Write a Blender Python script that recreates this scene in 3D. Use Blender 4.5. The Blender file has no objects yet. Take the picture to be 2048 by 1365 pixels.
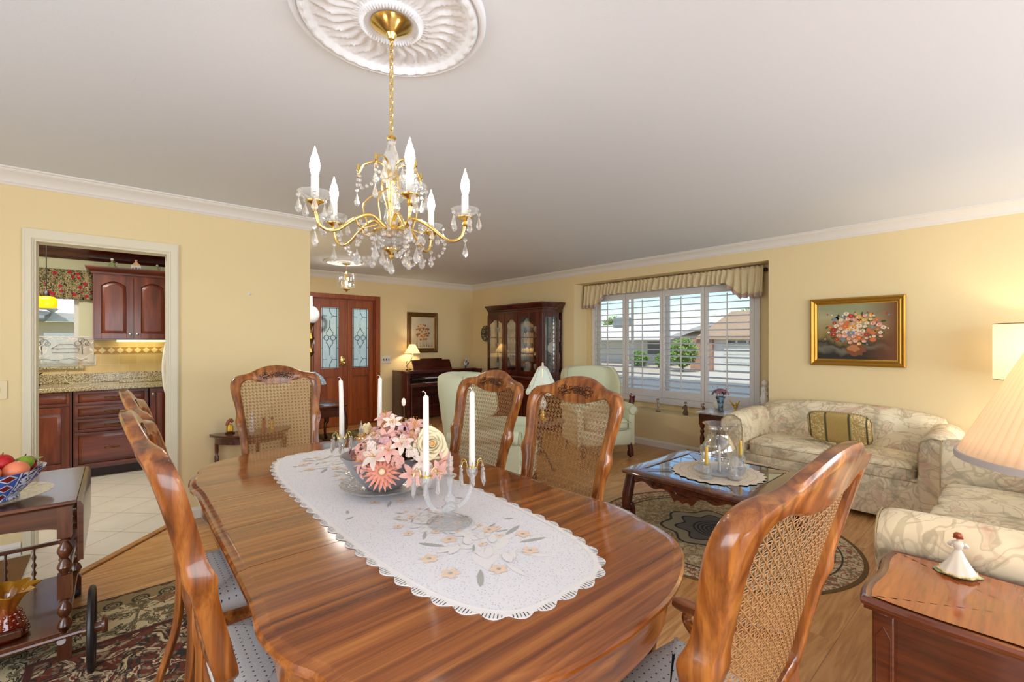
import bpy, math, random
from mathutils import Vector, Matrix, Euler
PI = math.pi
S = bpy.context.scene
COL = S.collection
R = math.radians

# ---------------------------------------------------------------- camera, sky, sun, big lights, exposure
YAW = R(41.03)
cam_d = bpy.data.cameras.new('camera'); cam = bpy.data.objects.new('camera', cam_d); COL.objects.link(cam)
cam_d.sensor_width = 36.0; cam_d.lens = 903.0 / 2048 * 36; cam_d.clip_start = 0.05; cam_d.clip_end = 300
cam.location = (0, 0, 1.36); cam.rotation_euler = (PI / 2, 0, -YAW)
S.camera = cam
S.view_settings.view_transform = 'Standard'; S.view_settings.look = 'None'
S.view_settings.gamma = 1; S.view_settings.use_curve_mapping = False
S.view_settings.exposure = 0.16
S.cycles.use_denoising = True
S.cycles.max_bounces = 10; S.cycles.transparent_max_bounces = 24; S.cycles.transmission_bounces = 8
S.cycles.caustics_reflective = False; S.cycles.caustics_refractive = False
S.cycles.sample_clamp_indirect = 6

w = bpy.data.worlds.new('sky'); S.world = w; w.use_nodes = True
nt = w.node_tree; bg = nt.nodes['Background']
sky = nt.nodes.new('ShaderNodeTexSky'); sky.sky_type = 'NISHITA'; sky.sun_disc = False
sky.sun_elevation = R(50); sky.sun_rotation = R(250); sky.air_density = 1.0; sky.dust_density = 0.5; sky.ozone_density = 1.5
nt.links.new(sky.outputs[0], bg.inputs[0]); bg.inputs[1].default_value = 0.15

sl = bpy.data.lights.new('sun', 'SUN'); sl.energy = 3.6; sl.angle = R(0.6); sl.color = (1, .95, .88)
so = bpy.data.objects.new('sun', sl); COL.objects.link(so)
so.rotation_euler = Vector((-0.62, -0.32, 0.95)).to_track_quat('Z', 'Y').to_euler()

def area(name, loc, aim, sx, sy, power, color=(1, 1, 1)):
    l = bpy.data.lights.new(name, 'AREA'); l.shape = 'RECTANGLE'; l.size = sx; l.size_y = sy
    l.energy = power; l.color = color
    o = bpy.data.objects.new(name, l); COL.objects.link(o); o.location = loc
    o.rotation_euler = (Vector(loc) - Vector(aim)).to_track_quat('Z', 'Y').to_euler()
    return o
# lamps added as daylight from openings assumed behind the camera, tilted up to brighten the ceiling
area('assumed_door_fill_light', (0.6, -2.42, 1.15), (0.6, 3, 1.75), 3.4, 2.0, 105, (.86, .93, 1))  # lamp added for a sliding door assumed behind the camera
area('living_fill_light', (3.9, -2.42, 1.3), (3.9, 3, 1.9), 2.2, 1.5, 75, (.86, .93, 1))  # fill lamp added to brighten the living room, no window known there
area('assumed_window_fill_light', (-2.42, 0.9, 1.35), (3, 0.9, 1.8), 2.4, 1.5, 62, (.86, .93, 1))  # lamp added for a window assumed in the unseen left wall
area('kitchen_fill_light', (-0.7, 5.3, 2.43), (-0.7, 5.3, 0), 1.2, 0.5, 34, (1, .95, .86))  # unseen fill lamp added to brighten the kitchen
area('foyer_fill_light', (1.9, 5.1, 2.40), (1.9, 5.1, 0), 0.6, 0.6, 26, (1, .93, .82))  # unseen fill lamp added overhead to lift the dim foyer
area('foyer_side_fill_light', (5.16, 6.95, 1.3), (3, 6.6, 1.2), 0.3, 1.2, 0.001, (1, 1, 1))  # extra foyer fill lamp, no window known there; removed again below
bpy.data.objects.remove(bpy.data.objects['foyer_side_fill_light'])

def point(name, loc, power, color=(1, .82, .58), r=.03):
    l = bpy.data.lights.new(name, 'POINT'); l.energy = power; l.color = color; l.shadow_soft_size = r
    o = bpy.data.objects.new(name, l); COL.objects.link(o); o.location = loc
    return o

# ---------------------------------------------------------------- helpers
def V(*a): return Vector(a)
class MB:
    """collects shapes, then links them as one mesh object"""
    def __init__(s): s.v = []; s.f = []; s.m = []; s.mi = 0; s.T = None
    def add(s, vs, fs):
        b = len(s.v)
        if s.T is not None: vs = [s.T @ Vector(p) for p in vs]
        s.v += [tuple(p) for p in vs]
        s.f += [tuple(i + b for i in f) for f in fs]; s.m += [s.mi] * len(fs)
        return s
    def box(s, c, d, rz=0, M=None):
        x, y, z = d[0] / 2, d[1] / 2, d[2] / 2
        vs = [V(i, j, k) for i in (-x, x) for j in (-y, y) for k in (-z, z)]
        if rz: vs = [Matrix.Rotation(rz, 3, 'Z') @ p for p in vs]
        if M: vs = [M @ p for p in vs]
        c = Vector(c)
        return s.add([p + c for p in vs], [(0, 1, 3, 2), (4, 6, 7, 5), (0, 4, 5, 1), (2, 3, 7, 6), (0, 2, 6, 4), (1, 5, 7, 3)])
    def b2(s, a, b):  # box from corner to corner (each a hair smaller than the last, so flush faces never coincide)
        s.nb = getattr(s, 'nb', -1) + 1; e = (s.nb % 8) * 7e-5
        a, b = [min(a[i], b[i]) + e for i in range(3)], [max(a[i], b[i]) - e for i in range(3)]
        return s.box([(a[i] + b[i]) / 2 for i in range(3)], [abs(b[i] - a[i]) for i in range(3)])
    def lathe(s, prof, c=(0, 0, 0), n=20, M=None, cap=True, wob=None):
        vs = []; fs = []; c = Vector(c); k = len(prof)
        for i, (r, z) in enumerate(prof):
            for j in range(n):
                a = 2 * PI * j / n; rr = r * (wob(i, a) if wob else 1)
                p = V(rr * math.cos(a), rr * math.sin(a), z)
                vs.append((M @ p if M else p) + c)
        for i in range(k - 1):
            for j in range(n):
                a, b = i * n + j, i * n + (j + 1) % n
                fs.append((a, b, b + n, a + n))
        if cap:
            if prof[0][0] > 1e-5: fs.append(tuple(range(n))[::-1])
            if prof[-1][0] > 1e-5: fs.append(tuple((k - 1) * n + j for j in range(n)))
        return s.add(vs, fs)
    def ball(s, c, r, n=10, sz=1, M=None):
        k = max(4, n // 2)
        return s.lathe([(max(1e-4, r * math.sin(PI * i / k)), -r * sz * math.cos(PI * i / k)) for i in range(k + 1)], c, n, M, cap=False)
    def tube(s, pts, r, n=8, cap=True, flat=1.0, up=None):
        pts = [Vector(p) for p in pts]; K = len(pts)
        rs = r if isinstance(r, (list, tuple)) else [r] * K
        vs = []; fs = []; prev = None
        for i, p in enumerate(pts):
            d = (pts[min(i + 1, K - 1)] - pts[max(i - 1, 0)]).normalized()
            if prev is None:
                u = Vector(up) if up else (V(0, 0, 1) if abs(d.z) < .9 else V(1, 0, 0))
                u = (u - d * u.dot(d)).normalized()
            else:
                u = (prev - d * prev.dot(d)).normalized()
            prev = u; w_ = d.cross(u)
            for j in range(n):
                a = 2 * PI * j / n
                vs.append(p + u * (rs[i] * math.cos(a)) + w_ * (rs[i] * flat * math.sin(a)))
        for i in range(K - 1):
            for j in range(n):
                a, b = i * n + j, i * n + (j + 1) % n
                fs.append((a, b, b + n, a + n))
        if cap: fs += [tuple(range(n))[::-1], tuple((K - 1) * n + j for j in range(n))]
        return s.add(vs, fs)
    def loft(s, rings, cap=True, close=True):
        n = len(rings[0]); vs = [Vector(p) for r_ in rings for p in r_]; fs = []
        for i in range(len(rings) - 1):
            for j in range(n if close else n - 1):
                a, b = i * n + j, i * n + (j + 1) % n
                fs.append((a, b, b + n, a + n))
        if cap and n > 24:      # fan the end faces, so wavy outlines fill cleanly
            for k, base in ((0, 0), (1, (len(rings) - 1) * n)):
                q = sum((vs[base + j] for j in range(n)), Vector((0, 0, 0))) / n; vs.append(q); c = len(vs) - 1
                fs += [(base + j, base + (j + 1) % n, c) if k else (base + (j + 1) % n, base + j, c) for j in range(n)]
        elif cap: fs += [tuple(range(n))[::-1], tuple((len(rings) - 1) * n + j for j in range(n))]
        return s.add(vs, fs)
    def prism(s, outline, z0, z1, M=None):   # outline in xy
        r = [[V(x, y, z) for x, y in outline] for z in (z0, z1)]
        if M: r = [[M @ p for p in q] for q in r]
        return s.loft(r)
    def slab(s, outline, levels):  # levels (scale-inset, z): stacked offset outlines about centroid
        cx = sum(p[0] for p in outline) / len(outline); cy = sum(p[1] for p in outline) / len(outline)
        rings = []
        for ins, z in levels:
            ring = []
            N = len(outline)
            for i, (x, y) in enumerate(outline):
                ax, ay = outline[i - 1]; bx, by = outline[(i + 1) % N]
                tx, ty = bx - ax, by - ay; L = math.hypot(tx, ty) or 1
                nx, ny = ty / L, -tx / L
                if nx * (x - cx) + ny * (y - cy) < 0: nx, ny = -nx, -ny
                if ins > .03: q = .03 / max(.03, 0) ; k_ = 1 - (ins - .03) / max(.05, math.hypot(x - cx, y - cy)); x2, y2 = x - nx * .03, y - ny * .03; ring.append(V(cx + (x2 - cx) * k_, cy + (y2 - cy) * k_, z))
                else: ring.append(V(x - nx * ins, y - ny * ins, z))
            rings.append(ring)
        return s.loft(rings)
    def grid(s, fn, nu, nv, thick=0):
        vs = [Vector(fn(i / nu, j / nv)) for i in range(nu + 1) for j in range(nv + 1)]
        fs = [(i * (nv + 1) + j, (i + 1) * (nv + 1) + j, (i + 1) * (nv + 1) + j + 1, i * (nv + 1) + j + 1) for i in range(nu) for j in range(nv)]
        return s.add(vs, fs)
    def cushion(s, c, d, p=0.35, n=14, M=None, rz=0, puff=None):
        """rounded box: superellipsoid"""
        vs = []; fs = []; c = Vector(c)
        def sg(x, e): return math.copysign(abs(x) ** e, x)
        k = n
        for i in range(k + 1):
            ph = -PI / 2 + PI * i / k
            for j in range(2 * n):
                th = 2 * PI * j / (2 * n)
                q = V(d[0] / 2 * sg(math.cos(ph), p) * sg(math.cos(th), p), d[1] / 2 * sg(math.cos(ph), p) * sg(math.sin(th), p), d[2] / 2 * sg(math.sin(ph), p))
                if puff: q.z += puff * math.copysign(1, q.z) * max(0, (1 - (2 * q.x / d[0]) ** 2)) * max(0, (1 - (2 * q.y / d[1]) ** 2)) * (1 if abs(q.z) > .2 * d[2] else 0)
                if rz: q = Matrix.Rotation(rz, 3, 'Z') @ q
                if M: q = M @ q
                vs.append(q + c)
        for i in range(k):
            for j in range(2 * n):
                a, b = i * 2 * n + j, i * 2 * n + (j + 1) % (2 * n)
                fs.append((a, b, b + 2 * n, a + 2 * n))
        return s.add(vs, fs)
    def build(s, name, mat, parent=None, smooth=40, bevel=0, loc=None, rz=0, label=None, seg=2, solid=0, sub=0):
        me = bpy.data.meshes.new(name); me.from_pydata(s.v, [], s.f); me.validate(); me.update()
        mats = mat if isinstance(mat, (list, tuple)) else [mat]
        for m in mats: me.materials.append(m)
        if len(mats) > 1: me.polygons.foreach_set('material_index', s.m[:len(me.polygons)] if len(s.m) >= len(me.polygons) else [0] * len(me.polygons))
        import bmesh
        bm = bmesh.new(); bm.from_mesh(me); bmesh.ops.remove_doubles(bm, verts=bm.verts, dist=1e-6)
        bmesh.ops.recalc_face_normals(bm, faces=bm.faces); bm.to_mesh(me); bm.free()
        if smooth:
            me.shade_smooth(); me.set_sharp_from_angle(angle=R(smooth))
        o = bpy.data.objects.new(name, me); COL.objects.link(o)
        if bevel:
            b = o.modifiers.new('bevel', 'BEVEL'); b.width = bevel; b.segments = seg; b.limit_method = 'ANGLE'; b.angle_limit = R(35); b.harden_normals = False
        if solid:
            b = o.modifiers.new('solid', 'SOLIDIFY'); b.thickness = solid; b.offset = 0
        if sub:
            b = o.modifiers.new('sub', 'SUBSURF'); b.levels = sub; b.render_levels = sub
        if parent: o.parent = parent
        if loc: o.location = loc
        if rz: o.rotation_euler = (0, 0, rz)
        if label: o['label'] = label
        return o
def tag(o, label=None, cat=None, group=None, kind=None):
    if label: o['label'] = label
    if cat: o['category'] = cat
    if group: o['group'] = group
    if kind: o['kind'] = kind
    return o
def thing(name, loc, label, cat, group=None, rz=0):
    o = bpy.data.objects.new(name, None); COL.objects.link(o); o.location = loc; o.rotation_euler = (0, 0, rz); o.empty_display_size = .1
    return tag(o, label, cat, group)
def dup(root, loc, label, rz=None, group=None):
    def cp(o, par):
        c = o.copy(); COL.objects.link(c); c.parent = par
        for ch in list(o.children): cp(ch, c)
        return c
    r_ = cp(root, None); r_.location = loc
    if rz is not None: r_.rotation_euler = (0, 0, rz)
    r_['label'] = label
    if group: r_['group'] = group
    return r_
def spline(pts, n=8, closed=False):
    """Catmull-Rom through 2D/3D points"""
    P = [Vector(p) for p in pts]; N = len(P); out = []
    rng = range(N) if closed else range(N - 1)
    for i in rng:
        p0 = P[i - 1] if (closed or i > 0) else P[0] * 2 - P[1]
        p1 = P[i]; p2 = P[(i + 1) % N]
        p3 = P[(i + 2) % N] if (closed or i + 2 < N) else P[-1] * 2 - P[-2]
        for k in range(n):
            t = k / n
            out.append(0.5 * ((2 * p1) + (p2 - p0) * t + (2 * p0 - 5 * p1 + 4 * p2 - p3) * t * t + (3 * p1 - p0 - 3 * p2 + p3) * t ** 3))
    if not closed: out.append(P[-1])
    return out

# ---------------------------------------------------------------- materials
def newmat(name):
    m = bpy.data.materials.new(name); m.use_nodes = True
    return m, m.node_tree.nodes, m.node_tree.links, m.node_tree.nodes['Principled BSDF']
def lin(c):  # sRGB 0-255 -> linear
    return tuple(((x / 255) / 12.92 if x / 255 <= .04045 else ((x / 255 + .055) / 1.055) ** 2.4) for x in c) + (1,)
def noise_bump(N, L, b, scale, strength, dist=.002, coord='Object', detail=4):
    tc = N.new('ShaderNodeTexCoord'); n = N.new('ShaderNodeTexNoise'); n.inputs['Scale'].default_value = scale; n.inputs['Detail'].default_value = detail
    bp = N.new('ShaderNodeBump'); bp.inputs['Strength'].default_value = strength; bp.inputs['Distance'].default_value = dist
    L.new(tc.outputs[coord], n.inputs['Vector']); L.new(n.outputs['Fac'], bp.inputs['Height']); L.new(bp.outputs[0], b.inputs['Normal'])
    return n
def plain(name, c, rough=.5, metal=0, bump=None, var=0, varscale=6, emit=0, coat=0, spec=None, sheen=0, trans=0):
    m, N, L, b = newmat(name)
    col = lin(c); b.inputs['Base Color'].default_value = col
    b.inputs['Roughness'].default_value = rough; b.inputs['Metallic'].default_value = metal
    if coat: b.inputs['Coat Weight'].default_value = coat; b.inputs['Coat Roughness'].default_value = .08
    if spec is not None: b.inputs['Specular IOR Level'].default_value = spec
    if sheen: b.inputs['Sheen Weight'].default_value = sheen
    if trans: b.inputs['Transmission Weight'].default_value = trans
    if emit: b.inputs['Emission Color'].default_value = col; b.inputs['Emission Strength'].default_value = emit
    if bump: noise_bump(N, L, b, bump[0], bump[1], bump[2] if len(bump) > 2 else .002)
    if var:
        tc = N.new('ShaderNodeTexCoord'); n = N.new('ShaderNodeTexNoise'); n.inputs['Scale'].default_value = varscale; n.inputs['Detail'].default_value = 3
        mx = N.new('ShaderNodeMix'); mx.data_type = 'RGBA'
        mx.inputs['A'].default_value = tuple(x * (1 - var) for x in col[:3]) + (1,); mx.inputs['B'].default_value = tuple(min(1, x * (1 + var)) for x in col[:3]) + (1,)
        L.new(tc.outputs['Object'], n.inputs['Vector']); L.new(n.outputs['Fac'], mx.inputs['Factor']); L.new(mx.outputs['Result'], b.inputs['Base Color'])
    return m
def ramp(N, stops):
    r_ = N.new('ShaderNodeValToRGB'); e = r_.color_ramp.elements
    while len(e) < len(stops): e.new(.5)
    for i, (p, c) in enumerate(stops): e[i].position = p; e[i].color = lin(c) if max(c) > 1 else tuple(c) + (1,)
    return r_
def wood(name, cols, axis='X', scale=1.0, rough=.25, coat=.5, stretch=14, ring=2.2, spec=.5, bumpy=.05):
    """cols: dark, mid, light ; grain runs along axis"""
    m, N, L, b = newmat(name)
    tc = N.new('ShaderNodeTexCoord'); mp = N.new('ShaderNodeMapping')
    sc = [stretch * scale] * 3; sc['XYZ'.index(axis)] = .9 * scale
    mp.inputs['Scale'].default_value = sc; L.new(tc.outputs['Object'], mp.inputs['Vector'])
    n1 = N.new('ShaderNodeTexNoise'); n1.inputs['Scale'].default_value = 1.0; n1.inputs['Detail'].default_value = 6; n1.inputs['Distortion'].default_value = ring
    n2 = N.new('ShaderNodeTexNoise'); n2.inputs['Scale'].default_value = 9; n2.inputs['Detail'].default_value = 3
    L.new(mp.outputs[0], n1.inputs['Vector']); L.new(mp.outputs[0], n2.inputs['Vector'])
    r1 = ramp(N, [(.28, cols[0]), (.5, cols[1]), (.74, cols[2])])
    L.new(n1.outputs['Fac'], r1.inputs[0])
    r2 = ramp(N, [(.36, (.62, .62, .62)), (.52, (1, 1, 1))]); L.new(n2.outputs['Fac'], r2.inputs[0])
    mx = N.new('ShaderNodeMix'); mx.data_type = 'RGBA'; mx.blend_type = 'MULTIPLY'; mx.inputs['Factor'].default_value = .55
    L.new(r1.outputs[0], mx.inputs['A']); L.new(r2.outputs[0], mx.inputs['B']); L.new(mx.outputs['Result'], b.inputs['Base Color'])
    b.inputs['Roughness'].default_value = rough; b.inputs['Specular IOR Level'].default_value = spec
    if coat: b.inputs['Coat Weight'].default_value = coat; b.inputs['Coat Roughness'].default_value = .1
    bp = N.new('ShaderNodeBump'); bp.inputs['Strength'].default_value = bumpy; bp.inputs['Distance'].default_value = .001
    L.new(n2.outputs['Fac'], bp.inputs['Height']); L.new(bp.outputs[0], b.inputs['Normal'])
    return m
def clearglass(name, tint=(1, 1, 1), facet=.0, refl=1.0, rough=.02, ior=1.45, dens=.0):
    """thin clear glass: see-through plus fresnel reflection"""
    m = bpy.data.materials.new(name); m.use_nodes = True; N = m.node_tree.nodes; L = m.node_tree.links
    for n in list(N): N.remove(n)
    out = N.new('ShaderNodeOutputMaterial'); tr = N.new('ShaderNodeBsdfTransparent'); gl = N.new('ShaderNodeBsdfGlossy'); mx = N.new('ShaderNodeMixShader')
    tr.inputs[0].default_value = tuple(tint) + (1,); gl.inputs[0].default_value = (1, 1, 1, 1); gl.inputs['Roughness'].default_value = rough
    fr = N.new('ShaderNodeMath'); fr.operation = 'POWER'; fr.inputs[1].default_value = 3.0; lw = N.new('ShaderNodeLayerWeight'); lw.inputs[0].default_value = .5; L.new(lw.outputs['Facing'], fr.inputs[0])
    mt = N.new('ShaderNodeMath'); mt.operation = 'MULTIPLY_ADD'; mt.inputs[1].default_value = refl; mt.inputs[2].default_value = dens; mt.use_clamp = True
    L.new(fr.outputs[0], mt.inputs[0]); L.new(mt.outputs[0], mx.inputs[0]); L.new(tr.outputs[0], mx.inputs[1]); L.new(gl.outputs[0], mx.inputs[2]); L.new(mx.outputs[0], out.inputs[0])
    if facet:
        tc = N.new('ShaderNodeTexCoord'); vo = N.new('ShaderNodeTexVoronoi'); vo.inputs['Scale'].default_value = facet
        bp = N.new('ShaderNodeBump'); bp.inputs['Strength'].default_value = .8; bp.inputs['Distance'].default_value = .004
        L.new(tc.outputs['Object'], vo.inputs['Vector']); L.new(vo.outputs['Distance'], bp.inputs['Height'])
        L.new(bp.outputs[0], gl.inputs['Normal']); L.new(bp.outputs[0], lw.inputs['Normal'])
    return m
def crystal(name, tint=(1, 1, 1), rough=0.0, ior=1.5):
    m, N, L, b = newmat(name)
    b.inputs['Base Color'].default_value = tuple(tint) + (1,); b.inputs['Transmission Weight'].default_value = 1; b.inputs['Roughness'].default_value = rough; b.inputs['IOR'].default_value = ior
    return m
def frosted(name, tint, c, f, facet=0):
    m = clearglass(name, tint, facet, 1.2, .06, 1.5, .04); N = m.node_tree.nodes; L = m.node_tree.links
    out = [n for n in N if n.type == 'OUTPUT_MATERIAL'][0]; src = out.inputs[0].links[0].from_socket
    d = N.new('ShaderNodeBsdfDiffuse'); d.inputs[0].default_value = lin(c); mx = N.new('ShaderNodeMixShader'); mx.inputs[0].default_value = f
    L.new(src, mx.inputs[1]); L.new(d.outputs[0], mx.inputs[2]); L.new(mx.outputs[0], out.inputs[0]); return m
def shade_mat(name, c, emit=.5, trans=.6):
    m = bpy.data.materials.new(name); m.use_nodes = True; N = m.node_tree.nodes; L = m.node_tree.links
    for n in list(N): N.remove(n)
    out = N.new('ShaderNodeOutputMaterial'); d = N.new('ShaderNodeBsdfDiffuse'); t = N.new('ShaderNodeBsdfTranslucent'); mx = N.new('ShaderNodeMixShader'); e = N.new('ShaderNodeEmission'); ad = N.new('ShaderNodeAddShader')
    for n in (d, t, e): n.inputs[0].default_value = lin(c)
    e.inputs[1].default_value = emit; mx.inputs[0].default_value = trans
    L.new(d.outputs[0], mx.inputs[1]); L.new(t.outputs[0], mx.inputs[2]); L.new(mx.outputs[0], ad.inputs[0]); L.new(e.outputs[0], ad.inputs[1]); L.new(ad.outputs[0], out.inputs[0])
    return m
class NG:
    """small node-graph helper for patterned materials"""
    def __init__(s, name, rough=.8, **k):
        s.m, s.N, s.L, s.b = newmat(name); s.b.inputs['Roughness'].default_value = rough
        s.tc = s.N.new('ShaderNodeTexCoord').outputs['Object']
    def map(s, scale=(1, 1, 1), loc=(0, 0, 0), rot=(0, 0, 0), vec=None):
        n = s.N.new('ShaderNodeMapping'); n.inputs['Scale'].default_value = scale; n.inputs['Location'].default_value = loc; n.inputs['Rotation'].default_value = rot
        s.L.new(vec or s.tc, n.inputs['Vector']); return n.outputs[0]
    def noise(s, scale, vec=None, detail=3, dist=0, out='Fac'):
        n = s.N.new('ShaderNodeTexNoise'); n.inputs['Scale'].default_value = scale; n.inputs['Detail'].default_value = detail; n.inputs['Distortion'].default_value = dist
        s.L.new(vec or s.tc, n.inputs['Vector']); return n.outputs[out]
    def voro(s, scale, vec=None, feature='F1', out='Distance', rand=1):
        n = s.N.new('ShaderNodeTexVoronoi'); n.feature = feature; n.inputs['Scale'].default_value = scale; n.inputs['Randomness'].default_value = rand
        s.L.new(vec or s.tc, n.inputs['Vector']); return n.outputs[out]
    def wave(s, scale, vec=None, dist=0, kind='RINGS', detail=2):
        n = s.N.new('ShaderNodeTexWave'); n.wave_type = kind; n.inputs['Scale'].default_value = scale; n.inputs['Distortion'].default_value = dist; n.inputs['Detail'].default_value = detail
        s.L.new(vec or s.tc, n.inputs['Vector']); return n.outputs['Fac']
    def math(s, op, a, b=0.0, c=None, clamp=False):
        n = s.N.new('ShaderNodeMath'); n.operation = op; n.use_clamp = clamp
        for i, x in enumerate([a, b] + ([c] if c is not None else [])):
            if isinstance(x, (int, float)): n.inputs[i].default_value = x
            else: s.L.new(x, n.inputs[i])
        return n.outputs[0]
    def band(s, x, c, wd, soft=.3):  # 1 where |x-c|<wd
        d = s.math('ABSOLUTE', s.math('SUBTRACT', x, c)); 
        n = s.N.new('ShaderNodeMapRange'); n.inputs[1].default_value = wd * (1 - soft); n.inputs[2].default_value = wd * (1 + soft); n.inputs[3].default_value = 1; n.inputs[4].default_value = 0
        s.L.new(d, n.inputs[0]); return n.outputs[0]
    def step(s, x, lo, hi):
        n = s.N.new('ShaderNodeMapRange'); n.inputs[1].default_value = lo; n.inputs[2].default_value = hi
        s.L.new(x, n.inputs[0]); return n.outputs[0]
    def mix(s, f, a, b, blend='MIX'):
        n = s.N.new('ShaderNodeMix'); n.data_type = 'RGBA'; n.blend_type = blend
        for k, x in (('Factor', f), ('A', a), ('B', b)):
            if isinstance(x, (int, float)): n.inputs[k].default_value = x
            elif isinstance(x, tuple): n.inputs[k].default_value = lin(x)
            else: s.L.new(x, n.inputs[k])
        return n.outputs['Result']
    def xyz(s, vec=None):
        n = s.N.new('ShaderNodeSeparateXYZ'); s.L.new(vec or s.tc, n.inputs[0]); return n.outputs
    def vop(s, op, a, b=None):
        n = s.N.new('ShaderNodeVectorMath'); n.operation = op
        for i, x in enumerate([a, b]):
            if x is None: continue
            if isinstance(x, tuple): n.inputs[i].default_value = x
            else: s.L.new(x, n.inputs[i])
        return n.outputs['Value'] if op in ('LENGTH', 'DOT_PRODUCT') else n.outputs[0]
    def done(s, col, bump=None, bs=.3, bd=.002):
        s.L.new(col, s.b.inputs['Base Color'])
        if bump is not None:
            bp = s.N.new('ShaderNodeBump'); bp.inputs['Strength'].default_value = bs; bp.inputs['Distance'].default_value = bd
            s.L.new(bump, bp.inputs['Height']); s.L.new(bp.outputs[0], s.b.inputs['Normal'])
        return s.m
M = {}
M['wall'] = plain('wall_paint', (229, 209, 163), .85, bump=(90, .25, .001), var=.03, varscale=1.5)
M['ceiling'] = plain('ceiling_paint', (220, 227, 238), .9, bump=(140, .35, .001))
M['white'] = plain('white_trim', (226, 222, 216), .45)
M['cream'] = plain('cream_trim', (220, 213, 190), .5)
M['oak'] = wood('oak_wood', [(78, 36, 12), (142, 78, 28), (192, 122, 54)], 'Z', 1.0, .28, .5, 32, .6)
M['oak_y'] = wood('oak_wood_y', [(78, 36, 12), (142, 78, 28), (192, 122, 54)], 'Y', 1.0, .28, .5, 32, .6)
M['oak_x'] = wood('oak_wood_x', [(78, 36, 12), (142, 78, 28), (192, 122, 54)], 'X', 1.0, .28, .5, 32, .6)
M['tabletop'] = wood('table_veneer', [(92, 42, 14), (148, 80, 30), (186, 114, 50)], 'X', 1.1, .15, .6, 30, .6, bumpy=.02)
M['dark'] = wood('dark_mahogany', [(42, 12, 6), (74, 24, 12), (104, 40, 18)], 'Z', 1.0, .25, .5, 12, 1.2)
M['dark_x'] = wood('dark_mahogany_x', [(42, 12, 6), (74, 24, 12), (104, 40, 18)], 'X', 1.0, .25, .5, 12, 1.2)
M['dark_y'] = wood('dark_mahogany_y', [(42, 12, 6), (74, 24, 12), (104, 40, 18)], 'Y', 1.0, .25, .5, 12, 1.2)
M['cherry'] = wood('cherry_cabinet', [(66, 20, 8), (98, 36, 18), (132, 60, 34)], 'X', .8, .3, .3, 9, 1.2)
M['cherry_z'] = wood('cherry_cabinet_z', [(66, 20, 8), (98, 36, 18), (132, 60, 34)], 'Z', .8, .3, .3, 9, 1.2)
M['doorwood'] = wood('door_wood', [(124, 52, 8), (152, 70, 16), (172, 88, 28)], 'Z', .8, .3, .3, 14, .8)
M['brass'] = plain('polished_brass', (234, 204, 126), .2, 1)
M['oldbrass'] = plain('aged_brass', (120, 92, 44), .35, 1)
M['steel'] = plain('brushed_steel', (170, 165, 158), .3, 1)
M['black'] = plain('black_iron', (26, 22, 24), .4)
M['porcelain'] = plain('white_porcelain', (238, 234, 226), .15, coat=.5)
M['candle'] = plain('candle_wax', (240, 236, 228), .4)
M['yellowwax'] = plain('yellow_wax', (236, 196, 84), .4)
M['glass'] = clearglass('clear_glass', (.97, .98, .99), 0, .9, .02, 1.45, .09)
M['pane'] = clearglass('window_pane', (.97, .99, .99), 0, .5, .0, 1.45, .03)
M['cut'] = frosted('cut_glass', (.97, .98, .98), (232, 236, 240), .14, 60)
M['crystal'] = crystal('crystal', (1, 1, 1), 0, 1.5)
_N = M['crystal'].node_tree.nodes; _L = M['crystal'].node_tree.links; _d = _N.new('ShaderNodeBsdfDiffuse'); _d.inputs[0].default_value = (1, 1, 1, 1); _t = _N.new('ShaderNodeBsdfTransparent'); _m = _N.new('ShaderNodeMixShader'); _m2 = _N.new('ShaderNodeMixShader'); _m.inputs[0].default_value = .13; _m2.inputs[0].default_value = .35
_L.new(_N['Principled BSDF'].outputs[0], _m2.inputs[1]); _L.new(_t.outputs[0], _m2.inputs[2]); _L.new(_m2.outputs[0], _m.inputs[1]); _L.new(_d.outputs[0], _m.inputs[2]); _L.new(_m.outputs[0], _N['Material Output'].inputs[0])
M['smoke'] = frosted('smoked_glass', (.88, .88, .90), (176, 174, 180), .5, 10)
# ================================================================ the setting
def struct(name, mb, mat, **k):
    o = mb.build(name, mat, **k); o['kind'] = 'structure'; return o
H = 2.44
# floor : honey laminate in the living/dining rooms
g = NG('laminate_floor', .32)
v = g.map((1, 1, 1)); X_ = g.xyz(); row = g.math('FLOOR', g.math('MULTIPLY', X_[1], 5.2)); 
off = g.math('MULTIPLY', g.math('FRACT', g.math('MULTIPLY', row, .618)), 3.0)
bd = g.math('FLOOR', g.math('MULTIPLY', g.math('ADD', X_[0], off), .8))
rnd = g.N.new('ShaderNodeTexWhiteNoise'); rnd.noise_dimensions = '2D'; cb = g.N.new('ShaderNodeCombineXYZ'); g.L.new(row, cb.inputs[0]); g.L.new(bd, cb.inputs[1]); g.L.new(cb.outputs[0], rnd.inputs['Vector'])
gv = g.map((2.2, 26, 1)); gn = g.noise(1.0, g.vop('ADD', gv, cb.outputs[0]), 5, 1.8)
c0 = ramp(g.N, [(.3, (164, 112, 64)), (.5, (200, 148, 92)), (.72, (222, 176, 120))]); g.L.new(gn, c0.inputs[0])
col = g.mix(g.math('MULTIPLY', rnd.outputs['Value'], .35), c0.outputs[0], (176, 112, 58))
fy = g.math('FRACT', g.math('MULTIPLY', X_[1], 5.2)); seam = g.math('LESS_THAN', fy, .018)
M['floor'] = g.done(g.mix(g.math('MULTIPLY', seam, .5), col, (96, 56, 26)))
M['floor'].node_tree.nodes['Principled BSDF'].inputs['Coat Weight'].default_value = .2; M['floor'].node_tree.nodes['Principled BSDF'].inputs['Coat Roughness'].default_value = .3
m_ = MB(); m_.b2((-2.4, -2.4, -.05), (5.21, 7.17, 0)); fl = struct('floor', m_, M['floor'], smooth=0)
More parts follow.
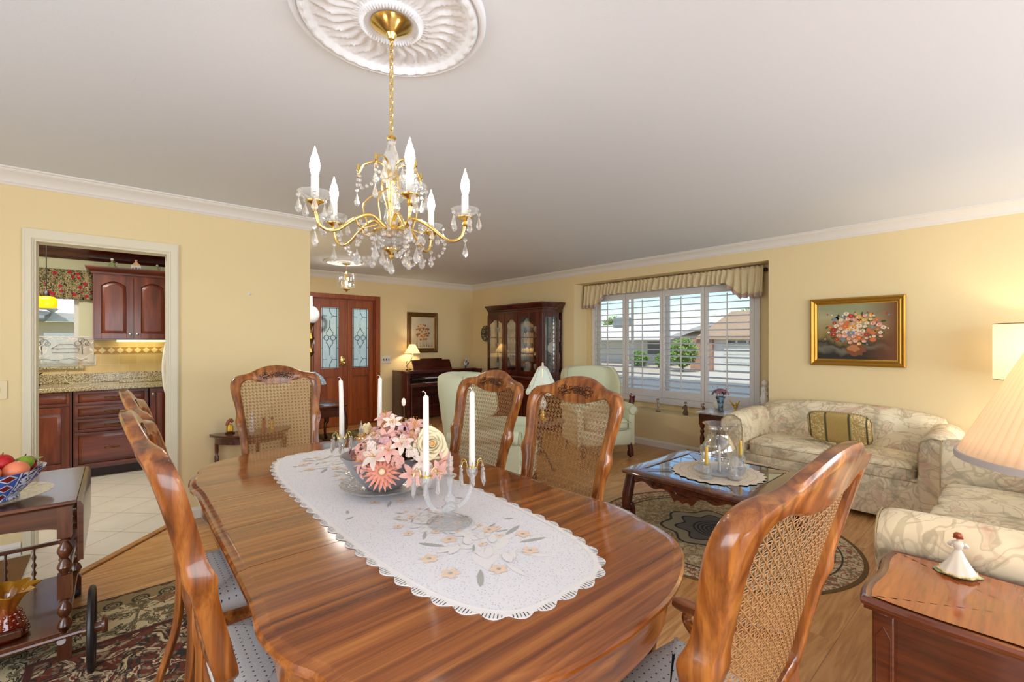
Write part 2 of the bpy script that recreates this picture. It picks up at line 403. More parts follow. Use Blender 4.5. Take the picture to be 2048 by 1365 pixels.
# kitchen tiles reach out into the dining room up to a slanting strip
g = NG('kitchen_tile', .3)
tv = g.map((1, 1, 1), (0, 0, 0), (0, 0, R(45))); tx = g.xyz(tv)
fx = g.math('FRACT', g.math('MULTIPLY', tx[0], 3.0)); fy = g.math('FRACT', g.math('MULTIPLY', tx[1], 3.0))
gr = g.math('MAXIMUM', g.math('LESS_THAN', fx, .015), g.math('LESS_THAN', fy, .015))
base = g.mix(g.noise(7, detail=5), (206, 198, 184), (228, 222, 210))
M['tile'] = g.done(g.mix(gr, base, (150, 138, 120)))
m_ = MB(); m_.prism([(-2.4, 2.2), (-1.43, 2.2), (-.154, 3.661), (.325, 4.21), (.325, 4.33), (1.0, 4.33), (1.0, 6.7), (-2.4, 6.7)], -.04, .006)
struct('floor_kitchen', m_, M['tile'], smooth=0)
m_ = MB(); d_ = V(.479, .549, 0).normalized(); a_ = V(-1.43, 2.2, .007); b_ = V(.325, 4.21, .007)
m_.box((a_ + b_) / 2, ((b_ - a_).length, .045, .012), rz=math.atan2(b_.y - a_.y, b_.x - a_.x))
M['strip'] = wood('transition_strip', [(150, 96, 44), (184, 130, 72), (204, 152, 90)], 'X', 1, .35, .2)
struct('trim_1', m_, M['strip'], bevel=.004)
# ceiling
m_ = MB(); m_.b2((-2.5, -2.5, H), (5.35, 7.3, H + .12)); struct('ceiling', m_, M['ceiling'], smooth=0)
# walls
def wall(name, *boxes, mat='wall'):
    m_ = MB()
    for a, b in boxes: m_.b2(a, b)
    return struct(name, m_, M[mat], smooth=0)
wall('wall_kitchen', ((-2.4, 4.21, 0), (-.415, 4.33, H)), ((.277, 4.21, 0), (1.281, 4.33, H)), ((-.415, 4.21, 2.015), (.277, 4.33, H)))
wall('wall_foyer', ((1.161, 4.33, 0), (1.281, 7.17, H)))
wall('wall_back', ((1.161, 7.17, 0), (1.70, 7.32, H)), ((3.29, 7.17, 0), (5.21, 7.32, H)), ((1.70, 7.17, 2.10), (3.29, 7.32, H)))
NB = 5.51   # back of the window niche
wall('wall_window', ((5.21, 4.55, 0), (5.62, 7.32, H)), ((5.21, -2.4, 0), (5.62, 1.83, H)), ((5.21, 1.83, 2.22), (5.62, 4.55, H)),
     ((5.21, 1.83, 0), (5.62, 4.55, .44)), ((NB, 1.83, .44), (5.62, 4.55, .56)), ((NB, 4.40, .56), (5.62, 4.55, 2.22)), ((NB, 1.83, .56), (5.62, 2.04, 2.22)), ((NB, 2.04, 2.08), (5.62, 4.40, 2.22)))
# walls behind the camera, with openings assumed for the added lamps; living room one added
wall('wall_south', ((-2.4, -2.52, 0), (-1.1, -2.4, H)), ((2.3, -2.52, 0), (2.8, -2.4, H)), ((5.0, -2.52, 0), (5.21, -2.4, H)), ((-1.1, -2.52, 2.15), (2.3, -2.4, H)), ((2.8, -2.52, 2.05), (5.0, -2.4, H)), ((2.8, -2.52, 0), (5.0, -2.4, .55)))
wall('wall_west', ((-2.52, -2.4, 0), (-2.4, -.3, H)), ((-2.52, 2.1, 0), (-2.4, 4.33, H)), ((-2.52, -.3, 2.1), (-2.4, 2.1, H)), ((-2.52, -.3, 0), (-2.4, 2.1, .6)))
M['kwall'] = plain('kitchen_wall_paint', (214, 214, 180), .8)
wall('wall_kitchen_back', ((-2.4, 6.70, 0), (-1.35, 6.82, H)), ((-.325, 6.70, 0), (1.161, 6.82, H)), ((-1.35, 6.70, 0), (-.325, 6.82, 1.09)), ((-1.35, 6.70, 2.0), (-.325, 6.82, H)), mat='kwall')
wall('wall_kitchen_west', ((-2.52, 4.33, 0), (-2.4, 6.82, H)), mat='kwall')
wall('wall_kitchen_east', ((1.06, 4.33, 0), (1.16, 6.7, H)), mat='kwall')
# crown moulding (ogee profile swept along each wall)
CP = [(0, -.10), (.006, -.10), (.010, -.092), (.014, -.086), (.018, -.084), (.022, -.072), (.034, -.050), (.052, -.034), (.066, -.026), (.070, -.022), (.074, -.012), (.082, -.010), (.082, 0), (0, 0)]
def crown(name, a, b, nrm, mat='white', sc=1.0, z=H, ea=0, eb=0):
    a = V(*a, 0); b = V(*b, 0); d = (b - a).normalized(); n = V(*nrm, 0)
    rings = []
    for P, e, s_ in ((a, ea, 1), (b, eb, -1)):
        rings.append([P + n * (px * sc) + d * (s_ * e * px * sc) + V(0, 0, z + pz * sc) for px, pz in CP])
    m_ = MB(); m_.loft(rings); return struct(name, m_, M[mat], smooth=25)
crown('trim_2', (5.21, -2.4), (5.21, 7.17), (-1, 0), eb=1)
crown('trim_3', (1.281, 7.17), (5.21, 7.17), (0, -1), ea=1, eb=1)
crown('trim_4', (-2.4, 4.21), (1.281, 4.21), (0, -1), ea=1, eb=-1)
crown('trim_5', (1.281, 4.21), (1.281, 7.17), (1, 0), ea=-1, eb=1)
def skirt(name, a, b, nrm, h=.085, t=.014):
    a = V(*a, 0); b = V(*b, 0); n = V(*nrm, 0)
    pr_ = [(0, 0), (t, 0), (t, h * .75), (t * .5, h * .92), (t * .3, h), (0, h)]
    m_ = MB(); m_.loft([[P + n * px + V(0, 0, pz) for px, pz in pr_] for P in (a, b)]); return struct(name, m_, M['white'], smooth=25)
skirt('baseboard_window', (5.21, -2.4), (5.21, 7.17), (-1, 0)); skirt('baseboard_back', (3.30, 7.17), (5.21, 7.17), (0, -1))
skirt('baseboard_kitchen', (.34, 4.21), (1.281, 4.21), (0, -1)); skirt('baseboard_kitchen_left', (-2.4, 4.21), (-.47, 4.21), (0, -1))
# doorway casing to the kitchen
m_ = MB()
for s_, x0, x1 in ((0, -.463, -.415), (0, .277, .337)):
    m_.b2((x0, 4.19, 0), (x1, 4.21, 2.08)); m_.b2((x0 + .012, 4.182, 0), (x1 - .008, 4.21, 2.068))
m_.b2((-.463, 4.19, 2.015), (.337, 4.21, 2.08)); m_.b2((-.45, 4.182, 2.02), (.329, 4.21, 2.068))
m_.b2((-.419, 4.2, 0), (-.403, 4.34, 2.015)); m_.b2((.265, 4.2, 0), (.281, 4.34, 2.015)); m_.b2((-.415, 4.2, 2.003), (.277, 4.34, 2.02))
struct('door_1', m_, M['cream'], smooth=0)
# switch plate at the far left and the small hook on the wall
M['plate'] = plain('switch_plate', (226, 210, 170), .4)
t = thing('light_switch', (-.565, 4.205, 1.055), 'cream light switch plate on the wall beside the kitchen doorway', 'switch')
m_ = MB(); m_.box((0, 0, 0), (.075, .008, .115)); m_.build('cover_plate', M['plate'], t, bevel=.003)
m_ = MB(); m_.box((0, -.008, 0), (.01, .012, .022)); m_.build('toggle', M['plate'], t)
m_ = MB(); m_.lathe([(.012, 0), (.014, .004), (.006, .01), (.005, .02), (.001, .022)], (.804, 4.21, 1.745), 10, Matrix.Rotation(PI / 2, 3, 'X')); tag(m_.build('wall_hook', M['white']), 'tiny white hook on the bare wall right of the kitchen doorway', 'hook')

# ---------------------------------------------------------------- window with plantation shutters
M['shut'] = plain('shutter_white', (216, 214, 214), .4)
win = MB()
for a, b in (((2.04, .56), (2.10, 2.08)), ((4.34, .56), (4.40, 2.08)), ((2.04, .56), (4.40, .60)), ((2.04, 2.03), (4.40, 2.08)), ((3.19, .56), (3.25, 2.08)), ((2.66, .56), (2.69, 2.08)), ((3.76, .56), (3.79, 2.08))):
    win.b2((5.575, a[0], a[1]), (5.605, b[0], b[1]))
wo = struct('window_1', win, M['white'], smooth=0)
m_ = MB(); m_.b2((5.588, 2.06, .58), (5.592, 4.38, 2.06)); o = m_.build('glass_pane', M['pane'], wo, smooth=0)
t = thing('window_shutters', (5.50, 0, 0), 'white louvered shutters with tilt rods in the window niche', 'shutters')
m_ = MB()   # outer frame
for a, b in (((2.02, .545), (2.075, 2.10)), ((4.375, .545), (4.425, 2.10)), ((2.02, .545), (4.425, .60)), ((2.02, 2.04), (4.425, 2.10))): m_.b2((-.02, a[0], a[1]), (.03, b[0], b[1]))
m_.b2((-.045, 1.99, .525), (.01, 4.44, .548))
m_.build('frame', M['shut'], t, smooth=0)
panes = [(3.874, 4.364), (3.28, 3.78), (2.713, 3.208), (2.131, 2.618)]
edges = [4.372, 3.827, 3.244, 2.665, 2.078]
for k, (a, b) in enumerate(panes):
    m_ = MB(); hi, lo = edges[k] - .002, edges[k + 1] + .002
    m_.b2((-.012, lo, .602), (.014, a, 2.038)); m_.b2((-.012, b, .602), (.014, hi, 2.038)); m_.b2((-.012, a, .602), (.014, b, .70)); m_.b2((-.012, a, 1.955), (.014, b, 2.038))
    pn = m_.build('shutter_panel', M['shut'], t, bevel=.002)
    n_ = 15; dz = (1.955 - .70) / n_
    m_ = MB()
    for i in range(n_):
        z = .70 + dz * (i + .5)
        m_.box((0, (a + b) / 2, z), (.062, b - a - .006, .008), M=Matrix.Rotation(R(-9), 3, 'Y'))
    m_.build('louvers', M['shut'], pn, smooth=0)
    m_ = MB(); m_.box((-.036, (a + b) / 2, 1.325), (.010, .012, 1.22)); m_.build('tilt_rod', M['shut'], pn)
# rod and valance
t = thing('curtain_rod', (5.42, 3.22, 2.155), 'black curtain rod with ball finials above the shuttered window', 'curtain rod')
m_ = MB(); m_.tube([(0, -1.27, 0), (0, 1.27, 0)], .009, 8); m_.build('rod', M['black'], t)
for s_ in (-1, 1):
    m_ = MB(); m_.ball((0, s_ * 1.285, 0), .024, 12); m_.build('finial', M['black'], t)
g = NG('valance_cloth', .9); n1 = g.noise(60); xz = g.xyz()
base = g.mix(n1, (206, 188, 150), (226, 212, 176))
M['valance'] = g.done(base, g.noise(40), .2)
M['lace_mauve'] = NG('valance_lace', .9).done((lambda q: q)(plain('tmpx', (1, 1, 1)).node_tree and None)) if False else plain('valance_lace', (186, 158, 148), .9, var=.35, varscale=60)
def val_bottom(y):
    # long tails at the ends, short in the middle
    e = min(abs(y - 1.945), abs(4.50 - y))
    L = .42 if y < 3 else .40
    k = max(0, min(1, (e - L * .55) / (L * .45)))
    k = k * k * (3 - 2 * k)
    return 1.895 * (1 - k) + 2.035 * k
random.seed(3)
def gather(u, v_):
    y = 1.945 + u * 2.555
    zt = 2.20 + .006 * math.sin(u * 300); zb = val_bottom(y) + .006 * math.sin(u * 120)
    amp = .006 + .018 * v_
    ph = u * 230 + 1.7 * math.sin(u * 31) + .6 * math.sin(v_ * 3 + u * 50)
    x = 5.405 - .012 - amp * (1 + math.sin(ph)) * (1 if abs(v_ - .18) > .1 else .5) - (.014 if v_ > .85 else 0) * 0
    return (x, y, zt + (zb - zt) * v_)
m_ = MB(); m_.grid(gather, 520, 9); vo = tag(m_.build('window_valance', M['valance'], smooth=80, solid=.002), 'gathered cream valance with lace tails hanging above the shutters', 'valance')
def lace(y0, y1):
    m_ = MB()
    def f(u, v_):
        y = y0 + u * (y1 - y0); x, yy, z = gather((y - 1.945) / 2.555, 1.0)
        return (x - .002, y, z - v_ * (.034 + .016 * abs(math.sin(u * 17))))
    m_.grid(f, 90, 3); return m_.build('lace_hem', M['lace_mauve'], vo, smooth=80, solid=.002)
lace(1.945, 2.33); lace(4.12, 4.50)

# ---------------------------------------------------------------- front doors with leaded glass
m_ = MB()
m_.b2((1.62, 7.14, 0), (1.70, 7.19, 2.10)); m_.b2((3.215, 7.14, 0), (3.295, 7.19, 2.10)); m_.b2((1.70, 7.14, 2.03), (3.215, 7.19, 2.10))
m_.b2((1.70, 7.19, 0), (1.72, 7.30, 2.04)); m_.b2((3.20, 7.19, 0), (3.22, 7.30, 2.04)); m_.b2((1.70, 7.19, 2.02), (3.22, 7.30, 2.04))
m_.b2((1.70, 7.19, 0.0), (3.22, 7.30, .02))
fr = struct('door_frame_1', m_, M['doorwood'], bevel=.004)
g = NG('textured_door_glass', .3)
M['obscure'] = bpy.data.materials.new('obscure_glass'); M['obscure'].use_nodes = True
N = M['obscure'].node_tree.nodes; L = M['obscure'].node_tree.links
for n in list(N): N.remove(n)
out = N.new('ShaderNodeOutputMaterial'); tr = N.new('ShaderNodeBsdfTransparent'); tl = N.new('ShaderNodeBsdfTranslucent'); gl = N.new('ShaderNodeBsdfGlossy'); a1 = N.new('ShaderNodeMixShader'); a2 = N.new('ShaderNodeMixShader')
tc = N.new('ShaderNodeTexCoord'); mp = N.new('ShaderNodeMapping'); mp.inputs['Scale'].default_value = (60, 60, 7); nn = N.new('ShaderNodeTexNoise'); nn.inputs['Scale'].default_value = 1; bp = N.new('ShaderNodeBump'); bp.inputs['Strength'].default_value = .6
L.new(tc.outputs['Object'], mp.inputs[0]); L.new(mp.outputs[0], nn.inputs['Vector']); L.new(nn.outputs['Fac'], bp.inputs['Height']); L.new(bp.outputs[0], gl.inputs['Normal'])
r_ = N.new('ShaderNodeMapRange'); r_.inputs[3].default_value = .25; r_.inputs[4].default_value = .75; L.new(nn.outputs['Fac'], r_.inputs[0])
tr.inputs[0].default_value = (.92, .97, .94, 1); tl.inputs[0].default_value = (.85, .92, .88, 1); gl.inputs['Roughness'].default_value = .2
L.new(r_.outputs[0], a1.inputs[0]); L.new(tr.outputs[0], a1.inputs[1]); L.new(tl.outputs[0], a1.inputs[2]); a2.inputs[0].default_value = .07
L.new(a1.outputs[0], a2.inputs[1]); L.new(gl.outputs[0], a2.inputs[2]); L.new(a2.outputs[0], out.inputs[0])
M['lead'] = plain('lead_came', (38, 46, 50), .5, .5)
def leaded(parent, x0, x1, z0, z1):
    cx, w_ = (x0 + x1) / 2, x1 - x0; h = z1 - z0; cz = (z0 + z1) / 2
    m_ = MB(); m_.b2((x0 - .005, 7.236, z0 - .005), (x1 + .005, 7.242, z1 + .005)); m_.build('glass_pane', M['obscure'], parent, smooth=0)
    m_ = MB(); Y = 7.230; r = .0042
    def ln(*p): m_.tube([(cx + a * w_ / 2, Y, cz + b * h / 2) for a, b in p], r, 5)
    e = .76
    ln((-e, -1), (-e, 1)); ln((e, -1), (e, 1)); ln((-1, .955), (1, .955)); ln((-1, -.955), (1, -.955))
    for s_ in (1, -1):
        ln((-e, s_ * .70), (-.3, s_ * .70)); ln((e, s_ * .70), (.3, s_ * .70))
        ln((0, s_ * .84), (.28, s_ * .70), (0, s_ * .56), (-.28, s_ * .70), (0, s_ * .84)); ln((0, s_ * .84), (0, s_ * .955)); ln((0, s_ * .56), (0, s_ * .36))
        for q in (1, -1):
            ln((0, s_ * .36), (q * .12, s_ * .26), (q * .36, s_ * .16), (q * .32, s_ * .09), (q * .12, s_ * .05))
            ln((0, s_ * .04), (q * .12, s_ * .03)); ln((s_ * e, q * .33), (s_ * 1, q * .33))
            ln((s_ * .12, q * .05), (s_ * .34, q * .085), (s_ * .58, q * .05), (s_ * .6, 0))
        ln((s_ * .6, 0), (s_ * e, 0)); 
    m_.tube([(cx + .13 * w_ / 2 * math.cos(a), Y, cz + .13 * w_ / 2 * math.sin(a)) for a in [2 * PI * i / 12 for i in range(13)]], r, 5)
    m_.build('lead_came', M['lead'], parent)
def leaf(name, x0, x1, gx0, gx1, z0g=.92, z1g=1.90, label=None):
    m_ = MB(); ya, yb = 7.215, 7.262
    m_.b2((x0, ya, .022), (gx0, yb, 2.018)); m_.b2((gx1, ya, .022), (x1, yb, 2.018)); m_.b2((gx0, ya, z1g), (gx1, yb, 2.018)); m_.b2((gx0, ya, .80), (gx1, yb, z0g)); m_.b2((gx0, ya, .022), (gx1, yb, .245))
    m_.b2((gx0, ya + .014, .245), (gx1, yb - .01, .80))
    # raised edging of glass and panel
    for (za, zb) in ((z0g, z1g), (.245, .80)):
        for a, b in (((gx0, za), (gx0 + .012, zb)), ((gx1 - .012, za), (gx1, zb)), ((gx0, za), (gx1, za + .012)), ((gx0, zb - .012), (gx1, zb))): m_.b2((a[0], ya - .004, a[1]), (b[0], ya + .012, b[1]))
    o = struct(name, m_, M['doorwood'], bevel=.002); leaded(o, gx0, gx1, z0g, z1g); return o
leaf('door_4', 1.722, 2.248, 1.86, 2.22); dl = leaf('door_2', 2.252, 2.768, 2.351, 2.642); leaf('door_3', 2.772, 3.198, 2.843, 3.132)
m_ = MB(); m_.lathe([(.001, 0), (.035, .001), (.038, .006), (.03, .012), (.001, .014)], (2.69, 7.213, 1.05), 20, Matrix.Rotation(PI / 2, 3, 'X') @ Matrix.Diagonal((1, 1.9, 1))); m_.lathe([(.012, .01), (.012, .035), (.026, .045), (.028, .06), (.018, .07), (.001, .072)], (2.70, 7.21, 1.01), 16, Matrix.Rotation(PI / 2, 3, 'X'), cap=False)
m_.tube([(2.70, 7.15, 1.01), (2.66, 7.15, 1.012), (2.61, 7.155, .998)], [.011, .009, .007], 8)
m_.build('door_handle', M['brass'], dl, label='brass door handle')
# wreath hanging outside the left door leaf, seen dark through the glass
M['pine'] = plain('wreath_needles', (22, 34, 32), .9)
m_ = MB(); random.seed(5)
for i in range(150):
    a = 2 * PI * i / 150; rr = .115; c = V(2.335 + rr * math.cos(a), 7.275, 1.62 + rr * math.sin(a))
    d = V(random.uniform(-1, 1), random.uniform(-.3, .3), random.uniform(-1, 1)).normalized() * .034
    m_.tube([c - d, c + d], .0055, 4)
m_.tube([(2.335 + .115 * math.cos(2 * PI * i / 24), 7.275, 1.62 + .115 * math.sin(2 * PI * i / 24)) for i in range(25)], .014, 6)
tag(m_.build('door_wreath', M['pine']), 'dark round wreath hanging against the leaded glass of the front door', 'wreath')
# switch plate beside front door
t = thing('light_switch', (3.41, 7.165, 1.045), 'white triple light switch plate between the front door and the piano', 'switch')
m_ = MB(); m_.box((0, 0, 0), (.17, .008, .125)); m_.build('cover_plate', M['white'], t, bevel=.003)
for i in (-1, 0, 1):
    m_ = MB(); m_.box((i * .046, -.007, 0), (.012, .012, .034)); m_.build('toggle', M['black'], t)
# porch outside the front door
m_ = MB(); m_.b2((.5, 7.32, -.1), (5.2, 10.5, -.02)); struct('ground_porch', m_, plain('porch_concrete', (198, 192, 180), .9), smooth=0)
m_ = MB(); m_.b2((-1, 11.4, -.1), (6.5, 11.6, 1.5)); struct('wall_porch', m_, plain('porch_wall_paint', (232, 236, 228), .9), smooth=0)

# ---------------------------------------------------------------- outdoors across the street
g = NG('desert_gravel', .95); M['gravel'] = g.done(g.mix(g.noise(3, detail=6), (186, 172, 150), (214, 202, 182)))
M['asphalt'] = plain('asphalt', (128, 134, 134), .9, var=.06, varscale=.4); M['concrete'] = plain('concrete_drive', (214, 206, 192), .9, var=.04)
M['stucco_w'] = plain('white_stucco', (206, 208, 206), .9); M['stucco_g'] = plain('grey_stucco', (186, 190, 186), .9)
M['shingle'] = plain('tan_roof_shingle', (176, 150, 124), .9, var=.12, varscale=3); M['wroof'] = plain('white_foam_roof', (232, 232, 228), .9)
g = NG('brick_wall', .9); bt = g.N.new('ShaderNodeTexBrick'); bt.inputs['Color1'].default_value = lin((150, 104, 84)); bt.inputs['Color2'].default_value = lin((168, 122, 98)); bt.inputs['Mortar'].default_value = lin((180, 164, 146)); bt.inputs['Scale'].default_value = 3
g.L.new(g.map((1, 1, 1), rot=(0, PI / 2, PI / 2)), bt.inputs[0]); M['brick'] = g.done(bt.outputs[0])
GZ = -.6
m_ = MB(); m_.b2((5.62, -20, GZ - .1), (90, 80, GZ)); struct('ground_yard', m_, M['gravel'], smooth=0)
m_ = MB(); m_.b2((14.5, -20, GZ), (21.5, 80, GZ + .02)); struct('road', m_, M['asphalt'], smooth=0)
m_ = MB(); m_.b2((21.5, -20, GZ), (23.4, 80, GZ + .10)); struct('sidewalk', m_, M['concrete'], smooth=0)
m_ = MB(); m_.b2((23.4, 8.4, GZ), (30, 13.4, GZ + .03)); struct('ground_driveway', m_, M['concrete'], smooth=0)
def gable(m_, x0, x1, y0, y1, ze, zr, ov=.5, t=.15):
    yc = (x0 + x1) / 2
    a = [(x0 - ov, ze), ((x0 + x1) / 2, zr), (x1 + ov, ze), (x1 + ov, ze - t), ((x0 + x1) / 2, zr - t), (x0 - ov, ze - t)]
    m_.loft([[V(x, y, z) for x, z in a] for y in (y0 - ov, y1 + ov)])
hs = thing('house', (30, 10, GZ), 'tan roofed house with a wide garage door across the street', 'house')
def L_(mb, name, mat, par, **k): mb.T = Matrix.Translation(-Vector(par.location)); 
def part(name, mat, par, fn, **k):
    m_ = MB(); m_.T = Matrix.Translation(-Vector(par.location)); fn(m_); return m_.build(name, mat, par, **k)
part('wall', M['stucco_w'], hs, lambda m: m.b2((30, 2, GZ), (38, 14.2, 1.55)), smooth=0)
part('roof', M['shingle'], hs, lambda m: gable(m, 30, 40, 2, 14.4, 1.62, 3.6), smooth=0)
part('brick_wing', M['brick'], hs, lambda m: m.b2((29.7, 13.9, GZ), (30.5, 15.4, 1.5)), smooth=0)
gd = part('garage_door', plain('garage_door_paint', (196, 200, 194), .7), hs, lambda m: [m.b2((29.9, 8.2, GZ + .05 + i * .52), (30.0, 13.2, GZ + .55 + i * .52)) for i in range(4)], smooth=0)
M['dwin'] = plain('dark_window_glass', (70, 84, 96), .1)
for i in range(7): part('window_pane', M['dwin'], gd, lambda m: m.b2((29.86, 9.2 + i * .72 - 0, GZ + 1.72), (29.9, 9.75 + i * .72, GZ + 1.98)), smooth=0) if False else None
for i in range(7):
    m_ = MB(); m_.T = Matrix.Translation(-Vector(hs.location)); m_.b2((29.86, 8.4 + i * .68, GZ + 1.72), (29.9, 8.92 + i * .68, GZ + 1.98)); m_.build('window_pane', M['dwin'], gd, smooth=0)
h2 = thing('house', (33, 24, GZ), 'white flat roofed house with a rooftop cooler across the street', 'house')
part('wall', M['stucco_g'], h2, lambda m: m.b2((33, 18.6, GZ), (42, 34, 1.7)), smooth=0)
part('roof', M['wroof'], h2, lambda m: gable(m, 32, 44, 18.6, 40, 1.75, 3.0, .8, .3), smooth=0)
part('brick_pillar', M['brick'], h2, lambda m: m.b2((31.2, 27.5, GZ), (32, 30.0, 1.6)), smooth=0)
part('rooftop_cooler', plain('cooler_grey', (120, 128, 132), .6), h2, lambda m: m.b2((36, 25.0, 2.7), (37, 26.5, 3.6)), smooth=0)
part('window_pane', M['dwin'], h2, lambda m: m.b2((32.95, 19.6, .3), (33, 20.8, 1.3)), smooth=0)
M['leafg'] = plain('tree_leaves', (112, 150, 70), .8, var=.35, varscale=4); M['leafd'] = plain('bush_leaves', (96, 140, 52), .8, var=.35, varscale=4); M['bark'] = plain('bark', (96, 80, 62), .9)
def leafball(m_, c, r, n, s=.12, sq=1):
    for i in range(n):
        d = V(random.gauss(0, 1), random.gauss(0, 1), random.gauss(0, 1)).normalized() * r * (random.uniform(.45, 1)); d.z *= sq
        p = Vector(c) + d; a = V(random.gauss(0, 1), random.gauss(0, 1), random.gauss(0, 1)).normalized() * s; b = a.orthogonal().normalized() * s * .6
        m_.add([p - a, p - b, p + a, p + b], [(0, 1, 2, 3)])
random.seed(11)
t = thing('tree', (27, 14.5, GZ), 'small round leafy tree in front of the brick wall across the street', 'tree')
m_ = MB(); leafball(m_, (0, 0, 1.25), .95, 1500, .11); m_.build('foliage', M['leafg'], t, smooth=0)
m_ = MB(); m_.tube([(0, 0, 0), (.03, .02, .5), (0, 0, 1.2)], [.06, .05, .03], 8); m_.build('trunk', M['bark'], t)
for (x, y, r, lb) in ((30.5, 20.0, .75, 'rounded green bush in front of the white house, further left of two'), (30.5, 17.9, .65, 'rounded green bush in front of the white house, nearer the leafy tree')):
    m_ = MB(); leafball(m_, (0, 0, r * .8), r, 900, .10, .9); o = m_.build('bush', M['leafd'], smooth=0, loc=(x, y, GZ)); tag(o, lb, 'bush')
for (x, y, z, r, lb) in ((45, 33, 2.6, 1.5, 'treetop rising behind the white flat roofed house'), (46, 17.8, 3.0, 1.2, 'treetop rising behind the tan roofed house')):
    t = thing('tree', (x, y, GZ), lb, 'tree')
    m_ = MB(); leafball(m_, (0, 0, z + 1.2), r, 1200, .16, .8); m_.build('foliage', M['leafg'], t, smooth=0)
    m_ = MB(); m_.tube([(0, 0, 0), (0, 0, z + 1)], [.16, .08], 8); m_.build('trunk', M['bark'], t)
# porch post just outside the window
m_ = MB(); m_.b2((6.6, 2.98, GZ), (6.72, 3.10, 2.6)); tag(m_.build('porch_post', plain('post_paint', (196, 188, 180), .8), smooth=0), 'white porch post standing just outside the shuttered window', 'post') if False else None
random.seed(12); m_ = MB()
for k in range(5): leafball(m_, (k * .75 - 2.2, 0, .8), .72, 520, .09, .85)
tag(m_.build('hedge', M['leafd'], smooth=0, loc=(-.4, 10.2, -.3)), 'bright green hedge outside the kitchen window', 'hedge')
# outside the kitchen window: lawn and the white eave next door
m_ = MB(); m_.b2((-30, 6.82, -.4), (.4, 40, -.3)); struct('ground_lawn', m_, plain('green_lawn', (132, 164, 96), .95, var=.15, varscale=2), smooth=0)
nb = thing('house', (-1, 12, 0), 'cream house with white eave and grey gutter outside the kitchen window', 'house')
part('wall', plain('peach_wall', (246, 216, 192), .9), nb, lambda m: m.b2((-8, 13, -.3), (1.5, 17, 1.75)), smooth=0)
part('roof', plain('pale_roof', (236, 236, 236), .9), nb, lambda m: m.loft([[V(-8, 12.8, 1.75), V(1.8, 12.8, 1.75), V(1.8, 17, 4.2), V(-8, 17, 4.2)], [V(-8, 12.8, 1.92), V(1.8, 12.8, 1.92), V(1.8, 17, 4.4), V(-8, 17, 4.4)]]), smooth=0)
part('gable', plain('tan_siding', (214, 196, 160), .9), nb, lambda m: m.prism([(-8, 0), (-1.2, 0), (-2.6, 1.4), (-8, 2.2)], 0, .1, Matrix.Translation((0, 12.0, 2.0)) .to_3x3() @ Matrix.Rotation(PI / 2, 3, 'X')) if False else m.loft([[V(-8, 12.8, 1.98), V(-1.0, 12.8, 1.98), V(-2.3, 12.8, 2.9), V(-8, 12.8, 3.6)], [V(-8, 12.7, 1.98), V(-1.0, 12.7, 1.98), V(-2.3, 12.7, 2.9), V(-8, 12.7, 3.6)]]), smooth=0)
part('gutter', plain('gutter_grey', (150, 156, 160), .6), nb, lambda m: m.tube([(-8, 12.7, 1.72), (-1.1, 12.7, 1.80), (-.95, 12.7, 1.95), (-2.4, 12.65, 3.1)], .06, 8))
# ================================================================ dining table
TC = (.80, 1.67)
half = spline([(.572, 0), (.572, -.25), (.573, -.48), (.584, -.62), (.566, -.745), (.534, -.82), (.520, -.885), (.470, -.975), (.360, -1.052), (.20, -1.108), (0, -1.128)], 6)
half = [(p.x, p.y) for p in half]
def closed(hf): # full outline, counter-clockwise from right middle going to -y ... mirrored
    a = hf; b = [(-x, y) for x, y in hf[::-1]][1:]
    c = [(-x, -y) for x, y in hf][1:]; d = [(x, -y) for x, y in hf[::-1]][1:-1]
    return a + b + c + d
OUT = closed(half)
def nrm(out):
    r_ = []
    for i, (x, y) in enumerate(out):
        ax, ay = out[i - 1]; bx, by = out[(i + 1) % len(out)]
        tx, ty = bx - ax, by - ay; L_n = math.hypot(tx, ty); n = (ty / L_n, -tx / L_n)
        if n[0] * x + n[1] * y < 0: n = (-n[0], -n[1])
        r_.append(n)
    return r_
NRM = nrm(OUT)
tbl = thing('dining_table', (TC[0], TC[1], 0), 'large oval oak dining table with scalloped ends and a lace runner', 'table')
PROF = [(.030, .7600), (.026, .7592), (.022, .7575), (.006, .7560), (.0, .750), (.0, .742), (.006, .735), (.016, .731), (.020, .722)]
def top_piece(lo, hi):
    pts = [(p, n) for p, n in zip(OUT, NRM)]
    rt = [q for q in pts if q[0][0] > 0 and lo < q[0][1] < hi]; lf = [q for q in pts if q[0][0] <= 0 and lo < q[0][1] < hi]
    ring = []
    if hi < 1 and lo > -1:
        a = [((.572, lo + .0014), (1, 0)), ((.572, hi - .0014), (1, 0)), ((-.572, hi - .0014), (-1, 0)), ((-.572, lo + .0014), (-1, 0))]
        ring = a
    else:
        sgn = -1 if lo < -1 else 1; s0 = (hi if sgn < 0 else lo) + sgn * .0014
        mid = [q for q in pts if (q[0][1] < hi - .01 if sgn < 0 else q[0][1] > lo + .01)]
        mid.sort(key=lambda q: math.atan2(sgn * q[0][1], q[0][0]))
        ring = [((.572, s0), (1, 0))] + mid + [((-.572, s0), (-1, 0))]
    return [[V(p[0] - n[0] * i_, p[1] - n[1] * i_, z) for p, n in ring] for i_, z in PROF]
ys = [-2, -.31, .005, .33, 2]
for k in range(4):
    m_ = MB(); m_.loft(top_piece(ys[k], ys[k + 1])[::-1]); m_.build('tabletop' if k in (0, 3) else 'table_leaf', M['tabletop'], tbl, smooth=30)
def ring_off(ins, z): return [V(p[0] - n[0] * ins, p[1] - n[1] * ins, z) for p, n in zip(OUT, NRM)]
M['darkline'] = plain('dark_wood_edge', (60, 26, 10), .3)
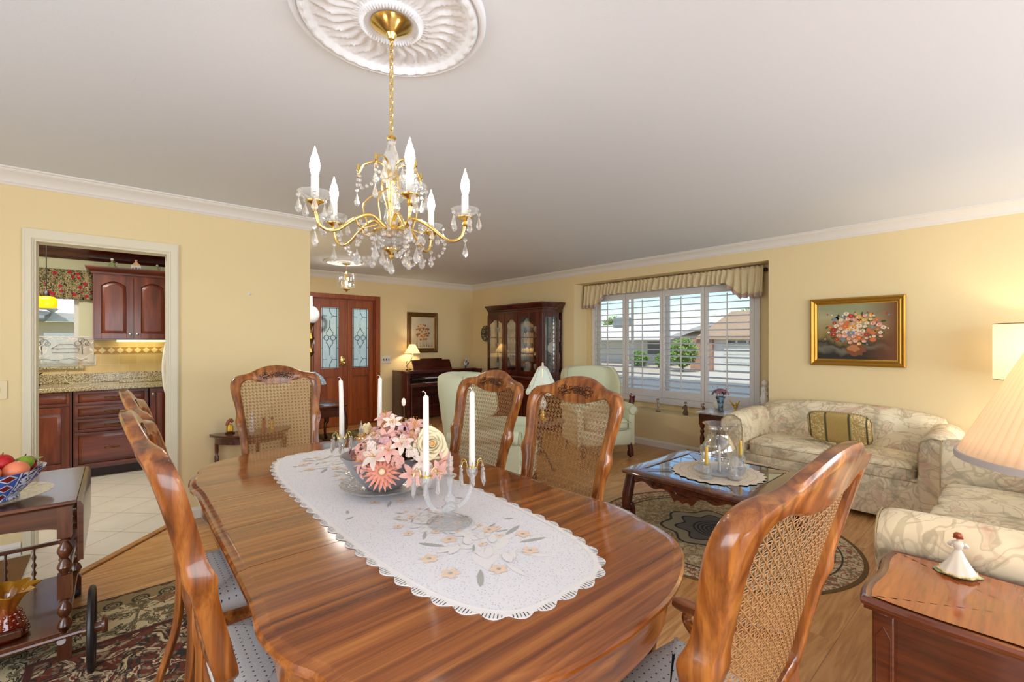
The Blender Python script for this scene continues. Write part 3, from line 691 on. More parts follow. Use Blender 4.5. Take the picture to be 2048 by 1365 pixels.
m_ = MB(); m_.loft([ring_off(.020, .7220), ring_off(.024, .712), ring_off(.040, .706), ring_off(.046, .69), ring_off(.050, .645), ring_off(.044, .625), ring_off(.046, .612), ring_off(.075, .612), ring_off(.075, .720)], cap=False)
m_.build('apron', M['oak_x'], tbl, smooth=40)
def cab_leg(m_, x, y, z0, out, s=1.0, w=.04):
    ox, oy = out
    pts = [(x, y, z0), (x + ox * .018 * s, y + oy * .018 * s, z0 - .10 * s), (x + ox * .022 * s, y + oy * .022 * s, z0 - .16 * s), (x + ox * 0, y + oy * 0, z0 * .45), (x - ox * .012, y - oy * .012, z0 * .2), (x + ox * .012, y + oy * .012, .035), (x + ox * .022, y + oy * .022, .007 + w * .30)]
    rr = [w * 1.0, w * 1.1, w * .95, w * .62, w * .45, w * .55, w * .72]
    pts = spline(pts, 5); K = len(pts); rs = []
    for i in range(K):
        t = i / (K - 1) * (len(rr) - 1); a = int(min(t, len(rr) - 2)); rs.append(rr[a] + (rr[a + 1] - rr[a]) * (t - a))
    m_.tube(pts, rs, 10)
for sx in (-1, 1):
    for sy in (-1, 1):
        m_ = MB(); cab_leg(m_, sx * .39, sy * .86, .66, (sx * .8, sy * .6), 1.4, .05); m_.build('leg', M['oak'], tbl)
# ---------------------------------------------------------------- lace runner
g = NG('lace_runner_cloth', .9)
v_ = g.voro(140); dots = g.step(v_, .12, .30)
base = g.mix(dots, (186, 188, 196), (238, 236, 240)); M['runner'] = g.done(base, v_, .4, .001)
M['thread_w'] = plain('white_embroidery', (242, 238, 236), .85); M['thread_p'] = plain('peach_embroidery', (244, 216, 192), .85); M['thread_g'] = plain('grey_embroidery', (178, 180, 172), .85); M['eyelet'] = plain('openwork_lace', (128, 120, 112), .9)
RW, RL = .305, .93
def race(ins=0, n=160):
    pts = []
    for i in range(n):
        a = 2 * PI * i / n; c, s_ = math.cos(a), math.sin(a)
        e = 2 / 3.6
        pts.append(((RW - ins) * math.copysign(abs(c) ** e, c), (RL - ins) * math.copysign(abs(s_) ** e, s_)))
    # resample by arc length
    P = pts + [pts[0]]; L_ = [0]
    for i in range(n): L_.append(L_[-1] + math.hypot(P[i + 1][0] - P[i][0], P[i + 1][1] - P[i][1]))
    out = []; j = 0
    for k in range(n * 3):
        t = L_[-1] * k / (n * 3)
        while L_[j + 1] < t: j += 1
        f = (t - L_[j]) / (L_[j + 1] - L_[j]); out.append((P[j][0] + (P[j + 1][0] - P[j][0]) * f, P[j][1] + (P[j + 1][1] - P[j][1]) * f))
    return out
RO = race(); RN = nrm(RO); NR = len(RO); NS = 62
run = thing('table_runner', (.80, 1.63, .7602), 'white lace runner with scalloped edge and peach flowers along the dining table', 'table runner')
m_ = MB()
def rr_(ins, z, sc=0): return [V(p[0] - n[0] * (ins + sc * (1 - abs(math.sin(PI * NS * i / NR)))), p[1] - n[1] * (ins + sc * (1 - abs(math.sin(PI * NS * i / NR)))), z) for i, (p, n) in enumerate(zip(RO, RN))]
rings = [rr_(0, .0004, .018), rr_(0, .0022, .018), rr_(.02, .0026), rr_(.03, .0020), rr_(.034, .0026)]
m_.loft(rings, cap=False); m_.mi = 1
for k in range(NS):   # openwork moon in every scallop, hatched
    for q in range(-4, 5):
        i = (k + .5) / NS * NR + q * .62; i0 = int(i) % NR; p, n = RO[i0], RN[i0]; t = (-n[1], n[0])
        ln = .0085 * math.sqrt(max(0, 1 - (q / 4.6) ** 2)); c = V(p[0] - n[0] * .012, p[1] - n[1] * .012, .0029)
        a = V(n[0], n[1], 0) * ln; b = V(t[0], t[1], 0) * .0010
        m_.add([c - a - b, c + a - b, c + a + b, c - a + b], [(0, 1, 2, 3)])
m_.build('lace_border', [M['thread_w'], M['eyelet']], run, smooth=40)
m_ = MB(); m_.mi = 3; m_.loft([rr_(.033, .0004), rr_(.033, .0020)]); random.seed(8)
def petal(m_, c, ang, L1, W, z, mi, bend=0):
    m_.mi = mi; pts = []
    for i in range(9):
        t = i / 8; w_ = W * math.sin(PI * t) ** .7 if 0 < t < 1 else 0
        pts.append((t * L1, w_))
    pl = [(x, y) for x, y in pts] + [(x, -y) for x, y in pts[-2:0:-1]]
    ca, sa = math.cos(ang), math.sin(ang)
    b = len(m_.v); vs = [V(c[0] + x * ca - y * sa, c[1] + x * sa + y * ca, z + .0006 * (1 - abs(y) / W)) for x, y in pl]
    m_.add(vs, [tuple(range(len(vs)))])
def blossom(m_, c, r, z, mi, n=5, mc=2):
    a0 = random.random() * 6
    for i in range(n): petal(m_, c, a0 + 2 * PI * i / n, r, r * .36, z, mi)
    m_.mi = mc; m_.lathe([(r * .22, 0), (.0001, .0008)], (c[0], c[1], z + .001), 8, cap=False)
def spray(cx, cy, s_, fl):
    for i in range(9):
        a = -PI / 2 + fl * (i - 4) * .33; petal(m_, (cx + .03 * math.cos(a * 2) * s_, cy + fl * (i - 4) * .009), a + random.uniform(-.3, .3) + (PI if i % 2 else 0), .085 * s_, .012 * s_, .0024, 0)
    for i in range(7):
        a = 2 * PI * i / 7; blossom(m_, (cx + .12 * s_ * math.cos(a) * 1.1, cy + .10 * s_ * math.sin(a)), .022 * s_, .0034, 1)
    for i in range(10):
        a = 2 * PI * i / 10 + .3; p = (cx + .10 * s_ * math.cos(a), cy + .09 * s_ * math.sin(a))
        petal(m_, p, a, .07 * s_, .007 * s_, .0028, 2 if i % 3 == 0 else 0)
    for i in range(11): petal(m_, (cx + random.uniform(-.05, .05) * s_, cy + random.uniform(-.06, .06) * s_), random.random() * 6.3, .05 * s_, .011 * s_, .0030 + i * .0002, 0)
for cy, s_ in ((-.60, 1.2), (-.33, .8), (0, .9), (.36, .8), (.62, 1.15)): spray(random.uniform(-.03, .03), cy, s_, 1); spray(random.uniform(-.06, .06), cy + .09, s_ * .55, -1)
for k in range(22):
    y = -.75 + k * .07; petal(m_, (random.choice((-1, 1)) * random.uniform(.13, .2), y), random.random() * 6, .035, .006, .0026, random.choice((0, 0, 2)))
m_.build('cloth', [M['thread_w'], M['thread_p'], M['thread_g'], M['runner']], run, smooth=40)

# ================================================================ dining chairs
OL = [((0, .575), (0, .615)), ((.10, .575), (.09, .615)), ((.195, .575), (.165, .618)), ((.221, .600), (.182, .635)), ((.224, .66), (.186, .68)), ((.226, .72), (.188, .73)), ((.233, .78), (.190, .785)), ((.246, .825), (.194, .83)),
      ((.248, .858), (.198, .87)), ((.242, .89), (.201, .90)), ((.247, .94), (.206, .945)), ((.259, 1.00), (.212, .995)), ((.267, 1.05), (.214, 1.04)), ((.264, 1.09), (.208, 1.075)), ((.250, 1.118), (.192, 1.095)),
      ((.225, 1.134), (.172, 1.102)), ((.19, 1.141), (.15, 1.100)), ((.155, 1.149), (.12, 1.090)), ((.115, 1.168), (.085, 1.080)), ((.06, 1.188), (.045, 1.072)), ((0, 1.194), (0, 1.069))]
_o = spline([p[0] for p in OL], 3); _i = spline([p[1] for p in OL], 3)
_o = [V(p.x * 1.035, p.y, 0) for p in _o]; _i = [V(p.x * 1.035, p.y, 0) for p in _i]
FO = [(p.x, p.y) for p in _o] + [(-p.x, p.y) for p in _o[::-1]][1:-1]
FI = [(p.x, p.y) for p in _i] + [(-p.x, p.y) for p in _i[::-1]][1:-1]
def yb(z):  # raked back
    t = max(0, (z - .46)); return -.200 - .185 * t - .09 * t * t
def bp(x, z, off=0):  # off: + towards sitter
    return V(x, yb(z) + .35 * x * x + off, z)
def inside(x, z, poly):
    c = False; n = len(poly)
    for i in range(n):
        x1, z1 = poly[i]; x2, z2 = poly[(i + 1) % n]
        if (z1 > z) != (z2 > z) and x < (x2 - x1) * (z - z1) / (z2 - z1) + x1: c = not c
    return c
M['cane'] = plain('woven_cane', (156, 110, 62), .5, var=.25, varscale=40)
g = NG('seat_fabric', .9); d1 = g.voro(46, g.map((1, 1, 0)), rand=.0); dd = g.step(d1, .10, .14)
M['seat'] = g.done(g.mix(dd, (70, 66, 76), g.mix(g.noise(220), (176, 172, 172), (206, 202, 200))), g.noise(300), .3)
def make_chair(name, label, arms=False, wide=1.0):
    t = thing(name, (0, 0, 0), label, 'chair', 'cane back dining chairs around the table')
    m_ = MB(); n = len(FO)
    def th(x, z): 
        k = min(1, max(0, (abs(x) - .17) / .06)); kn = math.exp(-((z - .842) / .022) ** 2) * k
        return .016 + .008 * k + .007 * kn
    sec = []
    for (o, i_) in zip(FO, FI):
        mx, mz = (o[0] * .45 + i_[0] * .55), (o[1] * .45 + i_[1] * .55)
        t_ = th(*o)
        rx = lambda f: (o[0] + (i_[0] - o[0]) * f, o[1] + (i_[1] - o[1]) * f)
        q = [(rx(0), t_ * .6), (rx(.08), t_ * .96), (rx(.3), t_), (rx(.82), t_ * .9), (rx(.90), t_ * .62), (rx(1.0), t_ * .55), (rx(1.0), -t_ * .5), (rx(.86), -t_ * .85), (rx(.3), -t_), (rx(.08), -t_ * .96), (rx(0), -t_ * .6)]
        sec.append([bp(a[0] * wide, a[1], b) for a, b in q])
    sec.append(sec[0]); m_.loft(sec, cap=False); m_.build('back_frame', M['oak'], t, smooth=50)
    # cane strands
    m_ = MB(); P = .0212; poly = [(x * 1.03, z + (.004 if z > .9 else -.004)) for x, z in FI]
    def strand(p0, d, length, hw, off, freq=1):
        N_ = int(length / (P / 2)); run_ = []
        def flush():
            if len(run_) >= 2:
                pts = [bp(a * wide, b, o) for a, b, o in run_]; vs = []; fs = []
                nx, nz = -d[1], d[0]
                for k_, (a, b, o) in enumerate(run_):
                    vs += [bp((a + nx * hw) * wide, b + nz * hw, o), bp(a * wide, b, o + hw * .5), bp((a - nx * hw) * wide, b - nz * hw, o), bp(a * wide, b, o - hw * .5)]
                for k_ in range(len(run_) - 1):
                    for j in range(4): fs.append((k_ * 4 + j, k_ * 4 + (j + 1) % 4, k_ * 4 + 4 + (j + 1) % 4, k_ * 4 + 4 + j))
                m_.add(vs, fs)
            run_.clear()
        for k_ in range(N_ + 1):
            s_ = k_ * P / 2; a, b = p0[0] + d[0] * s_, p0[1] + d[1] * s_
            if inside(a, b, poly): run_.append((a, b, off + .0009 * (1 if (k_ // 1) % 2 else -1) * freq))
            else: flush()
        flush()
    for k in range(-11, 12):
        for e in (-.0026, .0026): strand((k * P + e, .60), (0, 1), .52, .0012, 0, 1 if e > 0 else -1)
    for k in range(0, 25):
        for e in (-.0026, .0026): strand((-.2332, .602 + k * P + e), (1, 0), .48, .0012, 0, 1 if e > 0 else -1)
    r2 = math.sqrt(.5)
    for k in range(-28, 28):
        strand((-.2332 + P / 2, .602 + k * P - P * .5), (r2, r2), .75, .0011, .0012, 0); strand((-.2332 + P / 2, .602 + k * P + P * .5), (r2, -r2), .75, .0011, -.0012, 0)
    m_.build('cane_panel', M['cane'], t, smooth=0)
    # carved spray on the crest, front face
    m_ = MB(); CZ = 1.132
    def tb(pts, r_=.0016): m_.tube([bp(x, z, .0175) for x, z in pts], r_, 5)
    for i in range(6):
        a = 2 * PI * i / 6; c = (.0105 * math.cos(a), CZ + .0105 * math.sin(a)); tb([(c[0] + .007 * math.cos(b), c[1] + .007 * math.sin(b)) for b in [2 * PI * j / 8 for j in range(9)]])
    tb([(.004 * math.cos(b), CZ + .004 * math.sin(b)) for b in [2 * PI * j / 8 for j in range(9)]])
    for s_ in (-1, 1):
        def leafc(x, z, a, l_=.020, w_=.0062):
            pts = []
            for j in range(9):
                u = 2 * PI * j / 8; px, pz = l_ / 2 * (1 - math.cos(u)), w_ * math.sin(u); pts.append((s_ * (x + px * math.cos(a) - pz * math.sin(a)), z + px * math.sin(a) + pz * math.cos(a)))
            tb(pts, .0014)
        tb([(s_ * .018, CZ), (s_ * .04, CZ - .002), (s_ * .06, CZ - .010), (s_ * .085, CZ - .018)]); tb([(s_ * .045, CZ - .004), (s_ * .07, CZ + .002), (s_ * .09, CZ - .002)])
        for q in ((.020, CZ + .006, .1), (.026, CZ - .006, -.7), (.045, CZ - .012, -.5), (.058, CZ + .003, .8), (.075, CZ + .001, .9), (.086, CZ - .004, .1), (.080, CZ - .018, -.1), (.066, CZ - .018, -.9)): leafc(*q)
    m_.build('carving', M['darkline'], t)
    # seat
    m_ = MB(); m_.slab([(p.x * wide, p.y) for p in spline([(.245, .20), (.20, .245), (.0, .262), (-.20, .245), (-.245, .20), (-.225, -.10), (-.205, -.195), (0, -.205), (.205, -.195), (.225, -.10)], 5, True)], [(.012, .425), (0, .432), (0, .452), (.006, .47), (.03, .488), (.07, .496), (.14, .5)]); m_.build('seat_cushion', M['seat'], t, smooth=60)
    m_ = MB(); m_.slab([(p.x * wide, p.y) for p in spline([(.25, .205), (.205, .25), (.0, .268), (-.205, .25), (-.25, .205), (-.23, -.10), (-.212, -.2), (0, -.21), (.212, -.2), (.23, -.10)], 5, True)], [(.03, .355), (.006, .358), (0, .37), (0, .420), (.006, .432), (.03, .434)]); m_.build('seat_rail', M['oak_x'], t, smooth=40)
    for s_ in (-1, 1):
        m_ = MB(); cab_leg(m_, s_ * .215 * wide, .205, .40, (s_ * .7, .7), .8, .030); m_.build('leg', M['oak'], t)
        m_ = MB(); pts = [(s_ * .205 * wide, yb(.60) + .016, .615), (s_ * .207 * wide, -.215, .50), (s_ * .208 * wide, -.208, .42), (s_ * .206 * wide, -.222, .22), (s_ * .20 * wide, -.285, .010)]
        m_.tube(spline(pts, 5), [.021 - .005 * k / 20 for k in range(21)], 4); m_.build('leg', M['oak'], t, smooth=20, bevel=.003)
        if arms:
            m_ = MB(); ap = spline([(s_ * .238 * wide, yb(.66) + .03, .650), (s_ * .258 * wide, -.16, .610), (s_ * .268 * wide, -.02, .575), (s_ * .272 * wide, .10, .562), (s_ * .262 * wide, .165, .564)], 5)
            m_.tube(ap, [.016, .016, .016, .016, .017, .017, .018, .019, .02, .021, .022, .022, .022, .022, .022, .023, .024, .024, .023, .021, .016], 8, flat=.7, up=(1, 0, 0))
            m_.tube(spline([(s_ * .266 * wide, .11, .560), (s_ * .268 * wide, .12, .52), (s_ * .25 * wide, .05, .48), (s_ * .232 * wide, .0, .42)], 5), .015, 8); m_.build('arm', M['oak_y'], t)
    return t
def shorten(chair, ds):      # shallower seat and arms, the back stays as it is
    for o in chair.children:
        if o.name.startswith(('back_frame', 'cane_panel', 'carving')): continue
        k = .92 if o.name.startswith('arm') else ds
        for v in o.data.vertices:
            if v.co.y > -.2: v.co.y = -.2 + (v.co.y + .2) * k
ch = make_chair('dining_chair', 'cane back oak chair on the kitchen doorway side, nearest the camera'); ch.location = (.395, 1.42, 0); ch.rotation_euler = (0, 0, -PI / 2)
dup(ch, (.395, 2.035, 0), 'cane back oak chair on the kitchen doorway side, farther up the table', -PI / 2)
dup(ch, (1.265, 1.40, 0), 'cane back oak chair on the sofa side, beside the glass topped coffee table', PI / 2)
dup(ch, (1.265, 2.03, 0), 'cane back oak chair on the sofa side, in front of the pale green wing chair', PI / 2)
ah = make_chair('dining_chair', 'cane back oak armchair at the table end nearest the camera, seen from behind', True, 1.14); ah.location = (.990, .60, 0); ah.rotation_euler = (0, 0, R(-2)); ah.scale = (1, 1, .985); shorten(ah, .72)
fh = dup(ch, (.81, 3.02, 0), 'cane back oak chair at the far table head, in front of the plain wall', PI)

# ================================================================ things on the table
plate = thing('glass_plate', (.80, 1.70, .7665), 'pressed clear glass plate under the flower bowl', 'plate')
m_ = MB(); m_.lathe([(.001, .004), (.06, .004), (.09, .006), (.12, .014), (.150, .022), (.165, .030), (.166, .033), (.150, .027), (.118, .019), (.09, .011), (.06, .009), (.001, .009)], n=96, wob=lambda i, a: 1 + (.018 * abs(math.sin(a * 12)) if 3 < i < 9 else 0), cap=False)
m_.lathe([(.055, 0), (.062, -.002 + .002), (.062, .006), (.05, .006)], n=40, cap=False); m_.build('plate_dish', M['cut'], plate, smooth=40)
bowl = thing('flower_bowl', (.80, 1.70, .7765), 'smoky grey glass bowl with wavy rim holding silk flowers', 'bowl')
def bw(i, a): return 1 + .10 * math.cos(2 * (a + .7)) * (i / 12) + .03 * math.sin(5 * a) * max(0, i / 12 - .6)
m_ = MB(); pr_ = [(.001, 0), (.06, .0), (.066, .003), (.075, .012), (.095, .035), (.115, .062), (.132, .092), (.148, .122), (.155, .132), (.151, .133), (.143, .121), (.127, .092), (.11, .063), (.09, .038), (.06, .012), (.001, .01)]
m_.lathe([(r_ * 1.0, z) for r_, z in pr_], n=48, cap=False, wob=lambda i, a: bw(min(i, 15 - i) * 1.5, a)); m_.build('bowl', M['smoke'], bowl, smooth=60)

M['fl_pink'] = plain('pink_petals', (248, 190, 178), .7, var=.12, varscale=25); M['fl_white'] = plain('white_petals', (246, 228, 216), .7, var=.04, varscale=20)
M['fl_coral'] = plain('coral_petals', (246, 164, 142), .7, var=.15, varscale=30); M['fl_cream'] = plain('cream_petals', (246, 230, 190), .7); M['fl_mauve'] = plain('mauve_petals', (216, 170, 176), .7, var=.1, varscale=30)
M['fl_peach'] = plain('peach_rose_heart', (240, 184, 120), .7); M['fl_gold'] = plain('gold_stamens', (222, 160, 60), .7); M['fl_leaf'] = plain('dark_leaves', (54, 56, 26), .6, var=.4, varscale=10); M['fl_olive'] = plain('olive_leaves', (166, 140, 52), .6)
arr = thing('flower_arrangement', (.845, 1.665, .90), 'silk bouquet of pink and white flowers filling the smoky bowl', 'flowers')
def pet3(m_, c, nrm_, ang, L1, W, lift, curl, mi=0, seg=5, r0=0.0):
    """petal in the frame of normal nrm_"""
    n_ = nrm_.normalized(); u = n_.orthogonal().normalized(); v_ = n_.cross(u); d = u * math.cos(ang) + v_ * math.sin(ang); t = n_.cross(d)
    vs = []; fs = []; m_.mi = mi
    for i in range(seg + 1):
        s_ = i / seg; w_ = W * (math.sin(PI * min(.97, s_ * .93 + .06)) ** .65)
        h = lift * s_ - curl * s_ * s_
        base = c + d * (r0 + L1 * s_) + n_ * h
        vs += [base - t * w_ + n_ * (.18 * w_), base, base + t * w_ + n_ * (.18 * w_)]
    for i in range(seg):
        for j in range(2): fs.append((i * 3 + j, i * 3 + j + 1, i * 3 + j + 4, i * 3 + j + 3))
    m_.add(vs, fs)
def flower(kind, c, nrm_, s_=1.0):
    m_ = MB(); c = Vector(c); n_ = Vector(nrm_).normalized(); a0 = random.random() * 6
    if kind == 'gerbera':
        for rg, (nn, L1, lf) in enumerate(((20, .052, .008), (17, .042, .018), (12, .026, .022))):
            for i in range(nn): pet3(m_, c, n_, a0 + 2 * PI * (i + rg * .5) / nn, L1 * s_, .0046 * s_, lf * s_, .008 * s_, 0, 4, .006)
        m_.mi = 1; m_.ball(c + n_ * .012, .010 * s_, 10); mats = [M['fl_coral'], M['fl_cream']]; nm = 'gerbera_flower'
    elif kind in ('lily', 'wlily'):
        for i in range(6): pet3(m_, c, n_, a0 + 2 * PI * i / 6, .042 * s_, .0095 * s_, .026 * s_, .022 * s_, 0, 5)
        for i in range(6):
            a = a0 + 2 * PI * i / 6 + .3; u = n_.orthogonal().normalized(); v_ = n_.cross(u); e = c + n_ * .032 * s_ + (u * math.cos(a) + v_ * math.sin(a)) * .010 * s_
            m_.mi = 1; m_.tube([c, e], .0007, 4); m_.ball(e, .0018, 6)
        mats = [M['fl_pink'] if kind == 'lily' else M['fl_white'], M['fl_gold']]; nm = 'lily_flower'
    elif kind == 'rose':
        Q = n_.to_track_quat('Z', 'Y').to_matrix()
        for rg in range(6):
            R1 = (.009 + .0068 * rg) * s_; zt_ = (.030 - .0030 * rg) * s_
            m_.lathe([(R1 * .35, 0), (R1 * .72, zt_ * .30), (R1 * .90, zt_ * .7), (R1 * .98, zt_ * .95), (R1 * 1.10, zt_ * 1.03), (R1 * 1.22, zt_ * .97)], c - n_ * (.002 * rg), 40, Q, cap=False, wob=lambda i, a, rg=rg: 1 + .10 * math.sin(a * 3 + rg * 1.9) * (i / 5) + .05 * math.sin(a * 5 + rg) * (i / 5))
        m_.mi = 1; m_.ball(c + n_ * .018 * s_, .009 * s_, 8); mats = [M['fl_cream'], M['fl_peach']]; nm = 'rose_flower'
    elif kind == 'tulip':
        for i in range(6): pet3(m_, c, n_, a0 + 2 * PI * i / 6, .018 * s_, .016 * s_, .045 * s_, -.0 * s_, 0, 5)
        mats = [M['fl_cream'], M['fl_gold']]; nm = 'tulip_flower'
    else:  # hydrangea-like cluster
        for k in range(12):
            d = (n_ * random.uniform(.2, 1) + V(random.gauss(0, 1), random.gauss(0, 1), random.gauss(0, 1)) * .55).normalized(); cc = c + d * .020 * s_
            for i in range(4): pet3(m_, cc, d, a0 + k + PI / 2 * i, .011 * s_, .0056 * s_, .003, .001, 0, 3)
        mats = [{'hyd': M['fl_mauve'], 'hydw': M['fl_white'], 'hydp': M['fl_pink']}[kind], M['fl_gold']]; nm = 'cluster_flower'
    m_.T = None
    o = m_.build(nm, mats, arr, smooth=60); return o
random.seed(21)
CAMD = V(math.sin(YAW), math.cos(YAW), 0); CR = V(math.cos(YAW), -math.sin(YAW), 0)
def rel(s_, d, z): # arrangement-local point from lateral, depth and height offsets
    return CR * s_ + CAMD * d + V(0, 0, z)
flower('gerbera', rel(-.02, -.150, -.022), rel(.02, -1, .35), 1.25)
flower('rose', rel(.140, -.07, .060), rel(.4, -.9, .35), 1.25)
flower('tulip', rel(-.115, .0, .085), rel(-.3, -.3, 1), 1.0)
flower('lily', rel(-.045, -.02, .150), rel(-.1, -.5, 1), 1.1); flower('wlily', rel(-.01, -.05, .140), rel(.2, -.8, .8), 1.0)
flower('lily', rel(.070, -.02, .120), rel(.2, -.5, 1), 1.25); flower('wlily', rel(.09, -.06, .08), rel(.3, -.9, .5), 1.1)
flower('lily', rel(-.02, -.09, .085), rel(-.1, -1, .5), 1.2); flower('wlily', rel(-.075, -.09, .055), rel(-.3, -1, .5), 1.15)
flower('lily', rel(.19, -.06, -.005), rel(.9, -.6, .1), 1.2); flower('lily', rel(.17, -.10, -.03), rel(.6, -.9, -.2), 1.1)
for c_, k__ in (((-.135, -.03, .0), 'lily'), ((-.12, -.09, -.015), 'hyd'), ((-.085, -.13, -.03), 'hydp'), ((.085, -.145, -.035), 'lily'), ((.13, -.12, -.05), 'hydp'), ((-.14, .04, .015), 'lily'), ((-.10, .03, .05), 'wlily')): flower(k__, rel(*c_), rel(c_[0] * 6, c_[1] * 5 - .2, .5), 1.15)
kinds = ['lily', 'hydp', 'wlily', 'hyd', 'lily', 'hydw', 'lily', 'hydp', 'wlily', 'hyd']
for k in range(60):
    u = random.uniform(0, 1); a = 2.399 * k; el = R(8) + (k / 60) * R(72)
    d = V(math.cos(a) * math.cos(el), math.sin(a) * math.cos(el), math.sin(el)); c = V(d.x * .165, d.y * .165, -.02 + d.z * .135)
    if (c - rel(-.02, -.15, -.022)).length < .05 or (c - rel(.14, -.07, .06)).length < .045: continue
    flower(kinds[k % 10], c, d + V(0, 0, .2), random.uniform(1.0, 1.3))
m_ = MB()
for k in range(60):
    a = random.random() * 6.28; el = random.uniform(-.2, 1.2); d = V(math.cos(a) * math.cos(el), math.sin(a) * math.cos(el), math.sin(el)); pet3(m_, V(d.x * .07, d.y * .07, -.04 + d.z * .08), d.cross(V(.3, .2, 1)).normalized(), random.random() * 6, .07, .014, .01, .01, random.choice((0, 0, 1)))
m_.build('leaves', [M['fl_leaf'], M['fl_olive']], arr, smooth=60)
m_ = MB(); p0, p1 = rel(.03, -.02, .10), rel(.022, .0, .205); m_.tube([p0, p1], .0014, 5); m_.build('stem', M['fl_leaf'], arr)
m_ = MB(); m_.ball(rel(.021, 0, .215), .009, 8, 1.9); m_.build('bud', M['fl_white'], arr)
# silk stems packed in the bowl
m_ = MB(); 
for k in range(50):
    a = random.random() * 6.28; m_.tube([(-.045 + .05 * math.cos(a), .035 + .05 * math.sin(a), -.10), (.06 * math.cos(a + .5) - .03, .06 * math.sin(a + .5) + .02, .02)], .002, 4)
m_.build('stems', M['fl_leaf'], arr)

# candelabra
def candelabrum(loc, label, rz=0):
    t = thing('glass_candelabrum', loc, label, 'candelabrum', 'glass candelabra on the runner', rz)
    m_ = MB(); m_.lathe([(.001, .0), (.072, 0), (.074, .003), (.068, .007), (.04, .014), (.020, .022), (.016, .03), (.026, .038), (.028, .048), (.018, .056), (.014, .064), (.020, .074), (.016, .085), (.008, .095), (.006, .12), (.011, .128), (.012, .14), (.006, .152), (.0005, .165)], n=28, cap=False); m_.build('base', M['cut'], t, smooth=50)
    for s_ in (-1, 1):
        m_ = MB(); m_.tube(spline([(0, 0, .062), (s_ * .032, 0, .045), (s_ * .066, 0, .062), (s_ * .085, 0, .105), (s_ * .088, 0, .135)], 6), .0085, 10)
        m_.lathe([(.008, .13), (.016, .140), (.020, .150), (.019, .168), (.014, .168), (.013, .15), (.001, .149)], (s_ * .088, 0, 0), 20, cap=False)
        a_ = m_.build('arm', M['cut'], t, smooth=50)
        m_ = MB(); m_.lathe([(.0135, .166), (.0205, .167), (.0205, .170), (.0135, .171)], (s_ * .088, 0, 0), 20)
        for k in range(6):
            q = 2 * PI * k / 6; d = V(math.cos(q), math.sin(q), 0); c = V(s_ * .088, 0, .168)
            m_.tube(spline([c + d * .019, c + d * .024 + V(0, 0, .018), c + d * .036 + V(0, 0, .022), c + d * .043 + V(0, 0, .006)], 4), .0012, 5)
        m_.build('gilt_ring', M['brass'], a_, label='gilt wire ring with hooks')
        for k in range(6):
            q = 2 * PI * k / 6; d = V(math.cos(q), math.sin(q), 0); c = V(s_ * .088, 0, .168) + d * .043
            m_ = MB(); m_.ball(c + V(0, 0, -.003), .006, 8); m_.lathe([(.0006, -.062), (.0075, -.046), (.0052, -.014), (.0006, -.010)], c, 6, cap=False); m_.build('prism', M['crystal'], a_, smooth=0)
    m_ = MB(); m_.lathe([(.006, .15), (.022, .152), (.024, .156), (.006, .158), (.008, .165), (.014, .175), (.009, .185), (.011, .195), (.007, .21), (.0005, .235)], n=12, cap=False); m_.build('finial', M['crystal'], t, smooth=0)
    return t
def taper(loc, label, lean=(0, 0), h=.268, r=.0115, mat='candle', group='white taper candles in the glass candelabra'):
    t = thing('taper_candle', loc, label, 'candle', group)
    lx, ly = lean; pts = [V(lx * z * z / h, ly * z * z / h, z) for z in [h * i / 8 for i in range(9)]]
    m_ = MB(); m_.tube(pts + [pts[-1] + V(0, 0, .006)], [r * (1 - .22 * i / 8) for i in range(9)] + [r * .25], 14); m_.build('candle_body', M[mat], t, smooth=60)
    e = pts[-1]; m_ = MB(); m_.tube([e, e + V(-.001, 0, .012), e + V(-.006, .003, .018), e + V(-.010, .006, .016)], .0013, 5); m_.build('wick', M[mat], t)
candelabrum((.821, 1.255, .7635), 'two arm glass candelabrum with hanging prisms nearer the camera', R(-2)); candelabrum((.831, 2.0, .7635), 'two arm glass candelabrum behind the flower bowl')
taper((.733, 1.258, .915), 'white taper candle in the near candelabrum, in front of the gerbera'); taper((.909, 1.252, .915), 'white taper candle in the near candelabrum, in front of the cane chair back')
taper((.743, 2.0, .915), 'white taper candle in the candelabrum behind the bowl, leaning towards the far chair', (-.018, .0)); taper((.919, 2.0, .915), 'white taper candle rising behind the flowers beside the front door', (.010, 0))

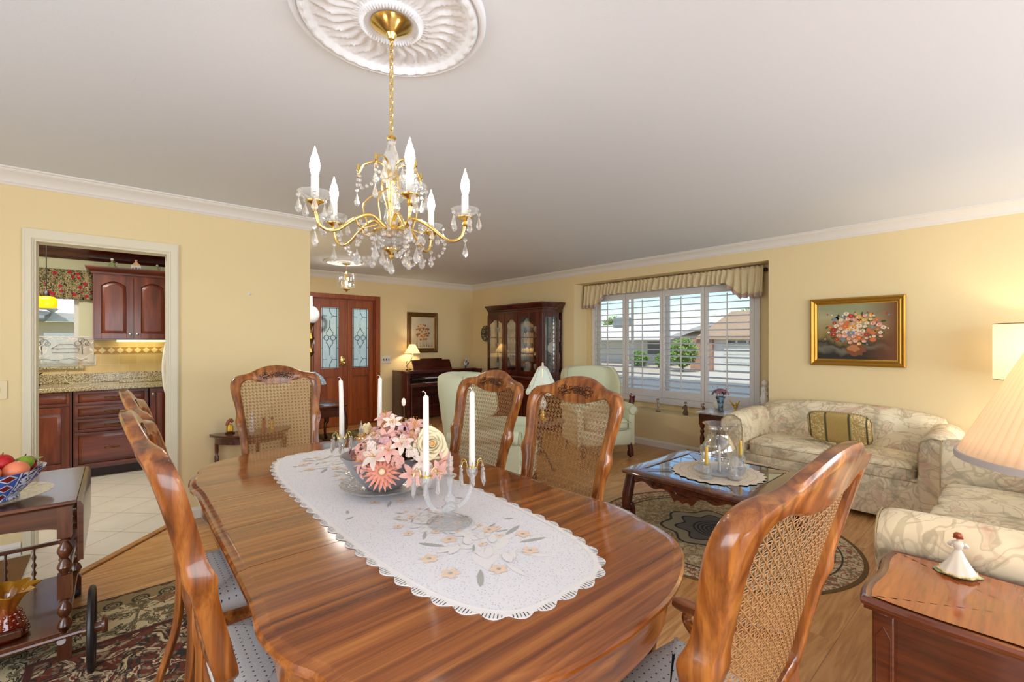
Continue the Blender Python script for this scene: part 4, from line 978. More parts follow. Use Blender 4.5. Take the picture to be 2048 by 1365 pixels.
# ================================================================ ceiling medallions and chandelier
M['plaster'] = plain('white_plaster', (222, 226, 234), .7)
def medallion(c, r, label):
    t = thing('ceiling_medallion', (c[0], c[1], H), label, 'ceiling medallion')
    P = [(1.0, 0), (1.0, -.012), (.985, -.020), (.955, -.024), (.935, -.016), (.925, -.012), (.915, -.016), (.895, -.028), (.86, -.032), (.83, -.024), (.80, -.014), (.74, -.010), (.60, -.012), (.45, -.016), (.34, -.020), (.325, -.030), (.29, -.034), (.26, -.024), (.22, -.022), (.0, -.022)]
    def wob(i, a): return 1 + (.006 * abs(math.sin(a * 30)) if 3 <= i <= 8 else 0)
    nn = 240; m_ = MB(); vs = []; fs = []
    PP = [];
    for i in range(len(P) - 1):
        for q in range(3): f = q / 3; PP.append((P[i][0] + (P[i + 1][0] - P[i][0]) * f, P[i][1] + (P[i + 1][1] - P[i][1]) * f))
    PP.append(P[-1])
    for rr, z in PP:
        for j in range(nn):
            a = 2 * PI * j / nn; dz = 0
            if .83 < rr < .90: dz = -.005 * (abs(math.sin(a * 18 + rr * 6)) - .5)
            elif .905 < rr < .95: dz = -.004 * abs(math.sin(a * 60 + rr * 40))
            elif .36 < rr < .80: dz = -.0055 * (math.sin(a * 28 + 2.2 * math.sin(rr * 14)) * math.sin((rr - .36) / .44 * PI) + .6 * math.sin(a * 56 + rr * 30) * math.sin(rr * 70)) 
            elif .27 < rr < .33: dz = -.003 * math.sin(a * 60)
            vs.append(V(rr * r * math.cos(a), rr * r * math.sin(a), z * (r / .32) ** .5 + dz * r / .31))
    for i in range(len(PP) - 1):
        for j in range(nn): fs.append((i * nn + j, i * nn + (j + 1) % nn, (i + 1) * nn + (j + 1) % nn, (i + 1) * nn + j))
    m_.add(vs, fs); m_.build('relief', M['plaster'], t, smooth=60); return t
CX, CY = .685, 1.40
medallion((CX, CY), .315, 'white plaster rosette on the ceiling around the chandelier'); medallion((2.30, 6.10), .26, 'white plaster rosette on the foyer ceiling above the glass lantern')
chd = thing('chandelier', (CX, CY, H - .024), 'brass and crystal chandelier with five lit candle bulbs over the table', 'chandelier')
Z0 = H - .024
def zz(z): return z - Z0   # local height from world height
m_ = MB(); m_.lathe([(.066, 0), (.067, -.004), (.062, -.008), (.05, -.016), (.032, -.026), (.018, -.034), (.014, -.042), (.010, -.050), (.001, -.052)], n=72, cap=False, wob=lambda i, a: 1 + (.03 * math.sin(a * 36) if 1 < i < 6 else 0)); m_.build('canopy', M['brass'], chd, smooth=30)
m_ = MB(); zt, zb_ = zz(2.37), zz(2.045); nl = 15; ll = (zt - zb_) / nl
for i in range(nl):
    c = V(0, 0, zt - ll * (i + .5)); a = PI / 2 * (i % 2); d = V(math.cos(a + .4), math.sin(a + .4), 0); pts = []
    for j in range(15):
        q = 2 * PI * j / 14; pts.append(c + d * (.0075 * math.sin(q)) + V(0, 0, ll * .66 * math.cos(q)))
    m_.tube(pts, .0017, 5)
m_.tube([(.003 * math.sin(i * 1.3), .003 * math.cos(i * 1.3), zt + (zb_ - zt) * i / 14) for i in range(15)], .0014, 5)
m_.build('chain', M['brass'], chd)
m_ = MB(); m_.lathe([(.001, zz(2.046)), (.014, zz(2.042)), (.016, zz(2.036)), (.010, zz(2.030))], n=20, cap=False)
m_.lathe([(.012, zz(1.905)), (.018, zz(1.89)), (.012, zz(1.875)), (.009, zz(1.74)), (.030, zz(1.735)), (.058, zz(1.728)), (.062, zz(1.722)), (.040, zz(1.712)), (.012, zz(1.705))], n=24, cap=False)
m_.lathe([(.012, zz(1.672)), (.024, zz(1.668)), (.026, zz(1.662)), (.012, zz(1.652)), (.008, zz(1.645)), (.010, zz(1.638)), (.001, zz(1.632))], n=24, cap=False)
m_.build('column', M['brass'], chd, smooth=40)
m_ = MB(); m_.lathe([(.010, zz(2.03)), (.016, zz(2.024)), (.012, zz(2.012)), (.022, zz(1.985)), (.028, zz(1.955)), (.022, zz(1.925)), (.012, zz(1.905))], n=12, cap=False); m_.build('glass_vase', M['crystal'], chd, smooth=0)
m_ = MB(); m_.lathe([(.055, zz(1.722)), (.050, zz(1.70)), (.034, zz(1.68)), (.012, zz(1.672))], n=14, cap=False)
m_.lathe([(.012, zz(1.86)), (.034, zz(1.855)), (.044, zz(1.838)), (.030, zz(1.820)), (.012, zz(1.815)), (.020, zz(1.79)), (.026, zz(1.765)), (.014, zz(1.742))], n=12, cap=False); m_.build('glass_bowl', M['cut'], chd, smooth=0)
bulbm, bN, bL, bb = newmat('lit_candle_bulb'); bb.inputs['Base Color'].default_value = (1, .95, .85, 1); bb.inputs['Emission Color'].default_value = (1, .86, .66, 1); bb.inputs['Emission Strength'].default_value = 62
M['bulb'] = bulbm
def drop(m_, c, L1=.045, r=.010): m_.lathe([(.0005, 0), (r * .25, -L1 * .2), (r * .8, -L1 * .55), (r, -L1 * .75), (r * .6, -L1 * .93), (.0005, -L1)], c, 6, cap=False)
def beads(m_, pts, r=.0062, step=.0135):
    P = spline(pts, 10); acc = 0; last = P[0]
    m_.ball(last, r, 6)
    for p in P[1:]:
        acc += (p - last).length; last = p
        if acc >= step: m_.ball(p, r, 6); acc = 0
ANG = [R(x) for x in (4, 68, 158, 221, 297)]
for k in range(5):
    a = ANG[k]; d = CR * math.cos(a) + CAMD * math.sin(a); n_ = V(-d.y, d.x, 0)
    e = d * .245; zc = zz(1.775)
    m_ = MB(); m_.tube(spline([d * .02 + V(0, 0, zz(1.735)), d * .07 + V(0, 0, zz(1.768)), d * .125 + V(0, 0, zz(1.745)), d * .185 + V(0, 0, zz(1.700)), d * .228 + V(0, 0, zz(1.706)), d * .243 + V(0, 0, zz(1.745)), e + V(0, 0, zc)], 6), .0055, 8)
    m_.lathe([(.006, zz(1.745)), (.011, zz(1.752)), (.006, zz(1.762)), (.020, zc - .004), (.026, zc + .001), (.026, zc + .003), (.012, zc + .004)], e, 20, cap=False)
    m_.tube(spline([d * .05 + V(0, 0, zz(1.74)), d * .10 + V(0, 0, zz(1.722)), d * .12 + V(0, 0, zz(1.745)), d * .10 + V(0, 0, zz(1.757))], 5), .003, 6)
    arm = m_.build('arm', M['brass'], chd, smooth=50)
    m_ = MB(); m_.lathe([(.012, zc + .003), (.026, zc + .006), (.040, zc + .016), (.047, zc + .028), (.046, zc + .029), (.038, zc + .019), (.024, zc + .009), (.012, zc + .006)], e, 40, cap=False, wob=lambda i, q: 1 + (.05 * abs(math.sin(q * 4)) if 1 < i < 6 else 0)); m_.build('drip_dish', M['cut'], arm, smooth=50)
    m_ = MB(); m_.tube([e + V(0, 0, zc + .005), e + V(0, 0, zc + .075)], .0115, 16); m_.build('candle_sleeve', M['porcelain'], arm)
    m_ = MB(); m_.lathe([(.007, zc + .072), (.010, zc + .082), (.0140, zc + .100), (.0148, zc + .110), (.0120, zc + .128), (.006, zc + .146), (.0025, zc + .158), (.0006, zc + .166)], e, 16, cap=False); m_.build('bulb', M['bulb'], arm, smooth=60)
    for q in range(5):
        b = a + 2 * PI * q / 5; dd = CR * math.cos(b) + CAMD * math.sin(b); c = e + dd * .046 + V(0, 0, zc + .022)
        m_ = MB(); m_.ball(c + V(0, 0, -.010), .007, 6); drop(m_, c + V(0, 0, -.016), .046, .0105); m_.build('crystal_drop', M['crystal'], arm, smooth=0)
    m_ = MB(); m_.ball(e + V(0, 0, zc - .05), .006, 6); m_.ball(e + V(0, 0, zc - .075), .0075, 6); drop(m_, e + V(0, 0, zc - .083), .05, .011); m_.build('crystal_drop', M['crystal'], arm, smooth=0)
    # beaded swag from dish to body
    m_ = MB(); beads(m_, [d * .18 + V(0, 0, zz(1.700)), d * .165 + n_ * .01 + V(0, 0, zz(1.655)), d * .11 + V(0, 0, zz(1.628)), d * .06 + V(0, 0, zz(1.640)), d * .035 + V(0, 0, zz(1.70))]); m_.build('bead_swag', M['crystal'], chd, smooth=0)
    nx_ = ANG[(k + 1) % 5] + (2 * PI if k == 4 else 0); a2 = (a + nx_) / 2; d2 = CR * math.cos(a2) + CAMD * math.sin(a2); a3 = nx_; d3 = CR * math.cos(a3) + CAMD * math.sin(a3)
    m_ = MB(); beads(m_, [d * .105 + V(0, 0, zz(1.745)), d2 * .11 + V(0, 0, zz(1.675)), d3 * .105 + V(0, 0, zz(1.745))]); drop(m_, d2 * .11 + V(0, 0, zz(1.665)), .055, .013); m_.build('bead_swag', M['crystal'], chd, smooth=0)
    m_ = MB(); beads(m_, [d2 * .055 + V(0, 0, zz(1.72)), d2 * .062 + V(0, 0, zz(1.66))]); drop(m_, d2 * .062 + V(0, 0, zz(1.652)), .05, .012); m_.build('bead_swag', M['crystal'], chd, smooth=0)
    # upper scroll with its own hanging drops
    m_ = MB(); pts = spline([d2 * .012 + V(0, 0, zz(1.80)), d2 * .03 + V(0, 0, zz(1.88)), d2 * .018 + V(0, 0, zz(1.935)), d2 * .045 + V(0, 0, zz(1.955)), d2 * .085 + V(0, 0, zz(1.945)), d2 * .102 + V(0, 0, zz(1.92)), d2 * .106 + V(0, 0, zz(1.90))], 5)
    m_.tube(pts, .0036, 6); m_.lathe([(.002, .02), (.006, .012), (.004, .004), (.006, -.002), (.001, -.006)], d2 * .106 + V(0, 0, zz(1.925)), 8, cap=False)
    m_.tube(spline([d2 * .03 + V(0, 0, zz(1.86)), d2 * .075 + V(0, 0, zz(1.83)), d2 * .09 + V(0, 0, zz(1.80)), d2 * .075 + V(0, 0, zz(1.745))], 5), .003, 6)
    sc = m_.build('scroll', M['brass'], chd, smooth=50)
    m_ = MB(); beads(m_, [d2 * .106 + V(0, 0, zz(1.91)), d2 * .11 + V(0, 0, zz(1.85))]); drop(m_, d2 * .11 + V(0, 0, zz(1.848)), .045, .010)
    m_.build('crystal_drop', M['crystal'], sc, smooth=0); m_ = MB(); m_.ball(d2 * .05 + V(0, 0, zz(1.94)), .007, 6); drop(m_, d2 * .05 + V(0, 0, zz(1.93)), .05, .013); m_.build('crystal_drop', M['crystal'], sc, smooth=0)
    m_ = MB(); m_.T = None; beads(m_, [d2 * .10 + V(0, 0, zz(1.905)), (d2 + d3 * .6) * .06 + V(0, 0, zz(1.86)), d3 * .03 + V(0, 0, zz(1.90))]); m_.build('bead_swag', M['crystal'], chd, smooth=0)
m_ = MB(); drop(m_, V(0, 0, zz(1.632)), .05, .013); m_.build('crystal_drop', M['crystal'], chd, smooth=0)
# ================================================================ kitchen seen through the doorway
g = NG('granite', .15); n1 = g.noise(110, detail=5); n2 = g.voro(90)
c1 = ramp(g.N, [(.34, (60, 52, 40)), (.46, (150, 132, 96)), (.60, (206, 194, 160))]); g.L.new(n1, c1.inputs[0]); M['granite'] = g.done(c1.outputs[0])
m_ = MB(); m_.b2((-2.4, 6.045, .872), (.42, 6.70, .912)); ct = struct('kitchen_counter', m_, M['granite'], bevel=.006) if False else m_.build('granite_countertop', M['granite'], bevel=.006); tag(ct, 'long speckled granite countertop on the cherry base cabinets', 'countertop')
m_ = MB(); m_.b2((-2.4, 6.675, .913), (.42, 6.698, 1.012)); tag(m_.build('granite_upstand', M['granite'], bevel=.003), 'speckled granite strip standing behind the counter under the tiles', 'backsplash')
g = NG('travertine_tile', .45); X_ = g.xyz()
bt = g.N.new('ShaderNodeTexBrick'); bt.inputs['Color1'].default_value = lin((206, 178, 118)); bt.inputs['Color2'].default_value = lin((222, 200, 150)); bt.inputs['Mortar'].default_value = lin((226, 210, 168)); bt.inputs['Scale'].default_value = 1; bt.inputs['Brick Width'].default_value = .155; bt.inputs['Row Height'].default_value = .10; bt.inputs['Mortar Size'].default_value = .003; bt.offset = .5
cb = g.N.new('ShaderNodeCombineXYZ'); g.L.new(X_[0], cb.inputs[0]); g.L.new(X_[2], cb.inputs[1]); g.L.new(cb.outputs[0], bt.inputs[0])
col = g.mix(.5, bt.outputs[0], g.mix(g.noise(12, detail=5), (196, 164, 104), (232, 212, 164)), 'MIX'); M['trav'] = g.done(col)
m_ = MB(); m_.b2((-.325, 6.688, 1.012), (.42, 6.699, 1.37)); m_.b2((-1.4, 6.688, 1.012), (-.325, 6.699, 1.085)); bs = tag(m_.build('tile_backsplash', M['trav'], smooth=0), 'tumbled travertine backsplash with a row of diamonds under the wall cabinet', 'backsplash')
M['diam'] = plain('pale_diamond_tile', (232, 214, 168), .4); M['diamd'] = plain('amber_border_tile', (178, 134, 62), .4)
m_ = MB(); m_.b2((-.325, 6.684, 1.222), (.42, 6.689, 1.292)); m_.build('border_strip', M['diamd'], bs, smooth=0)
m_ = MB()
for i in range(10):
    cx = -.29 + i * .075; m_.loft([[V(cx - .035, y, 1.257), V(cx, y, 1.224), V(cx + .035, y, 1.257), V(cx, y, 1.290)] for y in (6.680, 6.686)])
m_.build('diamond_tile', M['diam'], bs, smooth=0)
t = thing('wall_outlet', (-.245, 6.686, 1.15), 'white outlet plate on the travertine tiles beside the lace curtain', 'outlet')
m_ = MB(); m_.box((0, 0, 0), (.115, .008, .115)); m_.build('cover_plate', M['white'], t, bevel=.003)
for z in (-.025, .025):
    m_ = MB(); m_.box((.03, -.005, z), (.028, .004, .03)); m_.build('socket', plain('outlet_grey', (200, 190, 180), .4), t, bevel=.002)
# base cabinets
def raised(m_, x0, x1, z0, z1, y, st=.05, fr=.012, arch=0):
    """frame and raised field on a door/drawer front facing -y; y is the front face"""
    m_.b2((x0, y, z0), (x0 + st, y + .02, z1)); m_.b2((x1 - st, y, z0), (x1, y + .02, z1)); m_.b2((x0 + st, y, z0), (x1 - st, y + .02, z0 + st)); 
    def top(x): 
        if not arch: return z1 - st
        u = (x - x0 - st) / (x1 - x0 - 2 * st); return z1 - st * 1.05 - arch * (1 - math.sin(PI * (.12 + .76 * u)))
    n = 12 if arch else 1; xs = [x0 + st + (x1 - x0 - 2 * st) * i / n for i in range(n + 1)]
    for i in range(n):
        a, b = xs[i], xs[i + 1]
        m_.loft([[V(a, y_, top(a)), V(b, y_, top(b)), V(b, y_, z1), V(a, y_, z1)] for y_ in (y, y + .02)])
    ins = .028
    out = [(x0 + st, z0 + st), (x1 - st, z0 + st)] + [(x, top(x)) for x in xs[::-1]]
    cx, cz = (x0 + x1) / 2, (z0 + z1) / 2
    def off(k, y_): return [V(cx + (x - cx) * (1 - k / max(.02, abs((x1 - x0) / 2 - st))), y_, cz + (z - cz) * (1 - k / ((z1 - z0) / 2 - st))) for x, z in out]
    m_.loft([off(0, y + .016), off(.006, y + .014), off(ins, y + .004), off(ins + .002, y + .004)])
def knob(par, x, y, z, mat='steel', r=.014):
    m_ = MB(); m_.lathe([(.005, 0), (.005, .012), (r, .018), (r, .026), (r * .6, .030), (.0005, .031)], (x, y, z), 14, Matrix.Rotation(PI / 2, 3, 'X')); return m_.build('knob', M[mat], par)
def pull(par, x, y, z):
    m_ = MB(); m_.tube(spline([(x - .055, y, z), (x - .05, y - .022, z), (x - .02, y - .026, z + .002), (x, y - .030, z), (x + .02, y - .026, z - .002), (x + .05, y - .022, z), (x + .055, y, z)], 4), .005, 6); m_.ball((x, y - .03, z), .008, 8); return m_.build('handle', M['oldbrass'], par)
M['toe'] = plain('dark_toe_kick', (40, 20, 22), .5)
t = thing('base_cabinet', (-.05, 6.35, 0), 'cherry base cabinet with a stack of four drawers', 'cabinet'); t.location = (0, 0, 0)
YF = 6.09
m_ = MB(); m_.b2((-.335, YF, .10), (.232, 6.69, .871)); m_.build('body', M['cherry'], t, smooth=0)
m_ = MB(); m_.b2((-.335, YF + .06, 0.007), (.232, 6.68, .10)); m_.build('toe_kick', M['toe'], t, smooth=0)
for z0, z1 in ((.735, .862), (.600, .722), (.470, .588), (.130, .458)):
    m_ = MB(); raised(m_, -.322, .222, z0, z1, YF - .022, .022); d = m_.build('drawer', M['cherry'], t, bevel=.0015); pull(d, -.05, YF - .022, (z0 + z1) / 2)
t = thing('base_cabinet', (0, 0, 0), 'cherry sink cabinet with one door, left of the drawer stack', 'cabinet')
m_ = MB(); m_.b2((-.90, YF, .10), (-.345, 6.69, .871)); m_.build('body', M['cherry_z'], t, smooth=0)
m_ = MB(); m_.b2((-.90, YF + .06, 0.007), (-.345, 6.68, .10)); m_.build('toe_kick', M['toe'], t, smooth=0)
m_ = MB(); raised(m_, -.885, -.36, .735, .862, YF - .022, .022); m_.build('drawer', M['cherry'], t, bevel=.0015)
m_ = MB(); raised(m_, -.885, -.36, .130, .722, YF - .022, .055); m_.build('door', M['cherry_z'], t, bevel=.0015)
t = thing('base_cabinet', (0, 0, 0), 'cherry base cabinet door right of the drawer stack, beside the fridge', 'cabinet')
m_ = MB(); m_.b2((.242, YF, .10), (.42, 6.69, .871)); m_.build('body', M['cherry_z'], t, smooth=0)
m_ = MB(); m_.b2((.242, YF + .06, 0.007), (.42, 6.68, .10)); m_.build('toe_kick', M['toe'], t, smooth=0)
m_ = MB(); raised(m_, .252, .415, .130, .862, YF - .022, .04); d = m_.build('door', M['cherry_z'], t, bevel=.0015); knob(d, .272, YF - .022, .80)
# wall cabinet
t = thing('wall_cabinet', (0, 0, 0), 'cherry wall cabinet with arched doors and a crown top', 'cabinet'); YW = 6.37
m_ = MB(); m_.b2((-.205, YW, 1.37), (.50, 6.699, 2.09)); m_.build('body', M['cherry_z'], t, smooth=0)
for x0, x1, kx in ((-.195, .115, .09), (.125, .435, .15)):
    m_ = MB(); raised(m_, x0, x1, 1.385, 2.045, YW - .022, .055, arch=.075); d = m_.build('door', M['cherry_z'], t, bevel=.0015); knob(d, kx, YW - .022, 1.43)
m_ = MB(); cp = [(0, 2.06), (.012, 2.062), (.016, 2.082), (.03, 2.095), (.055, 2.115), (.06, 2.125), (.06, 2.135), (0, 2.135)]
m_.loft([[V(-.205 - px, YW - px, pz) for px, pz in cp], [V(.50, YW - px, pz) for px, pz in cp]]); m_.loft([[V(-.205 - px, YW - px, pz) for px, pz in cp], [V(-.205 - px, 6.699, pz) for px, pz in cp]]); m_.b2((-.205, YW, 2.09), (.5, 6.699, 2.13)); m_.build('crown', M['cherry'], t, smooth=30)
M['strip_l'] = plain('under_cabinet_light_strip', (255, 236, 150), .5, emit=9)
t = tag(MB().b2((-.02, 6.56, 1.352), (.40, 6.60, 1.368)).build('under_cabinet_light', M['strip_l'], smooth=0), 'glowing strip light under the cherry wall cabinet', 'light')
# dark wooden cornice of the kitchen
for nm, a, b, n_ in (('trim_6', (-2.4, 6.70), (1.06, 6.70), (0, -1)), ('trim_7', (1.06, 4.33), (1.06, 6.70), (-1, 0))):
    a = V(*a, 0); b = V(*b, 0); n_ = V(*n_, 0); m_ = MB()
    m_.loft([[P + n_ * (px * 1.6) + V(0, 0, H + pz * 2.1 - .0) for px, pz in CP] for P in (a, b)]); struct(nm, m_, M['dark_x'], smooth=25)
# ornaments on top of the wall cabinet
def cruet(x, label, s=1.0):
    t = thing('glass_cruet', (x, 6.42, 2.136), label, 'bottle')
    m_ = MB(); m_.lathe([(.001, 0), (.040 * s, 0), (.042 * s, .004), (.03 * s, .02), (.014 * s, .045 * s), (.008 * s, .058 * s), (.011 * s, .066 * s)], n=20, cap=False); m_.build('body', plain('green_bottle_glass', (150, 160, 110), .1), t, smooth=50)
    m_ = MB(); m_.ball((0, 0, .080 * s), .014 * s, 10); m_.build('stopper', M['porcelain'], t)
    m_ = MB(); m_.tube(spline([(.012 * s, 0, .06 * s), (.032 * s, 0, .055 * s), (.03 * s, 0, .03 * s), (.024 * s, 0, .022 * s)], 4), .0025, 6); m_.build('handle', M['steel'], t)
cruet(-.055, 'bell shaped glass cruet on the wall cabinet top, left of the little house', 1.15); cruet(.322, 'bell shaped glass cruet on the wall cabinet top, nearest the fridge', .85)
t = thing('ceramic_house', (.14, 6.42, 2.136), 'small white ceramic house on top of the wall cabinet', 'ornament')
m_ = MB(); m_.b2((-.042, -.02, 0), (.042, .02, .05)); m_.build('walls', M['porcelain'], t, bevel=.002)
m_ = MB(); m_.loft([[V(-.04, y, .05), V(.04, y, .05), V(.0, y, .092)] for y in (-.024, .024)]); m_.b2((-.01, -.01, .08), (.01, .01, .108)); m_.build('roof', plain('ceramic_roof_peach', (222, 176, 136), .4), t)
m_ = MB(); m_.b2((-.008, -.023, 0), (.008, -.019, .026)); m_.build('door', plain('ceramic_door_green', (70, 80, 60), .4), t)
m_ = MB(); m_.b2((-.034, -.023, .006), (-.018, -.019, .022)); m_.build('window', plain('ceramic_pink', (200, 110, 100), .4), t); m_ = MB(); m_.b2((.018, -.023, .006), (.034, -.019, .024)); m_.build('window', plain('ceramic_blue', (110, 150, 190), .4), t)
# window, valance and lace café curtain
m_ = MB()
for a, b in (((-1.35, 1.09), (-1.31, 2.0)), ((-.365, 1.09), (-.325, 2.0)), ((-1.35, 1.09), (-.325, 1.12)), ((-1.35, 1.96), (-.325, 2.0))): m_.b2((a[0], 6.76, a[1]), (b[0], 6.79, b[1]))
wk = struct('window_2', m_, M['white'], smooth=0)
m_ = MB(); m_.b2((-1.33, 6.772, 1.1), (-.34, 6.776, 1.98)); m_.build('glass_pane', M['pane'], wk, smooth=0)
m_ = MB(); m_.b2((-1.4, 6.66, 1.062), (-.28, 6.76, 1.088)); struct('trim_8', m_, M['granite'], bevel=.004)
g = NG('fruit_print', .9); v2 = g.map((1, 1, 1)); vc = g.voro(26, out='Color'); nn = g.noise(38, detail=4, dist=2)
c1 = ramp(g.N, [(.36, (34, 24, 28)), (.46, (90, 92, 52)), (.54, (208, 186, 140)), (.64, (56, 44, 34))]); g.L.new(nn, c1.inputs[0])
red = g.voro(14); rm = g.step(red, .30, .24); col = g.mix(rm, c1.outputs[0], (178, 40, 56)); M['fruitp'] = g.done(col)
def gath(x0, x1, y, z0, z1, mat, name, label, cat, amp=.012, fr=110, n=160, mats=None, scal=0):
    m_ = MB(); m_.grid(lambda u, v_: (x0 + u * (x1 - x0), y - amp * (1 + math.sin(u * fr + 2 * math.sin(u * 9))) * (.5 + .5 * v_), z1 + (z0 - z1 - scal * abs(math.sin(u * fr * .35))) * v_), n, 8)
    return tag(m_.build(name, mat, smooth=80, solid=.002), label, cat)
gath(-1.42, -.215, 6.665, 1.80, 2.115, M['fruitp'], 'kitchen_valance', 'gathered valance with red fruit print over the kitchen window', 'valance')
t = thing('curtain_rod', (-.8, 6.665, 1.405), 'thin white rod carrying the lace cafe curtain across the kitchen window', 'curtain rod'); m_ = MB(); m_.tube([(-.6, 0, 0), (.62, 0, 0)], .005, 8); m_.build('rod', M['white'], t)
lm = bpy.data.materials.new('lace_curtain'); lm.use_nodes = True; N = lm.node_tree.nodes; L = lm.node_tree.links
b = N['Principled BSDF']; b.inputs['Base Color'].default_value = lin((236, 232, 226)); b.inputs['Roughness'].default_value = .9
tr = N.new('ShaderNodeBsdfTransparent'); mx = N.new('ShaderNodeMixShader'); tc = N.new('ShaderNodeTexCoord'); ns = N.new('ShaderNodeTexNoise'); ns.inputs['Scale'].default_value = 11; ns.inputs['Detail'].default_value = 1
mm = N.new('ShaderNodeMath'); mm.operation = 'SUBTRACT'; mm.inputs[1].default_value = .5; ab = N.new('ShaderNodeMath'); ab.operation = 'ABSOLUTE'; mr = N.new('ShaderNodeMapRange'); mr.inputs[1].default_value = .008; mr.inputs[2].default_value = .02; mr.inputs[3].default_value = .95; mr.inputs[4].default_value = .34
L.new(tc.outputs['Object'], ns.inputs[0]); L.new(ns.outputs['Fac'], mm.inputs[0]); L.new(mm.outputs[0], ab.inputs[0]); L.new(ab.outputs[0], mr.inputs[0]); L.new(mr.outputs[0], mx.inputs[0]); L.new(tr.outputs[0], mx.inputs[1]); L.new(b.outputs[0], mx.inputs[2]); L.new(mx.outputs[0], N['Material Output'].inputs[0]); M['lacec'] = lm
lc = gath(-1.38, -.205, 6.662, 1.135, 1.405, M['lacec'], 'cafe_curtain', 'sheer lace cafe curtain with tree pattern across the lower kitchen window', 'curtain', .005, 60, scal=.02)
M['lacedark'] = plain('lace_outline', (84, 84, 92), .9)
m_ = MB()   # little lace landscape: trees and a cottage outlined
def oc(cx, cz, r, n=10, sq=1): return [(cx + r * math.cos(2 * PI * i / n), 6.648, cz + sq * r * math.sin(2 * PI * i / n)) for i in range(n + 1)]
for cx in (-.72, -.60, -.30):
    for dx, dz, r in ((-.03, .0, .026), (.02, .012, .03), (-.005, .035, .025), (.045, -.006, .02)): m_.tube(oc(cx + dx, 1.335 + dz, r), .0018, 4)
    m_.tube([(cx, 6.648, 1.31), (cx + .005, 6.648, 1.22)], .003, 4)
m_.tube([(-.53, 6.648, 1.28), (-.47, 6.648, 1.325), (-.37, 6.648, 1.325), (-.32, 6.648, 1.28), (-.53, 6.648, 1.28), (-.52, 6.648, 1.24), (-.33, 6.648, 1.24), (-.32, 6.648, 1.28)], .0022, 4)
for k in range(12): m_.tube([(-.80 + k * .045, 6.648, 1.165 + .012 * math.sin(k * 1.6)), (-.755 + k * .045, 6.648, 1.165 + .012 * math.sin((k + 1) * 1.6))], .0018, 4)
m_.build('lace_pattern', M['lacedark'], lc)
# pendant, faucet, cord, board, fridge
t = thing('pendant_lamp', (-.485, 5.71, H), 'small amber glass pendant lamp hanging before the kitchen window', 'lamp')
zp = 1.676 - H
m_ = MB(); m_.lathe([(.001, 0), (.055, 0), (.055, -.012), (.03, -.028), (.001, -.03)], n=24, cap=False); m_.build('canopy', M['oldbrass'], t)
m_ = MB(); m_.tube([(0, 0, -.02), (0, 0, zp + .10)], .0035, 6); m_.lathe([(.008, zp + .13), (.018, zp + .12), (.022, zp + .085), (.03, zp + .078)], n=16); m_.build('stem', M['black'], t)
am, N_, L_2, bb = newmat('amber_glass_shade'); bb.inputs['Base Color'].default_value = lin((250, 160, 20)); bb.inputs['Emission Color'].default_value = lin((255, 158, 10)); bb.inputs['Emission Strength'].default_value = 1.4; bb.inputs['Roughness'].default_value = .2
m_ = MB(); m_.lathe([(.022, zp + .08), (.055, zp + .072), (.068, zp + .05), (.071, zp + .01), (.064, zp - .022), (.060, zp - .022), (.067, zp + .01), (.064, zp + .046), (.05, zp + .066), (.018, zp + .072)], n=32, cap=False); m_.build('lamp_shade', am, t, smooth=60)
t = thing('kitchen_faucet', (-.62, 6.52, .912), 'black kitchen faucet on the granite counter', 'faucet')
m_ = MB(); m_.lathe([(.026, 0), (.026, .012), (.018, .02), (.016, .10), (.001, .11)], n=16, cap=False); m_.tube(spline([(0, 0, .09), (0, -.01, .15), (-.02, -.05, .165), (-.05, -.10, .14)], 5), .013, 10); m_.build('spout', M['black'], t)
m_ = MB(); m_.tube([(0, 0, .10), (.04, .0, .13)], .006, 8); m_.build('handle', M['black'], t)
m_ = MB(); m_.tube(spline([(-.42, 6.675, 1.06), (-.43, 6.66, .98), (-.40, 6.60, .925), (-.33, 6.55, .918), (-.22, 6.56, .919)], 6), .004, 6); tag(m_.build('power_cord', M['cream']), 'cream cord hanging from the kitchen sill onto the counter', 'cord')
m_ = MB(); m_.b2((.0, 6.40, .913), (.36, 6.62, .935)); tag(m_.build('chopping_board', M['granite'], bevel=.003), 'granite chopping board lying on the counter near the fridge', 'board')
t = thing('refrigerator', (.73, 5.2, 0.007), 'white refrigerator, only its curved handle showing past the doorway', 'refrigerator')
m_ = MB(); m_.b2((-.31, -.42, .03), (.32, .42, 1.75)); m_.build('body', M['white'], t, bevel=.01)
m_ = MB(); m_.b2((-.35, -.42, .05), (-.312, .42, 1.74)); d = m_.build('door', M['white'], t, bevel=.01)
m_ = MB(); m_.tube(spline([(-.345, .36, .78), (-.385, .37, .86), (-.405, .37, 1.08), (-.385, .37, 1.30), (-.345, .36, 1.40)], 6), .013, 8); m_.build('handle', M['white'], d)

# ================================================================ tea cart
M['cart'] = wood('cart_walnut', [(56, 26, 12), (86, 44, 22), (112, 64, 36)], 'X', 1, .25, .5, 12, 1.0); M['cart_z'] = wood('cart_walnut_z', [(56, 26, 12), (86, 44, 22), (112, 64, 36)], 'Z', 1, .25, .5, 12, 1.0)
tc_ = thing('tea_cart', (-.40, 2.95, 0), 'dark walnut tea cart with drop leaf, turned legs and a large wheel', 'cart')
ZC = .68
